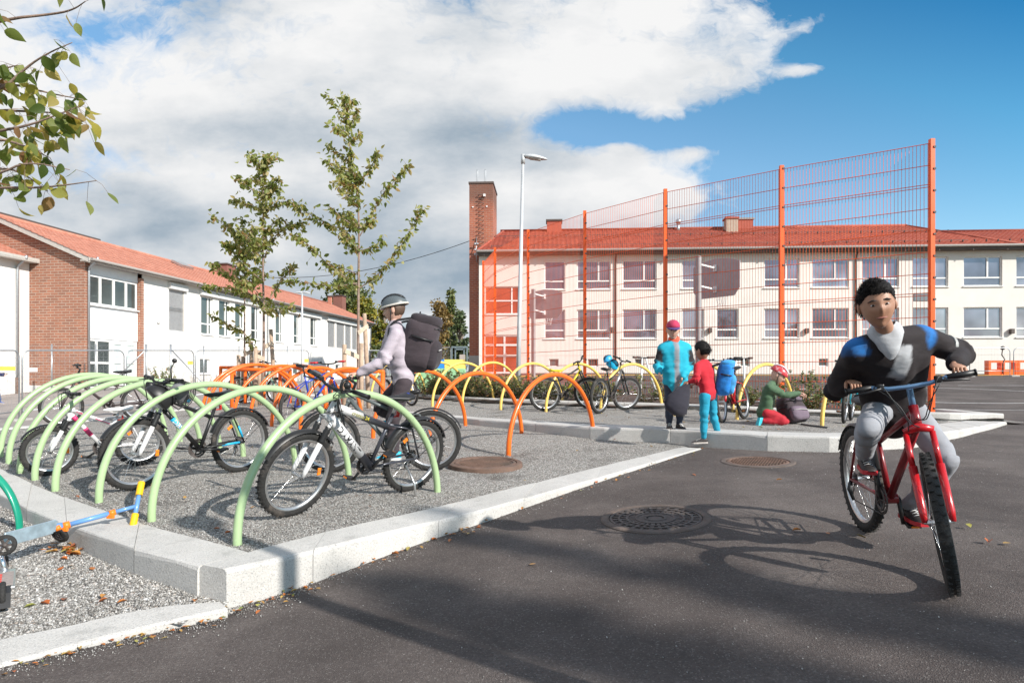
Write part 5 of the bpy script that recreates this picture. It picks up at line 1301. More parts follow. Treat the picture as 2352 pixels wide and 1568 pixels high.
        m = MB(); m.lathe([(R-tw*2.0,-tw*.55),(R-tw*2.0-.018,-tw*.42),(R-tw*2.0-.020,tw*.42),(R-tw*2.0,tw*.55)],N,Mx); m.build('rim', rimmat, w)
        m = MB(); m.lathe([(0.007,-.062),(0.007,-.05),(.021,-.04),(.013,-.02),(.013,.02),(.021,.04),(.007,.05),(.007,.062)],12,Mx); m.build('hub', M_ALU, w)
        m = MB(); n = 28 if det > 1 else 18
        for q in range(n):
            a = 2*PI*q/n; s = 1 if q%2 else -1; off = .45*(1 if (q//2)%2 else -1)
            m.tube([Mx @ V(math.cos(a+off)*.02,math.sin(a+off)*.02,s*.036),Mx @ V(math.cos(a)*(R-tw*2-.012),math.sin(a)*(R-tw*2-.012),0)],.0013 if det > 1 else .0016,3,cap=False)
        m.build('spokes', M_CHROME, w)
        if det > 1:
            m = MB(); a = 0.9+wi*2.3; m.box(Mx @ V(math.cos(a)*R*.6,math.sin(a)*R*.6,0),(.055,.03,.012),(Mx @ Matrix.Rotation(a+PI/2,4,'Z')).to_3x3(),0.003); m.build('reflector', simple('reflector_orange',(0.9,0.25,0.02,1),0.25), w)
    # drive train
    cm = Matrix.Translation(bb) @ Matrix.Rotation(PI/2,4,'X'); m = MB()
    for r0, z in ((.088,.045),(.068,.052)): m.lathe([(r0,z-.002),(r0,z+.002),(r0-.018,z+.002),(r0-.018,z-.002),(r0,z-.002)],26,cm)
    for q in range(5): a = 2*PI*q/5; m.bar(bb+V(0,-.048,0),bb+V(math.cos(a)*.08,-.048,math.sin(a)*.08),.016,.004)
    ch = m.build('chainring', M_IRON, o)
    ca = crank; cd = V(math.cos(ca),0,math.sin(ca)); m = MB()
    for s in (-1,1):
        p0 = bb+V(0,s*.045,0); p1 = bb-cd*s*.155+V(0,s*.068,0); m.tube([p0,p1],[.014,.010],8)
    m.tube([bb+V(0,-.05,0),bb+V(0,.05,0)],.012,8); cr = m.build('crank', M_BLACK, o)
    for s in (-1,1):
        m = MB(); p1 = bb-cd*s*.155+V(0,s*.115,0); m.box(p1,(.085,.075,.02),Matrix.Rotation(.25*s,3,'Y'),.005); pd = m.build('pedal', M_BLACK, cr)
        for e in (-1,1): MB().box(p1+Matrix.Rotation(.25*s,3,'Y') @ V(e*.0435,0,0),(.004,.04,.012),Matrix.Rotation(.25*s,3,'Y')).build('pedal_reflector', simple('reflector_orange',(0.9,0.25,0.02,1),0.25), pd)
    m = MB(); rc = Matrix.Translation(V(0,0,R)) @ Matrix.Rotation(PI/2,4,'X')
    for q in range(5): m.lathe([(.042-.006*q,.030+.004*q),(.042-.006*q,.032+.004*q),(.012,.032+.004*q)],18,rc)
    m.build('cassette', M_IRON, o)
    m = MB(); m.tube([bb+V(0,-.05,.088),V(0,-.042,R+.038)],.004,4); m.tube([bb+V(0,-.05,-.088),V(.03,-.05,R-.13),V(.0,-.05,R-.10),V(.015,-.045,R-.03)],.004,4); m.build('chain', M_IRON, o)
    m = MB(); m.tube([V(0,-.06,R-.01),V(.01,-.075,R-.06),V(.03,-.06,R-.13)],[.014,.016,.01],6); m.build('derailleur', M_BLACK, o)
    # seat
    sp = st+(st-bb).normalized()*(0.10*k+sad_h); m = MB(); m.tube([st,sp],.0125,10); m.build('seatpost', M_ALU if det > 1 else M_BLACK, o)
    m = MB(); prof = [(-.125,.055,.03),(-.11,.075,.035),(-.05,.07,.03),(.02,.038,.028),(.09,.022,.024),(.135,.012,.012)]
    rings = [[V(sp.x-.0+x,w*math.cos(a),sp.z+.035+h*(.7*math.sin(a) if math.sin(a) > 0 else .9*math.sin(a))+(.012 if x < -.09 else 0)) for a in np.linspace(0,2*PI,14,endpoint=False)] for x,w,h in prof]
    vs = [p for r_ in rings for p in r_]; m.add(vs,[(i*14+j,i*14+(j+1)%14,(i+1)*14+(j+1)%14,(i+1)*14+j) for i in range(len(prof)-1) for j in range(14)]+[tuple(range(14))[::-1],tuple((len(prof)-1)*14+j for j in range(14))],True)
    for s in (-1,1): m.tube([V(sp.x-.08,s*.022,sp.z+.02),V(sp.x-.03,s*.02,sp.z+.002),V(sp.x+.04,s*.02,sp.z+.002),V(sp.x+.1,s*.01,sp.z+.025)],.0035,5)
    sd = m.build('saddle', saddle, o, fix=True)
    # handlebar
    m = MB(); bw = bwid*(.9+.1*k); c = stem+V(.045,0,.03); m.tube([T3(ht),T3(stem),T3(c)],[.015,.015,.016],ns)
    rise = .035 if bar == 'mtb' else .02
    bp = [c+V(-.03,-bw,rise),c+V(-.012,-bw*.55,rise*.95),c+V(0,-.09,.004),c,c+V(0,.09,.004),c+V(-.012,bw*.55,rise*.95),c+V(-.03,bw,rise)]
    m.tube([T3(p) for p in bp],.0115,ns); hb = m.build('handlebar', M_BLACK if bar == 'mtb' else bar, o)
    for s in (0,-1):
        e, q = bp[s], bp[1 if s == 0 else -2]; g = MB(); g.tube([T3(e),T3(lerp(e,q,.95))],.0165,10); g.tube([T3(e),T3(lerp(e,q,.05))],.019,10); g.build('grip', grip, hb)
        g = MB(); b0 = lerp(e,q,1.25); g.tube([T3(b0),T3(b0+V(.05,0,-.005)),T3(lerp(e,q,.3)+V(.075,0,-.02))],[.008,.007,.005],6); g.box(T3(b0+V(.012,0,.0)),(.035,.03,.035),None,.006); g.build('brake_lever', M_BLACK, hb)
    # cables
    if det > 1:
        m = MB()
        for i, s in enumerate((-1,1,-1,1)):
            b0 = bp[1 if s < 0 else -2]; tgt = [crown+V(.02,.0,.02), lerp(ht,st,.3)+V(0,.02,-.02), lerp(crown,bb,.25)+V(0,-.03,.02), lerp(ht,st,.25)+V(0,-.02,0)][i]
            p = [T3(b0+V(.02,0,0)),T3(b0+V(.10,-s*.04,-.02+.05*(i > 1))),T3(crown+ax*.16+V(.12,s*.06,-.02*i)),T3(crown+V(.07,s*.03,.05)),tgt]; m.tube(smooth_line(p,2),.0027,5)
        m.build('cable', M_BLACK, o)
    # mudguards
    for wi, on_ in enumerate(fender):
        if not on_: continue
        cw, M = ((V(0,0,R),Matrix.Identity(4)),(fa,S))[wi]; a0, a1 = ((0.35,2.75) if wi == 0 else (0.95,2.55)); a0, a1 = (a0,a1) if wi == 0 else (0.2,1.9)
        fm = on_ if not isinstance(on_,bool) else M_BLACK; m = MB(); rr = R+.022; vs = []; n = 22
        ang = [lerp(a0,a1,q/n) for q in range(n+1)] if wi == 0 else [lerp(.55,2.5,q/n) for q in range(n+1)]
        for a in ang:
            for yv, dr in ((-.03,-.012),(-.018,.004),(.018,.004),(.03,-.012)):
                vs.append(M @ (cw+V(math.cos(a)*(rr+dr),yv,math.sin(a)*(rr+dr))))
        for a in ang:
            for yv, dr in ((-.027,-.012),(-.017,.001),(.017,.001),(.027,-.012)): vs.append(M @ (cw+V(math.cos(a)*(rr+dr),yv,math.sin(a)*(rr+dr))))
        nn = (n+1)*4; fs = [(i*4+j,i*4+j+1,(i+1)*4+j+1,(i+1)*4+j) for i in range(n) for j in range(3)]+[(nn+i*4+j,nn+(i+1)*4+j,nn+(i+1)*4+j+1,nn+i*4+j+1) for i in range(n) for j in range(3)]
        m.add(vs,fs,True)
        if wi == 0: m.tube([V(0,.05,R),M @ (cw+V(math.cos(2.5)*rr,.03,math.sin(2.5)*rr))],.003,4); m.tube([V(0,-.05,R),M @ (cw+V(math.cos(2.5)*rr,-.03,math.sin(2.5)*rr))],.003,4)
        m.build('mudguard', fm, o)
    if kick: MB().tube([V(.12,.05,R-.05),V(.10,.16,R*.45),V(.09,.20,-.0)],[.010,.009,.008],8).build('kickstand', M_ALU, o)
    if det > 1:
        m = MB(); m.tube([st+V(.0,0,-.02),st+V(-.05,0,-.02)],.006,5); m.box(st+V(-.055,0,-.0),(.014,.03,.05),None,.004); m.build('rear_reflector', simple('reflector_red',(0.55,0.02,0.02,1),0.25), o)
    info = dict(o=o, frame=fr, crown=crown, ht=ht, bb=bb, st=st, wb=wb, R=R, S=S, c=c, bp=bp, saddle=sd, sp=sp, M=Matrix.Translation(rear) @ R3.to_4x4(), fork=fk)
    return info
def helmet(name, loc, R3, mat, lab, s=1.0, parent=None):
    o = empty(name, mat=Matrix.Translation(loc) @ R3.to_4x4()) if parent is None else None
    m = MB()
    def sh(p): return V(p.x, p.y*(1.0+0.06*p.y), p.z if p.z > -.15 else -.15)
    m.ball((0,0,0),(.095*s,.125*s,.115*s),None,22,14,sh); a = m.build('shell', mat, o or parent)
    m = MB()
    for q in (-.55,-.2,.2,.55):
        m.tube([V(math.sin(q)*.098*s*math.cos(t),.128*s*math.sin(t),.118*s*math.cos(q*.7)*math.cos(t)) for t in np.linspace(-1.15,1.15,9)],[.003]+[.011*s]*7+[.003],6,flat=.4)
    m.build('vent', M_BLACK, o or parent)
    if o: 
        m = MB(); m.tube([V(-.085*s,0,0),V(-.06*s,.03,-.12),V(0,.04,-.17),V(.06*s,.03,-.12),V(.085*s,0,0)],.006,5); m.build('strap', M_BLACK, o); tag(o, lab, 'helmet')
    return o
M_GUN = simple('gunmetal',(0.075,0.078,0.095,1),0.32,0.5,0.1,8,coat=.3); M_SILW = simple('frame_white',(0.72,0.72,0.72,1),0.3,0,0.04,5,coat=.3); M_RED = simple('red_paint',(0.52,0.012,0.018,1),0.28,0,.06,5,coat=.4)
M_BLUEB = simple('bike_blue',(0.015,0.05,0.40,1),0.3,coat=.4); M_CYAN = simple('bike_cyan',(0.02,0.42,0.72,1),0.35); M_PINK = simple('decal_pink',(0.75,0.05,0.18,1),0.4); M_BYEL = simple('bike_yellow',(0.80,0.62,0.02,1),0.35,coat=.3)
BG = 'bicycles parked at the arches'
def facing(B, a, b):
    """local direction from the tube towards the side it is read from"""
    m = (a+b)/2; v = (B['M'].inverted() @ V(0,0,E))-m; return v.normalized()
# grey and white bicycle in front
pr, pf = hit(940,1127,S_low), hit(672,1184,S_low)
B1 = bicycle(pr, pf, 'grey and white bicycle leaning in the nearest green arch', .635, M_GUN, M_SILW, M_BLACK, M_BLACK, steer=.12, lean=-.25, tr=1.65, bwid=.33, fender=(True,True), frame2=(M_SILW,.76,.50), kick=True, crank=-.95, suspension=True, group=BG)
a, b = B1['crown']+V(-.342,0,.94)*.03, B1['bb']
lettering(B1['frame'], 'DIAMANT', .068, a, b, .0371, facing(B1,a,b), M_BLACK, .20)
a2, b2 = B1['ht']-V(-.342,0,.94)*.03, B1['st']-V(-.035,0,.09)*B1['wb']
lettering(B1['frame'], 'cronus', .045, a2, b2, .0302, facing(B1,a2,b2), simple('letter_olive',(0.32,0.30,0.10,1),0.5), .30)
lettering(B1['frame'], '24', .040, a2, b2, .0282, facing(B1,a2,b2), simple('letter_yellow',(0.55,0.48,0.05,1),0.5), .54)
m = MB(); sp = B1['sp']; m.ball((sp.x-.10,0,sp.z+.042),(.032,.068,.026)); m.build('saddle_tail', M_BLUEB, B1['saddle'])
m = MB(); S1 = B1['S']
for k in range(5): m.tube(smooth_line([S1 @ (B1['c']+V(.0,.05,-.03)), S1 @ (B1['c']+V(.04+.01*k,.10+.02*k,-.10)), S1 @ (B1['c']+V(-.02,.12+.012*k,-.23-.01*k)), S1 @ (B1['c']+V(-.06,.06,-.18)), S1 @ (B1['c']+V(-.02,.03,-.05))],2),.0035,5)
m.build('coil_lock', M_BLACK, B1['o'])
m = MB(); c = B1['bp'][-2]; m.tube([S1 @ (c+V(.02+.03*math.cos(t),-.07,.045*math.sin(t)+.02)) for t in np.linspace(0,2*PI,14,endpoint=False)],.012,6,closed=True); m.ball(S1 @ (c+V(.02,-.04,.035)),.028); m.build('bell', M_BLACK, B1['o'])
# black bicycle with helmet
pr, pf = hit(553,1083,S_low), hit(313,1124,S_low)
B2 = bicycle(pr, pf, 'black bicycle with white fork legs and a black helmet on its bar', .61, M_BLACK, M_SILW, M_BLACK, M_BLACK, steer=.05, lean=-.05, fender=(True,True), frame2=None, kick=False, crank=.1, suspension=True, group=BG)
a, b = B2['crown']+V(-.342,0,.94)*.03, B2['bb']
m = MB(); m.tube([lerp(a,b,.3),lerp(a,b,.58)],.0226,12); m.tube([lerp(B2['ht'],B2['st'],.33),lerp(B2['ht'],B2['st'],.5)],.019,12); m.build('frame_panel', M_CYAN, B2['frame'])
lettering(B2['frame'], 'DBS', .060, a, b, .0242, facing(B2,a,b), M_WHITE, .34)
m = MB(); m.tube([V(.23,.048,B2['R']*.97+.0),V(.05,.061,B2['R']+.0)],.0112,8); m.tube([V(.06,.06,B2['R']+.16),V(.02,.064,B2['R']+.05)],.0105,8); m.build('stay_decal', M_CYAN, B2['frame'])
Mw = B2['M']; helmet('bicycle_helmet', Mw @ (B2['c']+V(.07,.10,-.13)), Matrix.Rotation(2.2,3,'Z') @ Matrix.Rotation(.9,3,'X'), M_BLACK, 'black cycle helmet hanging on the handlebar of the black bicycle', 1.0)
helmet('bicycle_helmet', Mw @ (B2['c']+V(-.14,.06,-.10)), Matrix.Rotation(.4,3,'Z') @ Matrix.Rotation(-.9,3,'X'), simple('helmet_grey',(0.22,0.22,0.23,1),0.35), 'small grey and black helmet hung right of the black bicycle handlebar', .85)
m = MB(); S2 = B2['S']
for k in range(4): m.tube(smooth_line([S2 @ (B2['c']+V(0,.06,.02)), S2 @ (B2['c']+V(-.08-.02*k,.11,.03)), S2 @ (B2['c']+V(-.22-.02*k,.13,-.05)), S2 @ (B2['c']+V(-.18,.10,-.2-.02*k)), S2 @ (B2['c']+V(-.05,.05,-.1))],2),.004,5)
m.build('coil_lock', M_BLACK, B2['o'])
m = MB(); p = S2 @ B2['bp'][-2]; m.tube([p,p+V(.02,.03,.10),p+V(.0,.05,.16)],.005,5); m.ball(p+V(0,.05,.17),.02); m.tube([S2 @ (B2['c']+V(.05,0,-.02)),S2 @ (B2['c']+V(.11,0,-.02))],[.03,.036],12); m.build('headlight', M_BLACK, B2['o'])
# white and pink bicycle
pr, pf = hit(322,1068,S_low), hit(116,1092,S_low)
B3 = bicycle(pr, pf, 'white and pink children bicycle with white saddle in the green arches', .47, M_SILW, M_SILW, M_WHITE, M_BLACK, steer=-.05, lean=-.04, fender=(False,True), crank=-.6, suspension=True, group=BG, sad_h=-.02)
a, b = B3['crown']+V(-.342,0,.94)*.03, B3['bb']; m = MB()
for f0, f1 in ((.08,.2),(.26,.33),(.42,.62)): m.tube([lerp(a,b,f0),lerp(a,b,f1)],.0222,12)
a2, b2 = B3['ht']-V(-.342,0,.94)*.03, B3['st']-V(-.035,0,.09)*B3['wb']
for f0, f1 in ((.1,.4),(.55,.9)): m.bar(lerp(a2,b2,f0)+V(0,.017,0),lerp(a2,b2,f1)+V(0,.017,0),.012,.006)
m.build('frame_decal', M_PINK, B3['frame'])
# further ones in the green row
pr, pf = hit(262,1000,S_low), hit(170,1000,S_low)
p0 = hit(262,975,S_low); B4 = bicycle(on(p0.x+.15,p0.y+.5,S_low), on(p0.x-.72,p0.y-.15,S_low), 'dark bicycle behind the white and pink one in the green row', .60, simple('frame_dark',(0.05,0.035,0.035,1),.4), det=1, lean=-.04, fender=(True,False), group=BG)
# blue bicycle among the orange arches
pr, pf = hit(667,978,S_low), hit(768,958,S_low)
B5 = bicycle(pr, pf, 'blue bicycle with white trim among the orange arches behind the grey one', .60, M_BLUEB, M_BLUEB, M_BLACK, M_RED, det=1, lean=.06, steer=.3, frame2=(M_SILW,.3,.2), group=BG)
# upper bed
pr, pf = hit(1252,944,S_up), hit(1354,941,S_up)
B6 = bicycle(pr, pf, 'black and yellow mountain bicycle in the yellow arches', .66, M_BLACK, M_BLACK, M_BYEL, M_BLACK, det=1, steer=-.75, lean=.04, frame2=(M_BYEL,.75,.0), tw=.028, group=BG)
pr, pf = hit(1386,948,S_up), hit(1436,943,S_up)
p0 = hit(1376,950,S_up); B7 = bicycle(p0, on(p0.x+.62,p0.y+.78,S_up), 'black mountain bicycle with a turquoise helmet hung on it', .66, M_BLACK, M_BLACK, M_BLACK, M_BLACK, det=1, steer=-.5, lean=.05, frame2=(M_ALU,.6,.0), tw=.028, group=BG)
helmet('bicycle_helmet', B7['M'] @ (B7['c']+V(-.22,.08,-.10)), Matrix.Rotation(.8,3,'Z') @ Matrix.Rotation(.5,3,'X'), simple('helmet_turquoise',(0.01,0.38,0.62,1),0.35), 'turquoise helmet with red straps hanging on the black mountain bicycle', 1.05)
helmet('bicycle_helmet', B7['M'] @ (B7['c']+V(-.34,.10,.02)), Matrix.Rotation(2.0,3,'Z') @ Matrix.Rotation(-.5,3,'X'), simple('helmet_sky',(0.05,0.40,0.75,1),0.35), 'smaller sky blue helmet above the turquoise one', .75)
pf = hit(1661,971,S_up); B8 = bicycle(on(pf.x+.62,pf.y+.85,S_up), pf, 'red bicycle with white grips behind the blue backpack', .62, M_RED, M_RED, M_BLACK, M_BLACK, det=1, lean=.10, steer=.1, frame2=(M_SILW,.0,.55), bar=M_ALU, group=BG)
pr = hit(1938,972,S_up); B9 = bicycle(pr, on(pr.x+.55,pr.y+.85,S_up), 'turquoise bicycle with silver mudguard behind the riding boy', .62, simple('bike_teal',(0.01,0.32,0.40,1),.35,coat=.3), det=1, lean=.08, fender=(M_ALU,False), group=BG)
pr = hit(895,930,S_up); B10 = bicycle(on(pr.x-.2,pr.y+.6,S_up), on(pr.x+.5,pr.y-.2,S_up), 'small white bicycle in the far yellow arches behind the orange guard', .55, M_SILW, M_SILW, det=1, lean=.05, group=BG)
p0 = hit(600,925,S_low); B11 = bicycle(on(p0.x-.5,p0.y,S_low), on(p0.x+.45,p0.y-.2,S_low), 'pale green bicycle inside the left orange arches behind the stakes', .58, simple('bike_mint',(0.25,0.40,0.32,1),.4), det=1, lean=.06, group=BG)

# ------------------------------------------------------------------ scooters
M_SCB = simple('scooter_blue',(0.13,0.30,0.62,1),0.35,coat=.3); M_SCY = simple('scooter_yellow',(0.90,0.50,0.01,1),0.45); M_SCO = simple('scooter_orange',(0.90,0.22,0.02,1),0.4)
def scooter_lying():
    """toy scooter lying on its side, the bar resting across the kerb"""
    hd = hit(105,1226,S_corner); tail = hit(-6,1288,S_corner); o = empty('toy_scooter', hd); of = -V(*hd)
    tag(o, 'blue and orange toy scooter with yellow grips lying across the kerb', 'scooter')
    stem0 = at(112,1220,4.18)+V(0,0,0.02); tj = at(312,1162,4.52); p1 = at(152,1206,4.25); p2 = at(258,1177,4.43)
    m = MB(); m.tube([stem0+of,p1+of],.019,10); m.tube([p1+of,p2+of],.0165,10); m.tube([p2+of,tj+of],.0135,10); m.build('stem', M_SCB, o)
    m = MB()
    for p, q, r in ((p1,p2,.025),(p2,p1,.021)): d = (q-p).normalized(); m.tube([p-d*.018+of,p+d*.02+of],r,12); m.box(p+V(.0,-.02,-.02)+of,(.05,.02,.03),None,.005)
    m.build('clamp', M_SCO, o)
    ga, gb = at(325,1107,4.62), at(303,1219,4.42); gu, gl = lerp(ga,gb,.28), lerp(ga,gb,.66)
    m = MB(); m.tube([lerp(ga,gb,.2)+of,lerp(ga,gb,.75)+of],.0155,10); hb = m.build('handlebar', M_SCB, o)
    for a, b in ((ga,gu),(gl,gb)):
        k = 9; MB().tube([lerp(a,b,i/k)+of for i in range(k+1)],[.024 if i%2 else .0225 for i in range(k+1)],12).build('grip', M_SCY, hb)
    # deck standing on edge
    d0, d1 = at(125,1228,4.15), at(6,1262,3.85); ax = (d1-d0).normalized(); upv = V(0.0,.35,1).normalized(); M = Matrix((ax, upv.cross(ax).normalized(), upv)).transposed()
    m = MB(); m.box((d0+d1)/2+V(0,0,.055)+of,((d1-d0).length,.012,.09),M,.004); m.box((d0+d1)/2+V(0,.018,.055)+of,((d1-d0).length*.96,.02,.07),M); m.build('deck', simple('deck_steel',(0.42,0.52,0.58,1),0.35,.6,.2,20), o)
    m = MB(); m.box((lerp(d0,d1,.5))+V(0,-.010,.055)+of,((d1-d0).length*.8,.004,.062),M); m.build('deck_sheet', simple('deck_sheet',(0.36,0.44,0.42,1),.5,0,.5,18), o)
    m = MB(); m.prism([(0,-.03),(.11,-.022),(.11,.022),(0,.03)], lambda p,t: lerp(stem0,p1,0)+of+(p1-stem0).normalized()*(p[0]-.03)+V(0,0,1)*p[1]+V(0,-1,0)*t, -.012,.022); m.build('fold_bracket', M_SCB, o, fix=True)
    m = MB(); m.tube([stem0+(p1-stem0)*.55+V(0,-.03,-.01)+of,stem0+(p1-stem0)*.85+V(0,-.03,.0)+of],.018,8); m.build('fold_lever', M_SCO, o)
    for c, nm, ax2 in ((at(130,1229,4.22)+V(0,.03,.0),'wheel',V(.2,.9,.45)),(at(14,1258,3.82)+V(0,-.01,.02),'wheel',V(.35,-.9,.25))):
        q = ax2.normalized().to_track_quat('Z','Y').to_matrix().to_4x4(); w = empty('wheel'); w.parent = o; Mx = Matrix.Translation(c+of) @ q
        m = MB(); m.lathe([(.038,-.011),(.055,-.012),(.06,-.006),(.06,.006),(.055,.012),(.038,.011)],24,Mx); m.build('tyre', M_RUBBER, w)
        m = MB(); m.lathe([(.038,-.008),(.038,.008)],24,Mx); m.lathe([(.012,-.01),(.012,.01),(0,.01)],12,Mx)
        for k in range(6): a = 2*PI*k/6; m.bar(Mx @ V(0,0,0),Mx @ V(math.cos(a)*.038,math.sin(a)*.038,0),.009,.012)
        m.build('hub', M_IRON, w)
scooter_lying()
def scooter_near():
    """folded silver scooter at the picture edge, seen from its rear wheel"""
    rw = hit(6,1400,S_corner); o = empty('kick_scooter', rw, 0); tag(o, 'silver kick scooter with black wheel cut by the left picture edge', 'scooter')
    d = V(-.60,.80,0).normalized(); Y = V(-d.y,d.x,0); M = Matrix((d,Y,V(0,0,1))).transposed()
    w = empty('wheel'); w.parent = o; Mx = Matrix.Translation(V(0,0,.075)) @ M.to_4x4() @ Matrix.Rotation(PI/2,4,'X')
    m = MB(); m.lathe([(.05,-.013),(.068,-.014),(.075,-.006),(.075,.006),(.068,.014),(.05,.013)],26,Mx); m.build('tyre', M_RUBBER, w); m = MB(); m.lathe([(.05,-.01),(.05,.01)],24,Mx); m.lathe([(.02,-.02),(.02,.02),(0,.02)],12,Mx); m.build('hub', M_ALU, w)
    m = MB(); m.box(M @ V(.30,0,.085),(.42,.105,.018),M,.005); m.box(M @ V(.30,0,.066),(.42,.05,.02),M); m.build('deck', M_ALU, o)
    m = MB(); m.box(M @ V(.28,0,.0958),(.30,.085,.003),M); m.build('grip_tape', simple('grip_grey',(0.33,0.28,0.26,1),.85,0,.2,60), o)
    m = MB()
    for i in range(4): m.box(M @ V(.22+.05*i,.02,.0985),(.03,.02,.002),M)
    m.build('red_mark', simple('mark_red',(0.7,0.05,0.03,1),.5), o)
    m = MB(); m.prism([(-.09,.02),(-.04,.085),(.04,.10),(.10,.09)], lambda p,t: M @ V(p[0],t,p[1]+.012), -.035,.035); m.build('brake_guard', M_BLACK, o, fix=True)
    m = MB(); m.tube([M @ V(.50,0,.08),M @ V(.56,.02,.16),M @ V(.62,.55,.72)],[.02,.018,.014],10); m.tube([M @ V(.50,.50,.82),M @ V(.74,.60,.62)],.013,8); m.build('stem', M_CHROME, o)
    w = empty('wheel'); w.parent = o; Mx = Matrix.Translation(M @ V(.62,0,.075)) @ M.to_4x4() @ Matrix.Rotation(PI/2,4,'X'); m = MB(); m.lathe([(.02,-.01),(.068,-.014),(.075,-.006),(.075,.006),(.068,.014),(.02,.01)],22,Mx); m.build('tyre', M_RUBBER, w)
scooter_near()
# white scooters parked at the fence behind the children
def scooter_far(px, Z, h, tilt, lab, col):
    x = (px-CX)/F*Z; zb = E+max(S_base(x,Z),S_up(x,Z)); o = empty('kick_scooter', V(x,Z,zb)); tag(o, lab, 'scooter', 'white scooters by the court fence')
    T = V(tilt,0.05,1)*h; m = MB(); m.tube([V(0,0,.1),T*.5,T],[.026,.024,.02],8); m.build('stem', col, o)
    m = MB(); u = V(.22,.1,0) ; m.tube([T-u+V(0,0,.02),T,T+u+V(0,0,.02)],.015,8); hb = m.build('handlebar', M_BLACK, o)
    for s in (-1,1): MB().tube([T+u*s*.6+V(0,0,.015),T+u*s*1.05+V(0,0,.02)],.024,8).build('grip', simple('grip_brown',(0.10,0.05,0.04,1),.7), hb)
    m = MB(); m.box((.22,.12,.09),(.5,.11,.02),Matrix.Rotation(.5,3,'Z'),.004); m.build('deck', M_ALU, o)
    for c in ((-.03,-.0,.075),(.47,.26,.075)):
        w = empty('wheel'); w.parent = o; Mx = Matrix.Translation(V(*c)) @ Matrix.Rotation(.5,4,'Z') @ Matrix.Rotation(PI/2,4,'X'); m = MB(); m.lathe([(.0,-.012),(.07,-.014),(.075,0),(.07,.014),(0,.012)],18,Mx); m.build('tyre', M_RUBBER, w)
scooter_far(1471,14.6,1.0,.05,'white scooter upright left of the child in the turquoise jacket',M_SILW)
scooter_far(1512,14.9,1.0,-.28,'white scooter leaning left behind the child in the turquoise jacket',M_SILW)
scooter_far(1672,14.0,.98,.20,'white scooter leaning right above the blue backpack',M_SILW)
scooter_far(1712,14.0,1.02,-.02,'white scooter upright right of the blue backpack',M_SILW)
# ------------------------------------------------------------------ people
def skin_mesh(nodes, edges, vox=0.016, it=6):
    """one closed surface grown round a skeleton of tapering limbs"""
    m = MB()
    for c, r in nodes: m.ball(c, r, None, 16, 12)
    for a, b in edges:
        (p, r), (q, t) = nodes[a], nodes[b]
        n = max(2, int((q-p).length/0.03)); m.tube([p.lerp(q,k/n) for k in range(n+1)],[lerp(r,t,k/n) for k in range(n+1)],16)
    ob = m.build('s', M_BLACK, fix=True); rm = ob.modifiers.new('r','REMESH'); rm.mode = 'VOXEL'; rm.voxel_size = vox
    sm = ob.modifiers.new('m','SMOOTH'); sm.factor = 0.5; sm.iterations = it
    dg = bpy.context.evaluated_depsgraph_get(); dg.update(); out = bpy.data.meshes.new_from_object(ob.evaluated_get(dg))
    me = ob.data; bpy.data.objects.remove(ob); bpy.data.meshes.remove(me); return out
def head_pts(p):
    """unit sphere -> head; x right, y forward, z up"""
    x, y, z = p
    w = 1.0; jaw = max(0, -z); w -= 0.30*jaw**1.3
    yy = y*(1.0-0.10*jaw) + (0.10*jaw if y > 0 else 0.22*jaw)
    X, Y, Z = x*w*0.078, yy*0.098, z*0.118
    if y > 0:
        Y -= 0.010*max(0, y-0.5)*2*(1 if abs(z) < .8 else .4)
        gb = lambda cx, cz, sx, sz, a: a*math.exp(-((x-cx)/sx)**2-((z-cz)/sz)**2)
        Y += gb(0,-0.16,.13,.17,.021)+gb(0,-.02,.09,.16,.010)+gb(0,.20,.5,.09,.006)-gb(.38,.06,.20,.10,.010)-gb(-.38,.06,.20,.10,.010)
        Y += gb(0,-.44,.25,.05,.007)+gb(0,-.54,.22,.05,.006)-gb(0,-.485,.28,.022,.004)+gb(0,-.82,.25,.14,.010)+gb(.5,-.15,.2,.2,.004)+gb(-.5,-.15,.2,.2,.004)
    return V(X, Y, Z)
def basis(fwd, up):
    f = fwd.normalized(); r = f.cross(up).normalized(); u = r.cross(f); return Matrix((r, f, u)).transposed()
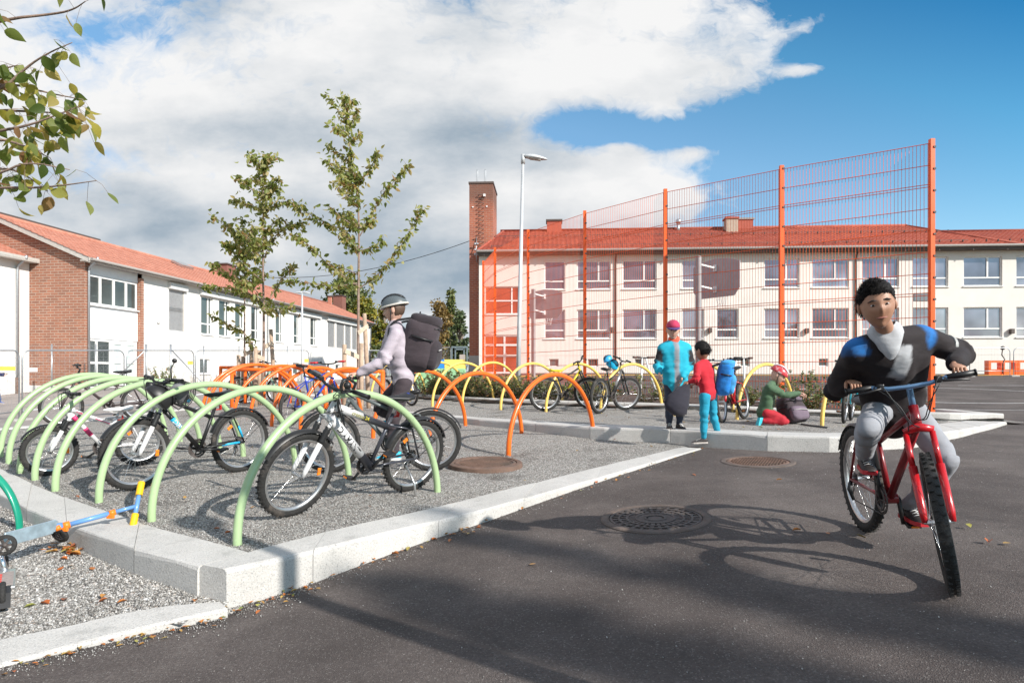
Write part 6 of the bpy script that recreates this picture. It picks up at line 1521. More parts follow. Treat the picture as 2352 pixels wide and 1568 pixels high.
def hand(mb, wrist, dirv, palm_n, s, curl, side, spread=0.10):
    """palm plus four fingers and a thumb; dirv towards the fingertips, palm_n out of the palm; side +1 thumb on +cross side"""
    d = dirv.normalized(); n = (palm_n-d*palm_n.dot(d)).normalized(); w = d.cross(n)*side
    mb.tube([wrist, wrist+d*.03*s, wrist+d*.06*s, wrist+d*.085*s],[.024*s,.034*s,.040*s,.036*s],10,flat=.52) if False else None
    k = [(0,.023,.018),(.02,.028,.017),(.05,.038,.015),(.08,.039,.013),(.092,.034,.010)]; vs = []; N = 12
    for (t, a, b) in k:
        for i in range(N):
            q = 2*PI*i/N; vs.append(wrist+d*t*s+w*math.cos(q)*a*s+n*math.sin(q)*b*s)
    mb.add(vs,[(i*N+j,i*N+(j+1)%N,(i+1)*N+(j+1)%N,(i+1)*N+j) for i in range(len(k)-1) for j in range(N)]+[tuple(range(N))[::-1],tuple((len(k)-1)*N+j for j in range(N))],True)
    for i, (off, L, r) in enumerate(((.030,.072,.0088),(.010,.080,.0092),(-.010,.074,.0088),(-.029,.058,.0078))):
        p = wrist+d*.085*s+w*off*s; ang = 0.0; pts = [p-d*.012*s, p]; cu = curl*(1+.08*i); dd = (d+w*off*spread*20*.3).normalized()
        for seg, f in enumerate((.46,.31,.23)):
            ang += cu*(0.9,1.05,.8)[seg]; v = dd*math.cos(ang)+n*math.sin(ang); pts += [pts[-1]+v*L*f*s*.5, pts[-1]+v*L*f*s]
        mb.tube(pts,[r*s*(1-.06*j) if j < len(pts)-1 else r*s*.55 for j in range(len(pts))],8)
    t0 = wrist+d*.025*s+w*.026*s; v1 = (d*.7+w*.55+n*.45).normalized(); v2 = (d*.6-w*.05+n*.8).normalized()
    mb.tube([t0,t0+v1*.03*s,t0+v1*.045*s+v2*.012*s,t0+v1*.045*s+v2*.036*s],[.0125*s,.0115*s,.010*s,.006*s],8)
def shoe(parent, an, toe, s, mat, sole):
    """shoe from the ankle point along the ground direction to the toe"""
    d = (toe-an); L = .25*s; up = V(0,0,1); f = d.normalized(); u = (up-f*up.dot(f)).normalized() if abs(f.z) < .9 else V(-f.x,-f.y,0).normalized(); r = f.cross(u)
    st = [(-.06,.030,.075),(-.035,.036,.085),(.02,.037,.082),(.07,.040,.060),(.12,.045,.045),(.165,.040,.034),(.19,.022,.022)]; k = L/.25
    base = an-u*.075*k; vs = []; N = 12
    for t, w, h in st:
        for i in range(N):
            a = 2*PI*i/N; vs.append(base+f*t*k+r*math.cos(a)*w*k+u*(max(0.012,(.5+.5*math.sin(a))*h))*k)
    m = MB(); m.add(vs,[(i*N+j,(i+1)*N+j,(i+1)*N+(j+1)%N,i*N+(j+1)%N) for i in range(len(st)-1) for j in range(N)]+[tuple(range(N)),tuple((len(st)-1)*N+j for j in reversed(range(N)))],True); o = m.build('shoe', mat, parent, fix=True)
    m = MB(); pr = [(t,w) for t,w,h in st]; pts = [(t*k,w*k*1.06) for t,w in pr]+[(t*k,-w*k*1.06) for t,w in reversed(pr)]
    m.prism(pts, lambda p,t: base+f*p[0]+r*p[1]+u*t, -.006*k, .018*k); m.build('sole', sole, o, fix=True)
    m = MB()
    for j in range(4): q = base+f*(.05+.022*j)*k+u*(.074-.009*j)*k; m.tube([q+r*.024*k-u*.004,q+u*.004,q-r*.024*k-u*.004],.003*k,5)
    m.build('laces', M_WHITE, o)
def person(lab, J, s, skin, top, legs, hair=None, shoes=(None,None), top_fn=None, curl=(.3,.3), head_s=1.0, neck_r=.046, hem=.0, group=None, sleeve_end=0.93, palms=None, thin=1.0, eyes=True, fine=2):
    """J: joints in world space. The body is one mesh; garments, hair and shoes are its children."""
    gz = min(J['anL'].z, J['anR'].z)-.08; root = V(J['pel'].x, J['pel'].y, gz); o = empty('person', root); j = {k: (v-root if k not in ('face','up','hdL','hdR','pnL','pnR','dL','dR') else v) for k, v in J.items()}
    mid = j['pel'].lerp(j['chest'],.5)
    # body
    N = [(j['pel'],.085*s),(mid,.085*s),(j['chest'],.095*s),(j['neck'],.055*s),(j['neck'].lerp(j['head'],.55),neck_r*s)]; Ed = [(0,1),(1,2),(2,3),(3,4)]
    for sd in 'LR':
        b = len(N); N += [(j['sh'+sd],.045*s),(j['el'+sd],.036*s),(j['wr'+sd].lerp(j['el'+sd],.05),.027*s)]; Ed += [(2,b),(b,b+1),(b+1,b+2)]
        b = len(N); N += [(j['hip'+sd],.066*s),(j['kn'+sd],.046*s),(j['an'+sd],.036*s)]; Ed += [(0,b),(b,b+1),(b+1,b+2)]
    mb = MB(); me = skin_mesh(N, Ed, .014, 4); mb.mesh(me); bpy.data.meshes.remove(me)
    hs = head_s*1.0; B = basis(J['face'], J.get('up', V(0,0,1))); hc = j['head']
    HM = Matrix.Translation(hc) @ B.to_4x4() @ Matrix.Scale(hs,4)
    nu, nv = 40, 32; vs = []
    for i in range(nv+1):
        th = PI*i/nv
        for k in range(nu): a = 2*PI*k/nu; vs.append(HM @ head_pts((math.sin(th)*math.cos(a), math.sin(th)*math.sin(a), math.cos(th))))
    mb.add(vs,[(i*nu+k,(i+1)*nu+k,(i+1)*nu+(k+1)%nu,i*nu+(k+1)%nu) for i in range(nv) for k in range(nu)],True)
    for sx in (-1,1): mb.ball(HM @ V(sx*.077,-.008,-.005),(.011*hs,.020*hs,.032*hs),B @ Matrix.Rotation(-.25*sx,3,'Z') @ Matrix.Rotation(.15,3,'X'),10,8)
    for sd, sg in (('L',1),('R',-1)):
        hand(mb, j['wr'+sd], J.get('hd'+sd, (j['wr'+sd]-j['el'+sd])), J.get('pn'+sd, V(0,0,-1)), .92*s if s < 1 else s, curl[0 if sd == 'L' else 1], sg)
    body = mb.build('body', skin, o)
    if eyes:
        for sx in (-1,1):
            m = MB(); m.ball(HM @ V(sx*.030,.0745,.006),(.0115*hs,.0095*hs,.0052*hs),B,10,8); e = m.build('eye', simple('eye_white',(0.55,0.52,0.50,1),.3), o)
            m = MB(); m.ball(HM @ V(sx*.030,.0805,.006),(.0065*hs,.004*hs,.0050*hs),B,10,8); m.build('iris', simple('eye_dark',(0.03,0.018,0.012,1),.2), e)
            m = MB(); m.tube([HM @ V(sx*.014,.086,.028),HM @ V(sx*.032,.086,.031),HM @ V(sx*.051,.074,.023)],[.003,.0045,.002],6,flat=.6); m.build('eyebrow', simple('hair_dark',(0.018,0.013,0.011,1),.6), o)
        m = MB(); m.tube([HM @ V(x,.0905-2.6*x*x*4-.0,-.0575+.9*abs(x)*.07) for x in (-.024,-.012,0,.012,.024)],[.002,.0045,.005,.0045,.002],6,flat=.8); m.build('lips', simple('lips',(0.38,0.15,0.12,1),.5), o)
    if hair:
        m = MB(); vs = []; front, back, vol = hair['front'], hair['back'], hair['vol']; nu, nv = 44, 26; ok = []
        for i in range(nv+1):
            th = PI*i/nv
            for k in range(nu):
                a = 2*PI*k/nu; u = V(math.sin(th)*math.cos(a), math.sin(th)*math.sin(a), math.cos(th)); lim = lerp(back, front, sstep(-.2,.75,u.y)); 
                if abs(u.x) > .8 and u.y > -.2: lim = max(lim, hair.get('side',.05))
                zz = max(u.z, lim); f = (vol+.006)*sstep(lim-.10,lim+.30,u.z+.03*noise.noise(u*14))*(1+.30*noise.noise(u*5)+.22*noise.noise(V(u.x*34,u.y*9,u.z*9)))-.006; q = head_pts(tuple(u)); n = V(u.x,u.y,u.z+hair.get('lift',.2))
                ok.append(True); vs.append(HM @ (q+n*f))
        m.add(vs,[(i*nu+k,(i+1)*nu+k,(i+1)*nu+(k+1)%nu,i*nu+(k+1)%nu) for i in range(nv) for k in range(nu) if ok[i*nu+k] or ok[(i+1)*nu+k]],True)
        rs = random.Random(9); ns = hair.get('strands',0); c = 0
        while c < ns:
            u = V(rs.gauss(0,1),rs.gauss(0,1),rs.gauss(.2,1)).normalized(); lim = lerp(back, front, sstep(-.2,.75,u.y))
            if abs(u.x) > .8 and u.y > -.2: lim = max(lim, hair.get('side',.05))
            if u.z < lim+.02: continue
            q = head_pts(tuple(u)); n = V(u.x,u.y*.8,u.z+.15).normalized(); L = hair.get('len',.03)*(.35+.65*sstep(lim,lim+.45,u.z))*rs.uniform(.7,1.25); sw = V(-.35*u.x+rs.gauss(0,.25)+hair.get('swx',.35),.55*u.z+rs.gauss(0,.2)-(.6 if u.y < 0 else 0),-.5*(1-u.z)+rs.gauss(0,.15))
            r0 = rs.uniform(.0011,.0018); p0 = q+n*.004; p1 = p0+n*L*.32+sw*L*.3; p2 = p1+n*L*.06+sw*L*.6; m.tube([HM @ p0,HM @ p1,HM @ p2],[r0,r0*.85,r0*.25],3,cap=False); c += 1
        m.build('hair', hair['mat'], o)
    # garments
    t = thin; low = j['pel'].lerp(j['chest'],-hem-.10)
    N = [(low,.128*s*t),(mid,.125*s*t),(j['chest'],.132*s*t),(j['neck'].lerp(j['head'],.0),.070*s)]; Ed = [(0,1),(1,2),(2,3)]
    for sd in 'LR':
        b = len(N); e, w, h = j['el'+sd], j['wr'+sd], j['sh'+sd]
        N += [(h,.074*s*t),(h.lerp(e,.5),.066*s*t),(e,.062*s*t),(e.lerp(w,.5),.056*s*t),(e.lerp(w,sleeve_end),.046*s*t)]; Ed += [(2,b),(3,b),(b,b+1),(b+1,b+2),(b+2,b+3),(b+3,b+4)]
        b = len(N); N += [(j['chest'].lerp(h,.55)-(j['neck']-j['chest'])*.55,.108*s*t),(low.lerp(j['hip'+sd],.55)+(low-j['hip'+sd])*.0,.118*s*t)]; Ed += [(b,b+1),(2,b),(b,b-5)]
    me = skin_mesh(N, Ed, .012 if fine > 2 else .016, 5); m = MB(); m.mesh(me); bpy.data.meshes.remove(me)
    for i, v in enumerate(m.v): p = V(*v); nn = noise.noise(p*7)*.017*s+noise.noise(V(p.x*9,p.y*9,p.z*22))*.010*s; m.v[i] = tuple(p+V(nn,nn*.7,nn*.4))
    def fold(p, a, b, c, rad):
        """creases round the inner side of a bent joint b between a and c"""
        t1 = (p-a).dot(b-a)/(b-a).length_squared; t2 = (p-b).dot(c-b)/(c-b).length_squared; t = t1 if t1 < 1 else 1+t2
        return math.exp(-((t-1)/.42)**2)*math.sin(t*17+3*noise.noise(p*9))*rad if -.1 < t < 2.1 else 0
    for i, v in enumerate(m.v):
        p = V(*v); d = V(0,0,0)
        for sd in 'LR':
            a, e, w = j['sh'+sd], j['el'+sd], j['wr'+sd]; near = min((p-a.lerp(e,min(1,max(0,(p-a).dot(e-a)/(e-a).length_squared)))).length, (p-e.lerp(w,min(1,max(0,(p-e).dot(w-e)/(w-e).length_squared)))).length)
            if near < .10*s*t: ax = e if (p-e).length < (p-a).length else a.lerp(e,.5); d += (p-ax).normalized()*fold(p,a,e,w,.012*s)
        hgt = (p.z-low.z)/max(.05,(j['chest']-low).length)
        if hgt < .7: q = (p-mid); q.z = 0; d += (q.normalized() if q.length > 1e-4 else V(0,0,0))*math.exp(-((hgt-.15)/.3)**2)*math.sin(p.z*62+4*noise.noise(p*6))*.006*s
        m.v[i] = tuple(p+d)
    tp = m.build('jacket', cloth_tint() if top_fn else top, o)
    if top_fn:
        at_ = tp.data.color_attributes.new('cloth_colour','FLOAT_COLOR','POINT'); js = [V(a,b,c)*.005 for a in (-1,1) for b in (-1,1) for c in (-1,1)]
        cols = []
        for v in tp.data.vertices:
            k = [top[top_fn(v.co+d,j,s)] for d in js]; cols += [sum(c[q] for c in k)/8 for q in range(3)]+[1.0]
        at_.data.foreach_set('color', cols)
    N = [(j['pel'],.125*s*t)]; Ed = []
    for sd in 'LR':
        b = len(N); k_, a_ = j['kn'+sd], j['an'+sd]; N += [(j['hip'+sd],.092*s),(j['hip'+sd].lerp(k_,.5),.080*s),(k_,.068*s),(k_.lerp(a_,.5),.060*s),(k_.lerp(a_,.93),.050*s)]; Ed += [(0,b),(b,b+1),(b+1,b+2),(b+2,b+3),(b+3,b+4)]
    me = skin_mesh(N, Ed, .015, 5); m = MB(); m.mesh(me); bpy.data.meshes.remove(me)
    for i, v in enumerate(m.v): p = V(*v); nn = noise.noise(p*8)*.010*s+noise.noise(V(p.x*8,p.y*8,p.z*20))*.007*s; m.v[i] = tuple(p+V(nn,nn*.7,nn*.3))
    for i, v in enumerate(m.v):
        p = V(*v); d = V(0,0,0)
        for sd in 'LR':
            a, e, w = j['hip'+sd], j['kn'+sd], j['an'+sd]
            if (p-e).length < .26*s or (p-w).length < .2*s: ax = e.lerp(w,min(1,max(0,(p-e).dot(w-e)/(w-e).length_squared))); d += (p-ax).normalized()*(fold(p,a,e,w,.009*s)+math.exp(-((p-w).length/(.14*s))**2)*math.sin((p-w).length*80+2*noise.noise(p*9))*.005*s) if (p-ax).length < .12*s else V(0,0,0)
        m.v[i] = tuple(p+d)
    m.build('trousers', legs, o)
    for sd in 'LR':
        if shoes[0]: shoe(o, j['an'+sd], j['an'+sd]+(J['d'+sd] if 'd'+sd in J else V(0,-1,0)), s*1.0, shoes[0], shoes[1])
    tag(o, lab, 'person', group)
    return dict(o=o, HM=HM, B=B, j=j, root=root, s=s)
def cloth_tint():
    if 'cloth_multi' in MATS: return MATS['cloth_multi']
    m = cloth_mat('cloth_multi',(1,1,1,1)); t = m.node_tree; b = t.nodes['Principled BSDF'] if 'Principled BSDF' in t.nodes else [n for n in t.nodes if n.type == 'BSDF_PRINCIPLED'][0]
    src = b.inputs['Base Color'].links[0].from_socket; a = t.nodes.new('ShaderNodeAttribute'); a.attribute_name = 'cloth_colour'; x = t.nodes.new('ShaderNodeMix'); x.data_type = 'RGBA'; x.blend_type = 'MULTIPLY'; x.inputs[0].default_value = 1
    t.links.new(a.outputs['Color'], x.inputs[6]); t.links.new(src, x.inputs[7]); t.links.new(x.outputs[2], b.inputs['Base Color']); b.inputs['Sheen Weight'].default_value = 0.03; return m
def collar_hood(P, mat, r=.085, name='hood', drop=0.0):
    j, s = P['j'], P['s']; c = j['neck'].lerp(j['head'],.22); B = P['B']; m = MB(); A = np.linspace(0,2*PI,30,endpoint=False); vs = []; K = 8
    for q in range(K):
        f = q/(K-1)
        for a in A:
            ft = max(0,math.sin(a)); bk = max(0,-math.sin(a)); rr = r*s*(.80+.45*math.sin(f*PI*.8)+.25*bk*math.sin(f*PI))
            vs.append(c+B @ V(math.cos(a)*rr*1.05,math.sin(a)*rr-.010*s,(.055-.10*f)*s-(.075*ft**3*(.4+f))*s+.012*noise.noise(V(math.cos(a)*3,math.sin(a)*3,f*3))*s))
    n = len(A); m.add(vs,[(i*n+k,i*n+(k+1)%n,(i+1)*n+(k+1)%n,(i+1)*n+k) for i in range(K-1) for k in range(n)],True)
    return m.build(name, mat, P['o'])
def headwear(P, kind, mat, mat2=None):
    m = MB(); HM = P['HM']; B = P['B']; sc = HM.to_scale()[0]
    if kind == 'helmet':
        def sh(p): return V(p.x, p.y, p.z if p.z > -.05 else -.05)
        m.ball(HM @ V(0,-.012,.035),(.098*sc,.128*sc,.108*sc),B,26,16,sh); h = m.build('helmet', mat, P['o'])
        m = MB()
        for q in (-.62,-.32,0,.32,.62): m.tube([HM @ V(math.sin(q)*.100*math.cos(t),-.012+.131*math.sin(t),.035+.111*math.cos(q*.6)*math.cos(t)) for t in np.linspace(-1.1,1.1,9)],[.002*sc]+[.008*sc]*7+[.002*sc],6,flat=.4)
        m.build('vent', mat2 or M_BLACK, h); m = MB()
        for sx in (-1,1): m.tube([HM @ V(sx*.085,.01,.03),HM @ V(sx*.078,.03,-.06),HM @ V(sx*.02,.055,-.125)],.005*sc,5)
        m.build('strap', M_BLACK, h)
    else:
        def sh(p): return V(p.x, p.y, p.z if p.z > 0.0 else 0.0)
        m.ball(HM @ V(0,-.006,.035),(.088*sc,.106*sc,.092*sc),B,24,14,sh)
        m.cm = 1; vs = []; n = 12
        for i in range(n+1):
            a = lerp(.45,PI-.45,i/n); vs += [HM @ V(math.cos(a)*.088,-.006+math.sin(a)*.106,.040), HM @ V(math.cos(a)*.080,.05+math.sin(a)*.125,.028)]
        vs2 = [v-(B @ V(0,0,.006*sc)) for v in vs]; k = len(vs); m.add(vs+vs2,[(2*i,2*i+1,2*i+3,2*i+2) for i in range(n)]+[(k+2*i,k+2*i+2,k+2*i+3,k+2*i+1) for i in range(n)]+[(2*i+1,k+2*i+1,k+2*i+3,2*i+3) for i in range(n)],True)
        m.build('cap', [mat, mat2 or mat], P['o'])
def backpack(lab, c, right, fwd, up, w, h, d, mats, name='backpack', lean=0):
    """fwd points away from the wearer's back"""
    o = empty(name, c); B = Matrix((right.normalized(), fwd.normalized(), up.normalized())).transposed()
    def sq(e):
        def f(p): return V(math.copysign(abs(p.x)**e,p.x), math.copysign(abs(p.y)**e,p.y), math.copysign(abs(p.z)**e,p.z))
        return f
    def lump(nm, cc, r, mat, par, e=.58):
        m = MB(); m.ball(B @ V(*cc),r,B,26,18,sq(e))
        for i, v in enumerate(m.v): p = V(*v); q = noise.noise(p*6+c)*.026+noise.noise(p*14)*.008; m.v[i] = tuple(p+p.normalized()*q)
        return m.build(nm, mat, par)
    lump('main_bag', (0,0,0), (w/2,d/2,h/2), mats[0], o); lump('pocket', (0,d*.42,-h*.16), (w*.40,d*.24,h*.28), mats[1], o); lump('top_flap', (0,d*.05,h*.42), (w*.44,d*.46,h*.12), mats[1], o)
    m = MB()
    for sx in (-1,1): m.tube(smooth_line([B @ V(sx*w*.28,-d*.40,h*.42),B @ V(sx*w*.36,-d*.95,h*.30),B @ V(sx*w*.40,-d*.95,-h*.05),B @ V(sx*w*.34,-d*.45,-h*.38)],2),.018,6,flat=.35)
    m.tube([B @ V(-.03,-d*.2,h*.5),B @ V(0,-d*.2,h*.57),B @ V(.03,-d*.2,h*.5)],.008,6); m.build('strap', M_BLACK, o)
    for sx in (-1,1): MB().tube([B @ V(sx*w*.47,-d*.25,h*.12),B @ V(sx*w*.535,d*.05,h*.10),B @ V(sx*w*.44,d*.42,h*.08)],.011,5,flat=.4).build('side_strap', M_BLACK, o)
    MB().tube([B @ V(-w*.42,d*.40,h*.30),B @ V(-w*.2,d*.545,h*.325),B @ V(w*.2,d*.545,h*.325),B @ V(w*.42,d*.40,h*.30)],.006,5).build('seam', M_BLACK, o)
    m = MB(); m.tube([B @ V(-w*.33,d*.645,-h*.06),B @ V(0,d*.665,-h*.03),B @ V(w*.33,d*.645,-h*.06)],.006,6); m.build('zip', simple('reflex_grey',(0.45,0.44,0.43,1),.4), o)
    return tag(o, lab, 'backpack' if name == 'backpack' else 'bag')
def skin_col(nm, c): return simple(nm, c, .5, 0, .08, 14)
SK1 = skin_col('skin_tan',(0.42,0.22,0.14,1)); SK2 = skin_col('skin_fair',(0.60,0.36,0.27,1)); SK3 = skin_col('skin_brown',(0.33,0.17,0.11,1))
HB = simple('hair_black',(0.008,0.006,0.0055,1),.62,0,.4,60,.6,160,spec=.25)
C_DARK = cloth_mat('cloth_aubergine',(0.015,0.0095,0.011,1),sheen=.03); C_BLUE = cloth_mat('cloth_bright_blue',(0.01,0.17,0.52,1)); C_GREY = cloth_mat('cloth_grey',(0.30,0.31,0.34,1)); C_HOOD = cloth_mat('cloth_hood',(0.48,0.49,0.51,1)); C_NAVY = cloth_mat('cloth_navy',(0.012,0.018,0.085,1)); C_JEAN = cloth_mat('cloth_jeans',(0.028,0.036,0.060,1)); C_TURQ = cloth_mat('cloth_turquoise',(0.012,0.42,0.58,1)); C_BLK = cloth_mat('cloth_black',(0.022,0.020,0.022,1)); C_REDC = cloth_mat('cloth_red',(0.50,0.010,0.025,1)); C_GRN = cloth_mat('cloth_green',(0.065,0.125,0.065,1)); C_LILAC = cloth_mat('cloth_lilac_grey',(0.46,0.40,0.45,1)); C_CORAL = cloth_mat('cloth_coral',(0.72,0.11,0.06,1)); C_TQT = cloth_mat('cloth_turq_trousers',(0.010,0.30,0.45,1)); C_PLUM = cloth_mat('cloth_plum',(0.050,0.036,0.043,1)); C_MAR = cloth_mat('cloth_dark_red',(0.42,0.012,0.025,1))
S_BLK = simple('shoe_black',(0.022,0.018,0.018,1),.6); S_SOLE = simple('sole_pale',(0.55,0.50,0.46,1),.7); S_TURQ = simple('shoe_turquoise',(0.02,0.45,0.58,1),.5)

# --- the boy riding towards us
rear, front = V(2.256,4.15,0), V(2.088,3.11,0); rear.z = E+S_base(2.256,4.15); front.z = E+S_base(2.088,3.11)
RBK = bicycle(rear, front, 'red bicycle with suspension fork ridden towards the viewer by the boy', .66, simple('frame_dark_red',(0.22,0.01,0.015,1),.3,coat=.4), M_RED, M_BLACK, M_BLACK, det=2, lean=.075, steer=-.36, bar=simple('bar_blue',(0.20,0.36,0.58,1),.3,.5), fender=(True,False), crank=1.45, tw=.027)
Mb, Sb, bp = RBK['M'], RBK['S'], RBK['bp']; gR, gL = Mb @ Sb @ lerp(bp[0],bp[1],.45), Mb @ Sb @ lerp(bp[-1],bp[-2],.45)
cd = V(math.cos(1.45),0,math.sin(1.45)); pR = Mb @ (RBK['bb']+cd*.155+V(0,-.115,0)); pL = Mb @ (RBK['bb']-cd*.155+V(0,.115,0))
fw = (front-rear).normalized(); rt = V(fw.y,-fw.x,0)   # rider's right
J = dict(pel=at(2052,925,3.70), chest=at(2046,812,3.44), neck=at(2040,780,3.36), head=at(2014,700,3.20), face=V(-.32,-.93,-.16), up=V(-.16,0,1),
 shR=at(1968,806,3.40), shL=at(2112,775,3.44), elR=at(1918,897,3.68), elL=at(2212,812,3.54),
 wrR=gR-fw*.085+V(0,0,.045)-rt*-.012, wrL=gL-fw*.085+V(0,0,.045), hdR=fw+V(0,0,-.12)-rt*.10, hdL=fw+V(0,0,-.12)+rt*.10, pnR=V(0,0,-1)+fw*.1, pnL=V(0,0,-1)+fw*.1,
 hipR=at(2020,938,3.66), hipL=at(2088,938,3.66), knR=at(1994,982,3.34), knL=at(2176,1060,3.42), anR=pR-fw*.05+V(0,0,.085), anL=pL-fw*.05+V(0,0,.085), dR=fw+rt*.15, dL=fw-rt*.1)
J['pel'] = (J['hipR']+J['hipL'])/2+V(0,.03,.03)
def rider_top(c, j, s):
    a = (c-j['neck']).length; up = c.z-j['chest'].z
    d = min((c-j['shL']).length, (c-j['shR']).length); front_ = (j['chest'].y-c.y)
    if d < .076 and up > -.015 and front_ > -.05: return 1
    w = abs(c.x-j['chest'].x)
    if front_ > .04 and w < .042 and up < .04 and up > -.20: return 2
    if front_ > .04 and w < .06 and up <= -.20: return 3
    return 0
R_ = person('boy in a dark jacket with grey hood riding the red bicycle towards the viewer', J, .90, SK1, [(0.015,0.0095,0.011),(0.012,0.17,0.52),(0.44,0.45,0.47),(0.012,0.018,0.085)], C_GREY, dict(front=.42,back=-.55,side=.10,vol=.010,lift=.5,mat=HB,strands=3000,len=.030), (S_BLK,simple('sole_red',(0.5,0.02,0.03,1),.5)), rider_top, (1.0,1.0), 1.0, sleeve_end=.86, thin=1.07, fine=3, hem=.24)
collar_hood(R_, C_HOOD, .070)
j = R_['j']
m = MB(); e, w = j['elL'], j['wrL']; q = j['shL'].lerp(e,.55); m.tube([q,q.lerp(e,.16)],[.068,.067],16); m.build('sleeve_band', simple('reflex_band',(0.42,0.42,0.40,1),.4), R_['o'])

# --- the grey cyclist in the middle
pr, pf = on(-.80,6.42,S_low), on(-1.78,6.32,S_low)
CB = bicycle(pr, pf, 'plain grey bicycle ridden to the left by the cyclist with the backpack', .60, simple('frame_slate',(0.16,0.18,0.18,1),.4,.3), simple('frame_slate',(0.16,0.18,0.18,1),.4,.3), det=1, lean=.0, crank=1.45, bar=M_IRON, fender=(True,True))
Mb, bp = CB['M'], CB['bp']; gL, gR = Mb @ lerp(bp[-1],bp[-2],.45), Mb @ lerp(bp[0],bp[1],.45); fw = (pf-pr).normalized(); rt = V(fw.y,-fw.x,0); cd = V(math.cos(1.45),0,math.sin(1.45)); pR = Mb @ (CB['bb']+cd*.155+V(0,-.115,0)); pL = Mb @ (CB['bb']-cd*.155+V(0,.115,0))
Z = 6.38
J = dict(pel=at(926,868,Z), chest=at(912,775,Z), neck=at(906,747,Z), head=at(905,712,Z), face=V(-.95,.05,-.22), up=V(0,0,1), shL=at(908,768,Z-.17), shR=at(902,766,Z+.17), elL=at(882,830,Z-.26), elR=at(876,826,Z+.24),
 wrL=gL-fw*.08+V(0,0,.045), wrR=gR-fw*.08+V(0,0,.045), hdL=fw+V(0,0,-.1), hdR=fw+V(0,0,-.1), pnL=V(0,0,-1), pnR=V(0,0,-1), hipL=at(926,880,Z-.08), hipR=at(926,880,Z+.08), knL=at(900,975,Z-.10), knR=at(872,935,Z+.1), anL=pL-fw*.05+V(0,0,.085), anR=pR-fw*.05+V(0,0,.085), dL=fw, dR=fw)
P_ = person('cyclist in a lilac grey jacket with dark helmet and big backpack riding left', J, .98, SK2, C_LILAC, C_PLUM, dict(front=.45,back=-.6,side=.1,vol=.010,mat=simple('hair_brown',(0.10,0.06,0.04,1),.6)), (simple('shoe_aqua',(0.03,0.50,0.70,1),.5),M_WHITE), None, (1.0,1.0), 1.05, hem=-.22, thin=.95)
headwear(P_, 'helmet', simple('helmet_slate',(0.10,0.12,0.13,1),.4)); m = MB(); HM = P_['HM']; m.tube([HM @ V(math.cos(a)*.101,-.012+math.sin(a)*.131,.036) for a in np.linspace(0,2*PI,28,endpoint=False)],.011,6,closed=True); m.build('helmet_rim', simple('rim_cream',(0.60,0.56,0.50,1),.5), P_['o'])
backpack('dark plum backpack worn by the grey cyclist', at(966,790,Z), V(0,1,0), V(.95,0,-.18), V(.20,0,1), .37, .54, .32, (C_PLUM,cloth_mat('cloth_plum_dark',(0.030,0.022,0.027,1))))
# --- teenager in the turquoise jacket on the kerb
Z = 8.5; K = lambda px, py, dz=0: at(px,py,Z+dz)
J = dict(pel=K(1551,876), chest=K(1550,808), neck=K(1549,786), head=K(1546,757,-.05), face=V(-.15,-1,-.22), up=V(0,-.05,1), shL=K(1576,800), shR=K(1523,800), elL=K(1587,838), elR=K(1511,838), wrL=K(1566,866,-.15), wrR=K(1514,856,-.18), hdL=V(-.2,-.3,-1), hdR=V(-.1,-.7,-.6), pnL=V(-1,0,0), pnR=V(1,.2,0), hipL=K(1563,884), hipR=K(1539,884), knL=K(1563,932,-.03), knR=K(1537,931,-.03), anL=K(1560,972), anR=K(1537,971), dL=V(.15,-1,-.05), dR=V(-.2,-1,-.05))
def teen_top(c, j, s):
    for sd in 'LR':
        a, e, w = j['sh'+sd], j['el'+sd], j['wr'+sd]; t = (c-a).dot(e-a)/(e-a).length_squared
        d = (c-a.lerp(e,min(1,max(0,t)))).length
        if d < .085*s and t > .12 and abs(c.x-j['chest'].x) > .125*s and c.z > e.z-.02: return 1
    if abs(c.x-j['chest'].x+.0) < .036*s and c.y < j['chest'].y-.02 and c.z < j['neck'].z: return 2
    return 0
T_ = person('teenager in a turquoise and black jacket with red hood standing on the kerb', J, .88, SK2, [(0.012,0.42,0.58),(0.022,0.020,0.022),(0.30,0.31,0.34)], C_JEAN, dict(front=.4,back=-.4,side=.1,vol=.006,mat=simple('hair_brown',(0.10,0.06,0.04,1),.6)), (S_BLK,simple('sole_dark',(0.05,0.04,0.04,1),.7)), teen_top, (.35,.45), 1.03, hem=.0, thin=1.12)
headwear(T_, 'cap', cloth_mat('cap_pink',(0.50,0.035,0.10,1)), cloth_mat('cap_purple',(0.075,0.035,0.16,1))); collar_hood(T_, C_CORAL, .066)
# --- child in red with the blue backpack
Z = 7.98
J = dict(pel=K(1627,898), chest=K(1620,852), neck=K(1617,832), head=K(1613,806), face=V(-.62,.78,-.2), up=V(0,0,1), shL=K(1602,842,-.10), shR=K(1632,843,.10), elL=K(1600,872,-.20), elR=K(1622,880,.22), wrL=K(1583,876,-.16), wrR=K(1598,880,.05), hdL=V(-.8,.3,-.25), hdR=V(-.8,-.2,-.3), pnL=V(.3,.4,-1), pnR=V(.3,.2,-1), hipL=K(1619,910,-.06), hipR=K(1634,910,.08), knL=K(1617,957,-.07), knR=K(1638,953,.10), anL=K(1616,1006,-.05), anR=K(1650,998,.12), dL=V(-1,.1,-.05), dR=V(-1,.25,-.12))
C_ = person('child in a red jacket and turquoise trousers turned away, stepping off the kerb', J, .77, SK3, C_REDC, C_TQT, dict(front=.35,back=-.55,side=.0,vol=.010,lift=.3,mat=HB,strands=900,len=.025), (simple('shoe_grey_black',(0.05,0.045,0.045,1),.6),S_SOLE), None, (.8,.8), 1.0, thin=.86)
C_PAT = cloth_mat('cloth_blue_pattern',(0.012,0.20,0.60,1),.5)
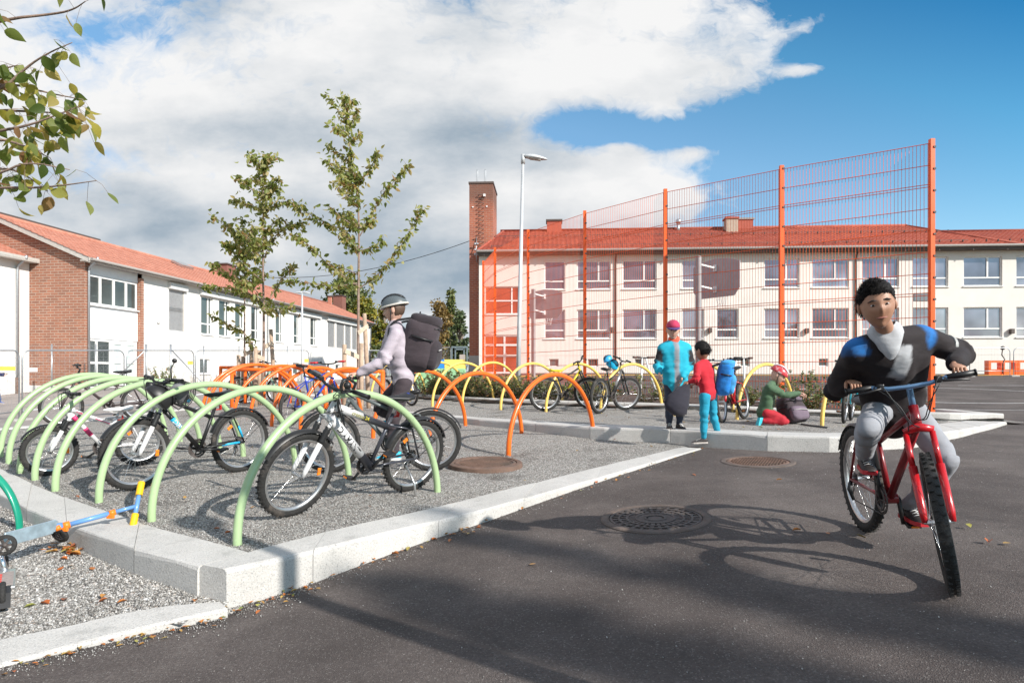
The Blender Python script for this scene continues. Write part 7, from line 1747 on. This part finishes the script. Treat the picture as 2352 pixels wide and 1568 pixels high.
backpack('bright blue patterned school backpack on the child in red', K(1665,868,.05), V(-.35,-.94,0), V(.94,-.35,-.05), V(.12,0,1), .30, .42, .20, (C_PAT,cloth_mat('cloth_blue_light',(0.05,0.32,0.68,1),.4)))
# the dark bag held between the two
bag = empty('cloth_bag', K(1556,915,-.2)); c0 = V(*bag.location); m = MB(); top = K(1585,876,-.16)-c0
prof = [(0,.012),(.12,.035),(.3,.085),(.55,.135),(.8,.15),(.95,.10),(1.0,.02)]; axis = (K(1546,952,-.2)-c0)-top; N = 16; vs = []; a1 = axis.cross(V(0,1,0)).normalized(); a2 = V(0,1,0)
for t, r in prof:
    for i in range(N):
        q = 2*PI*i/N; rr = r*(1+.12*math.sin(q*5+t*4)); vs.append(top+axis*t+a1*math.cos(q)*rr+a2*math.sin(q)*rr*.5+V(-.03*math.sin(t*3),0,0))
m.add(vs,[(i*N+k,i*N+(k+1)%N,(i+1)*N+(k+1)%N,(i+1)*N+k) for i in range(len(prof)-1) for k in range(N)]+[tuple(range(N))[::-1],tuple((len(prof)-1)*N+k for k in range(N))],True); m.build('sack', cloth_mat('cloth_bag_navy',(0.022,0.020,0.032,1)), bag, fix=True)
MB().tube([top+V(.02,0,.03),top,top+axis*.1],.008,6).build('cord', M_BLACK, bag); tag(bag, 'dark drawstring bag hanging between the teenager and the child in red', 'bag')
# --- kneeling child with the striped helmet
Z = 9.25
J = dict(pel=K(1757,938), chest=K(1768,897), neck=K(1774,880), head=K(1787,862,-.02), face=V(.80,-.45,-.55), up=V(.25,0,1), shL=K(1778,890,.14), shR=K(1766,890,-.15), elL=K(1806,912,.12), elR=K(1800,908,-.18), wrL=K(1834,905,.02), wrR=K(1838,902,-.12), hdL=V(1,-.1,-.4), hdR=V(1,.1,-.3), pnL=V(0,0,-1), pnR=V(0,0,-1), hipL=K(1762,946,.09), hipR=K(1760,947,-.09), knL=K(1806,965,.10), knR=K(1803,967,-.12), anL=K(1752,965,.08), anR=K(1750,966,-.10), dL=V(-.25,0,-1), dR=V(-.3,-.1,-1))
Q_ = person('kneeling child in a green jacket and red trousers with a red and white helmet', J, .80, SK2, C_GRN, C_MAR, None, (S_TURQ,simple('sole_turq',(0.05,0.5,0.6,1),.5)), None, (.6,.6), 1.02, thin=.98, hem=.15)
headwear(Q_, 'helmet', simple('helmet_red_white',(0.55,0.05,0.06,1),.3,0,.1,3,dirt=((0.72,0.66,0.66,1),16,.5)), simple('helmet_white',(0.7,0.68,0.68,1),.35))
g0 = hit(1815,972,S_up); o = backpack('dark purple backpack on the gravel before the kneeling child', V(g0.x,g0.y-.05,g0.z+.19), V(.9,.3,0), V(.3,-.9,0.25), V(-.2,.15,1), .38, .38, .28, (C_PLUM,cloth_mat('cloth_mauve',(0.16,0.12,0.16,1))))
p0, p1 = hit(1862,962,S_up), hit(1896,981,S_up); q0, q1 = hit(1858,980,S_up), hit(1900,984,S_up)
m = MB(); m.tube([hit(1840,976,S_up)+V(0,0,.015),q0+V(0,0,.02),q1+V(0,0,.015)],.016,6,flat=.5); tag(m.build('loose_strap', M_BLACK), 'black strap lying flat on the gravel right of the purple backpack', 'strap')
# --- passer-by cut by the left edge
Z = 25.0; gy = (HY-924)/F*Z
J = dict(pel=K(-12,880), chest=K(-10,850), neck=K(-9,842), head=K(-7,830), face=V(1,-.2,0), up=V(0,0,1), shL=K(-9,846,.2), shR=K(-9,846,-.2), elL=K(-4,860,.25), elR=K(-3,860,-.25), wrL=K(10,858,.2), wrR=K(9,862,-.25), hdL=V(1,0,.2), hdR=V(1,0,.2), hipL=K(-12,882,.1), hipR=K(-12,882,-.1), knL=K(-4,902,.1), knR=K(-14,903,-.1), anL=K(0,921,.1), anR=K(-24,921,-.1), dL=V(1,0,-.1), dR=V(1,0,-.2))
person('passer by in jeans walking in from the left picture edge', J, .95, SK2, C_NAVY, cloth_mat('cloth_denim',(0.06,0.10,0.22,1)), dict(front=.4,back=-.5,side=.1,vol=.012,mat=HB), (simple('shoe_blue',(0.06,0.10,0.30,1),.6),S_SOLE), None)
# ------------------------------------------------------------------ camera, sun, sky
cam = bpy.data.cameras.new('camera'); co = bpy.data.objects.new('camera', cam); COL.objects.link(co); SC.camera = co
co.location = (0,0,E); co.rotation_euler = (PI/2,0,0); cam.sensor_width = 36; cam.sensor_fit = 'HORIZONTAL'; cam.lens = F/2352*36
cam.shift_y = (HY-784)/2352; cam.clip_start = 0.05; cam.clip_end = 5000
sun = bpy.data.lights.new('sun','SUN'); so = bpy.data.objects.new('sun', sun); COL.objects.link(so); sun.energy = 4.2; sun.angle = math.radians(0.55); sun.color = (1.0,0.945,0.87)
so.rotation_euler = SUNV.to_track_quat('Z','Y').to_euler()
w = bpy.data.worlds.new('World'); SC.world = w; w.use_nodes = True; t = NT(w.node_tree)
out = t.n('ShaderNodeOutputWorld'); bg = t.n('ShaderNodeBackground'); bg.inputs[1].default_value = 0.12; t.l(bg.outputs[0], out.inputs[0])
sky = t.n('ShaderNodeTexSky'); sky.sky_type = 'NISHITA'; sky.sun_disc = False; sky.sun_elevation = SUN_EL; sky.sun_rotation = math.atan2(SUNV.x, SUNV.y); sky.air_density = 1.0; sky.dust_density = 0.4; sky.ozone_density = 2.0
tc = t.n('ShaderNodeTexCoord').outputs['Generated']; sp = t.n('ShaderNodeSeparateXYZ'); t.l(tc, sp.inputs[0])
ya = t.math('MAXIMUM', t.math('ABSOLUTE', sp.outputs[1]), 0.08)
u = t.math('DIVIDE', sp.outputs[0], ya); v = t.math('DIVIDE', sp.outputs[2], ya)
cb = t.n('ShaderNodeCombineXYZ'); t.l(u, cb.inputs[0]); t.l(t.math('MULTIPLY', v, 1.35), cb.inputs[1]); t.l(t.math('MULTIPLY', t.math('SIGN', sp.outputs[1]), 3.0), cb.inputs[2])
wp = t.n('ShaderNodeMixRGB'); wp.blend_type = 'LINEAR_LIGHT'; wp.inputs[0].default_value = 0.10; t.l(cb.outputs[0], wp.inputs[1]); t.l(t.noise(cb.outputs[0], 5.0, 4, .6, 1), wp.inputs[2])
n1 = t.noise(wp.outputs[0], 3.0, 12, 0.60); n2 = t.noise(wp.outputs[0], 12.0, 9, 0.66)
# direction-space masses: centre (u,v), radii, weight
def blob(px, py, rx, ry, wgt, rot=0.0):
    cu, cv = (px-CX)/F, (HY-py)/F; du, dv = t.math('SUBTRACT', u, cu), t.math('SUBTRACT', v, cv); c, s = math.cos(rot), math.sin(rot)
    a = t.math('ADD', t.math('MULTIPLY', du, c*F/rx), t.math('MULTIPLY', dv, s*F/rx)); b = t.math('ADD', t.math('MULTIPLY', du, -s*F/ry), t.math('MULTIPLY', dv, c*F/ry))
    e = t.math('EXPONENT', t.math('MULTIPLY', t.math('ADD', t.math('MULTIPLY', a, a), t.math('MULTIPLY', b, b)), -1.0)); return t.math('MULTIPLY', e, wgt)
dens = 0.0
acc = None
for bl in ((2350,240,680,440,-1.1,.22),(1930,20,170,110,-.55,.2),(1860,130,110,70,-.45,0),(1700,330,330,62,-.50,.05),(1310,285,150,46,-.62,.05),(1960,440,430,110,-.55,0),(235,75,150,55,-.50,.1),(1600,200,170,75,.42,.5),(1480,80,330,130,.30,.25),(1430,440,330,90,.72,.06),(1230,350,120,60,.30,0),(1865,58,110,38,.66,.5),(1760,130,60,120,.15,.3),(1600,350,75,26,.95,.1),(1435,345,50,28,.85,0),(1850,160,75,24,1.2,.1),(650,260,900,520,.36,0),(750,640,900,230,.34,0),(1450,310,230,42,-.60,.05),(1130,300,150,200,.18,0)):
    b = blob(*bl); acc = b if acc is None else t.math('ADD', acc, b)
d0 = t.math('ADD', t.math('ADD', t.math('MULTIPLY', t.math('SUBTRACT', n1, .5), 1.25), t.math('MULTIPLY', t.math('SUBTRACT', n2, .5), .95)), t.math('ADD', acc, .25))
dens = t.ramp(d0, [(0.0, g(0)), (0.12, g(.25)), (0.28, g(.72)), (0.52, g(1))])
# lit and shaded parts of the clouds
sh = None
for bl in ((1000,610,300,120,.85,0),(760,300,420,90,.34,-.1),(230,455,420,70,.42,-.05),(1000,330,260,130,.25,0),(1000,780,320,100,.30,0),(300,560,380,50,.3,.2),(1000,90,200,70,.2,.2),(190,200,260,90,-.35,.1),(640,50,420,80,-.2,0),(1500,110,260,110,-.25,.2),(1420,430,240,60,-.4,0),(560,205,300,60,-.25,-.2),(430,430,150,40,-.2,-.3),(1180,520,80,130,-.25,0),(1020,738,150,22,-.6,-.1),(120,330,200,50,-.15,0)):
    b = blob(*bl); sh = b if sh is None else t.math('ADD', sh, b)
cb2 = t.n('ShaderNodeCombineXYZ'); t.l(u, cb2.inputs[0]); t.l(t.math('MULTIPLY', v, 2.2), cb2.inputs[1]); cb2.inputs[2].default_value = 4.4
n3 = t.noise(cb2.outputs[0], 3.4, 8, 0.58)
shade = t.math('ADD', t.math('ADD', t.math('MULTIPLY', t.math('SUBTRACT', n3, .47), 2.0), t.math('MULTIPLY', t.math('SUBTRACT', n1, .5), -.9)), t.math('ADD', sh, .21))
ccol = t.ramp(shade, [(0.0, (5.3,5.3,5.3,1)), (0.3, (4.55,4.65,4.75,1)), (0.6, (3.35,3.65,3.95,1)), (1.0, (1.9,2.4,2.9,1))])
fb = t.math('ADD', v, t.math('MULTIPLY', u, .25))
blue = t.mix(1.0, sky.outputs[0], t.ramp(fb, [(0.05, (.66,.80,.90,1)), (0.40, (.86,1.10,1.10,1)), (0.60, (.46,.98,1.06,1)), (0.84, (.06,.60,.86,1))]), 'MULTIPLY')
hz = t.ramp(v, [(0.0, g(.55)), (0.16, g(0))]); up = t.ramp(sp.outputs[2], [(-0.02, g(0)), (0.0, g(1))])
dens = t.mix(1.0, dens, up, 'MULTIPLY')
col = t.mix(dens, blue, ccol)
t.l(col, bg.inputs[0])
SC.view_settings.view_transform = 'Standard'; SC.view_settings.look = 'None'; SC.view_settings.gamma = 1; SC.view_settings.exposure = 0.54
SC.render.engine = 'CYCLES'; SC.cycles.max_bounces = 6; SC.cycles.use_denoising = True
SC.cycles.caustics_reflective = False; SC.cycles.caustics_refractive = False; SC.cycles.sample_clamp_indirect = 6
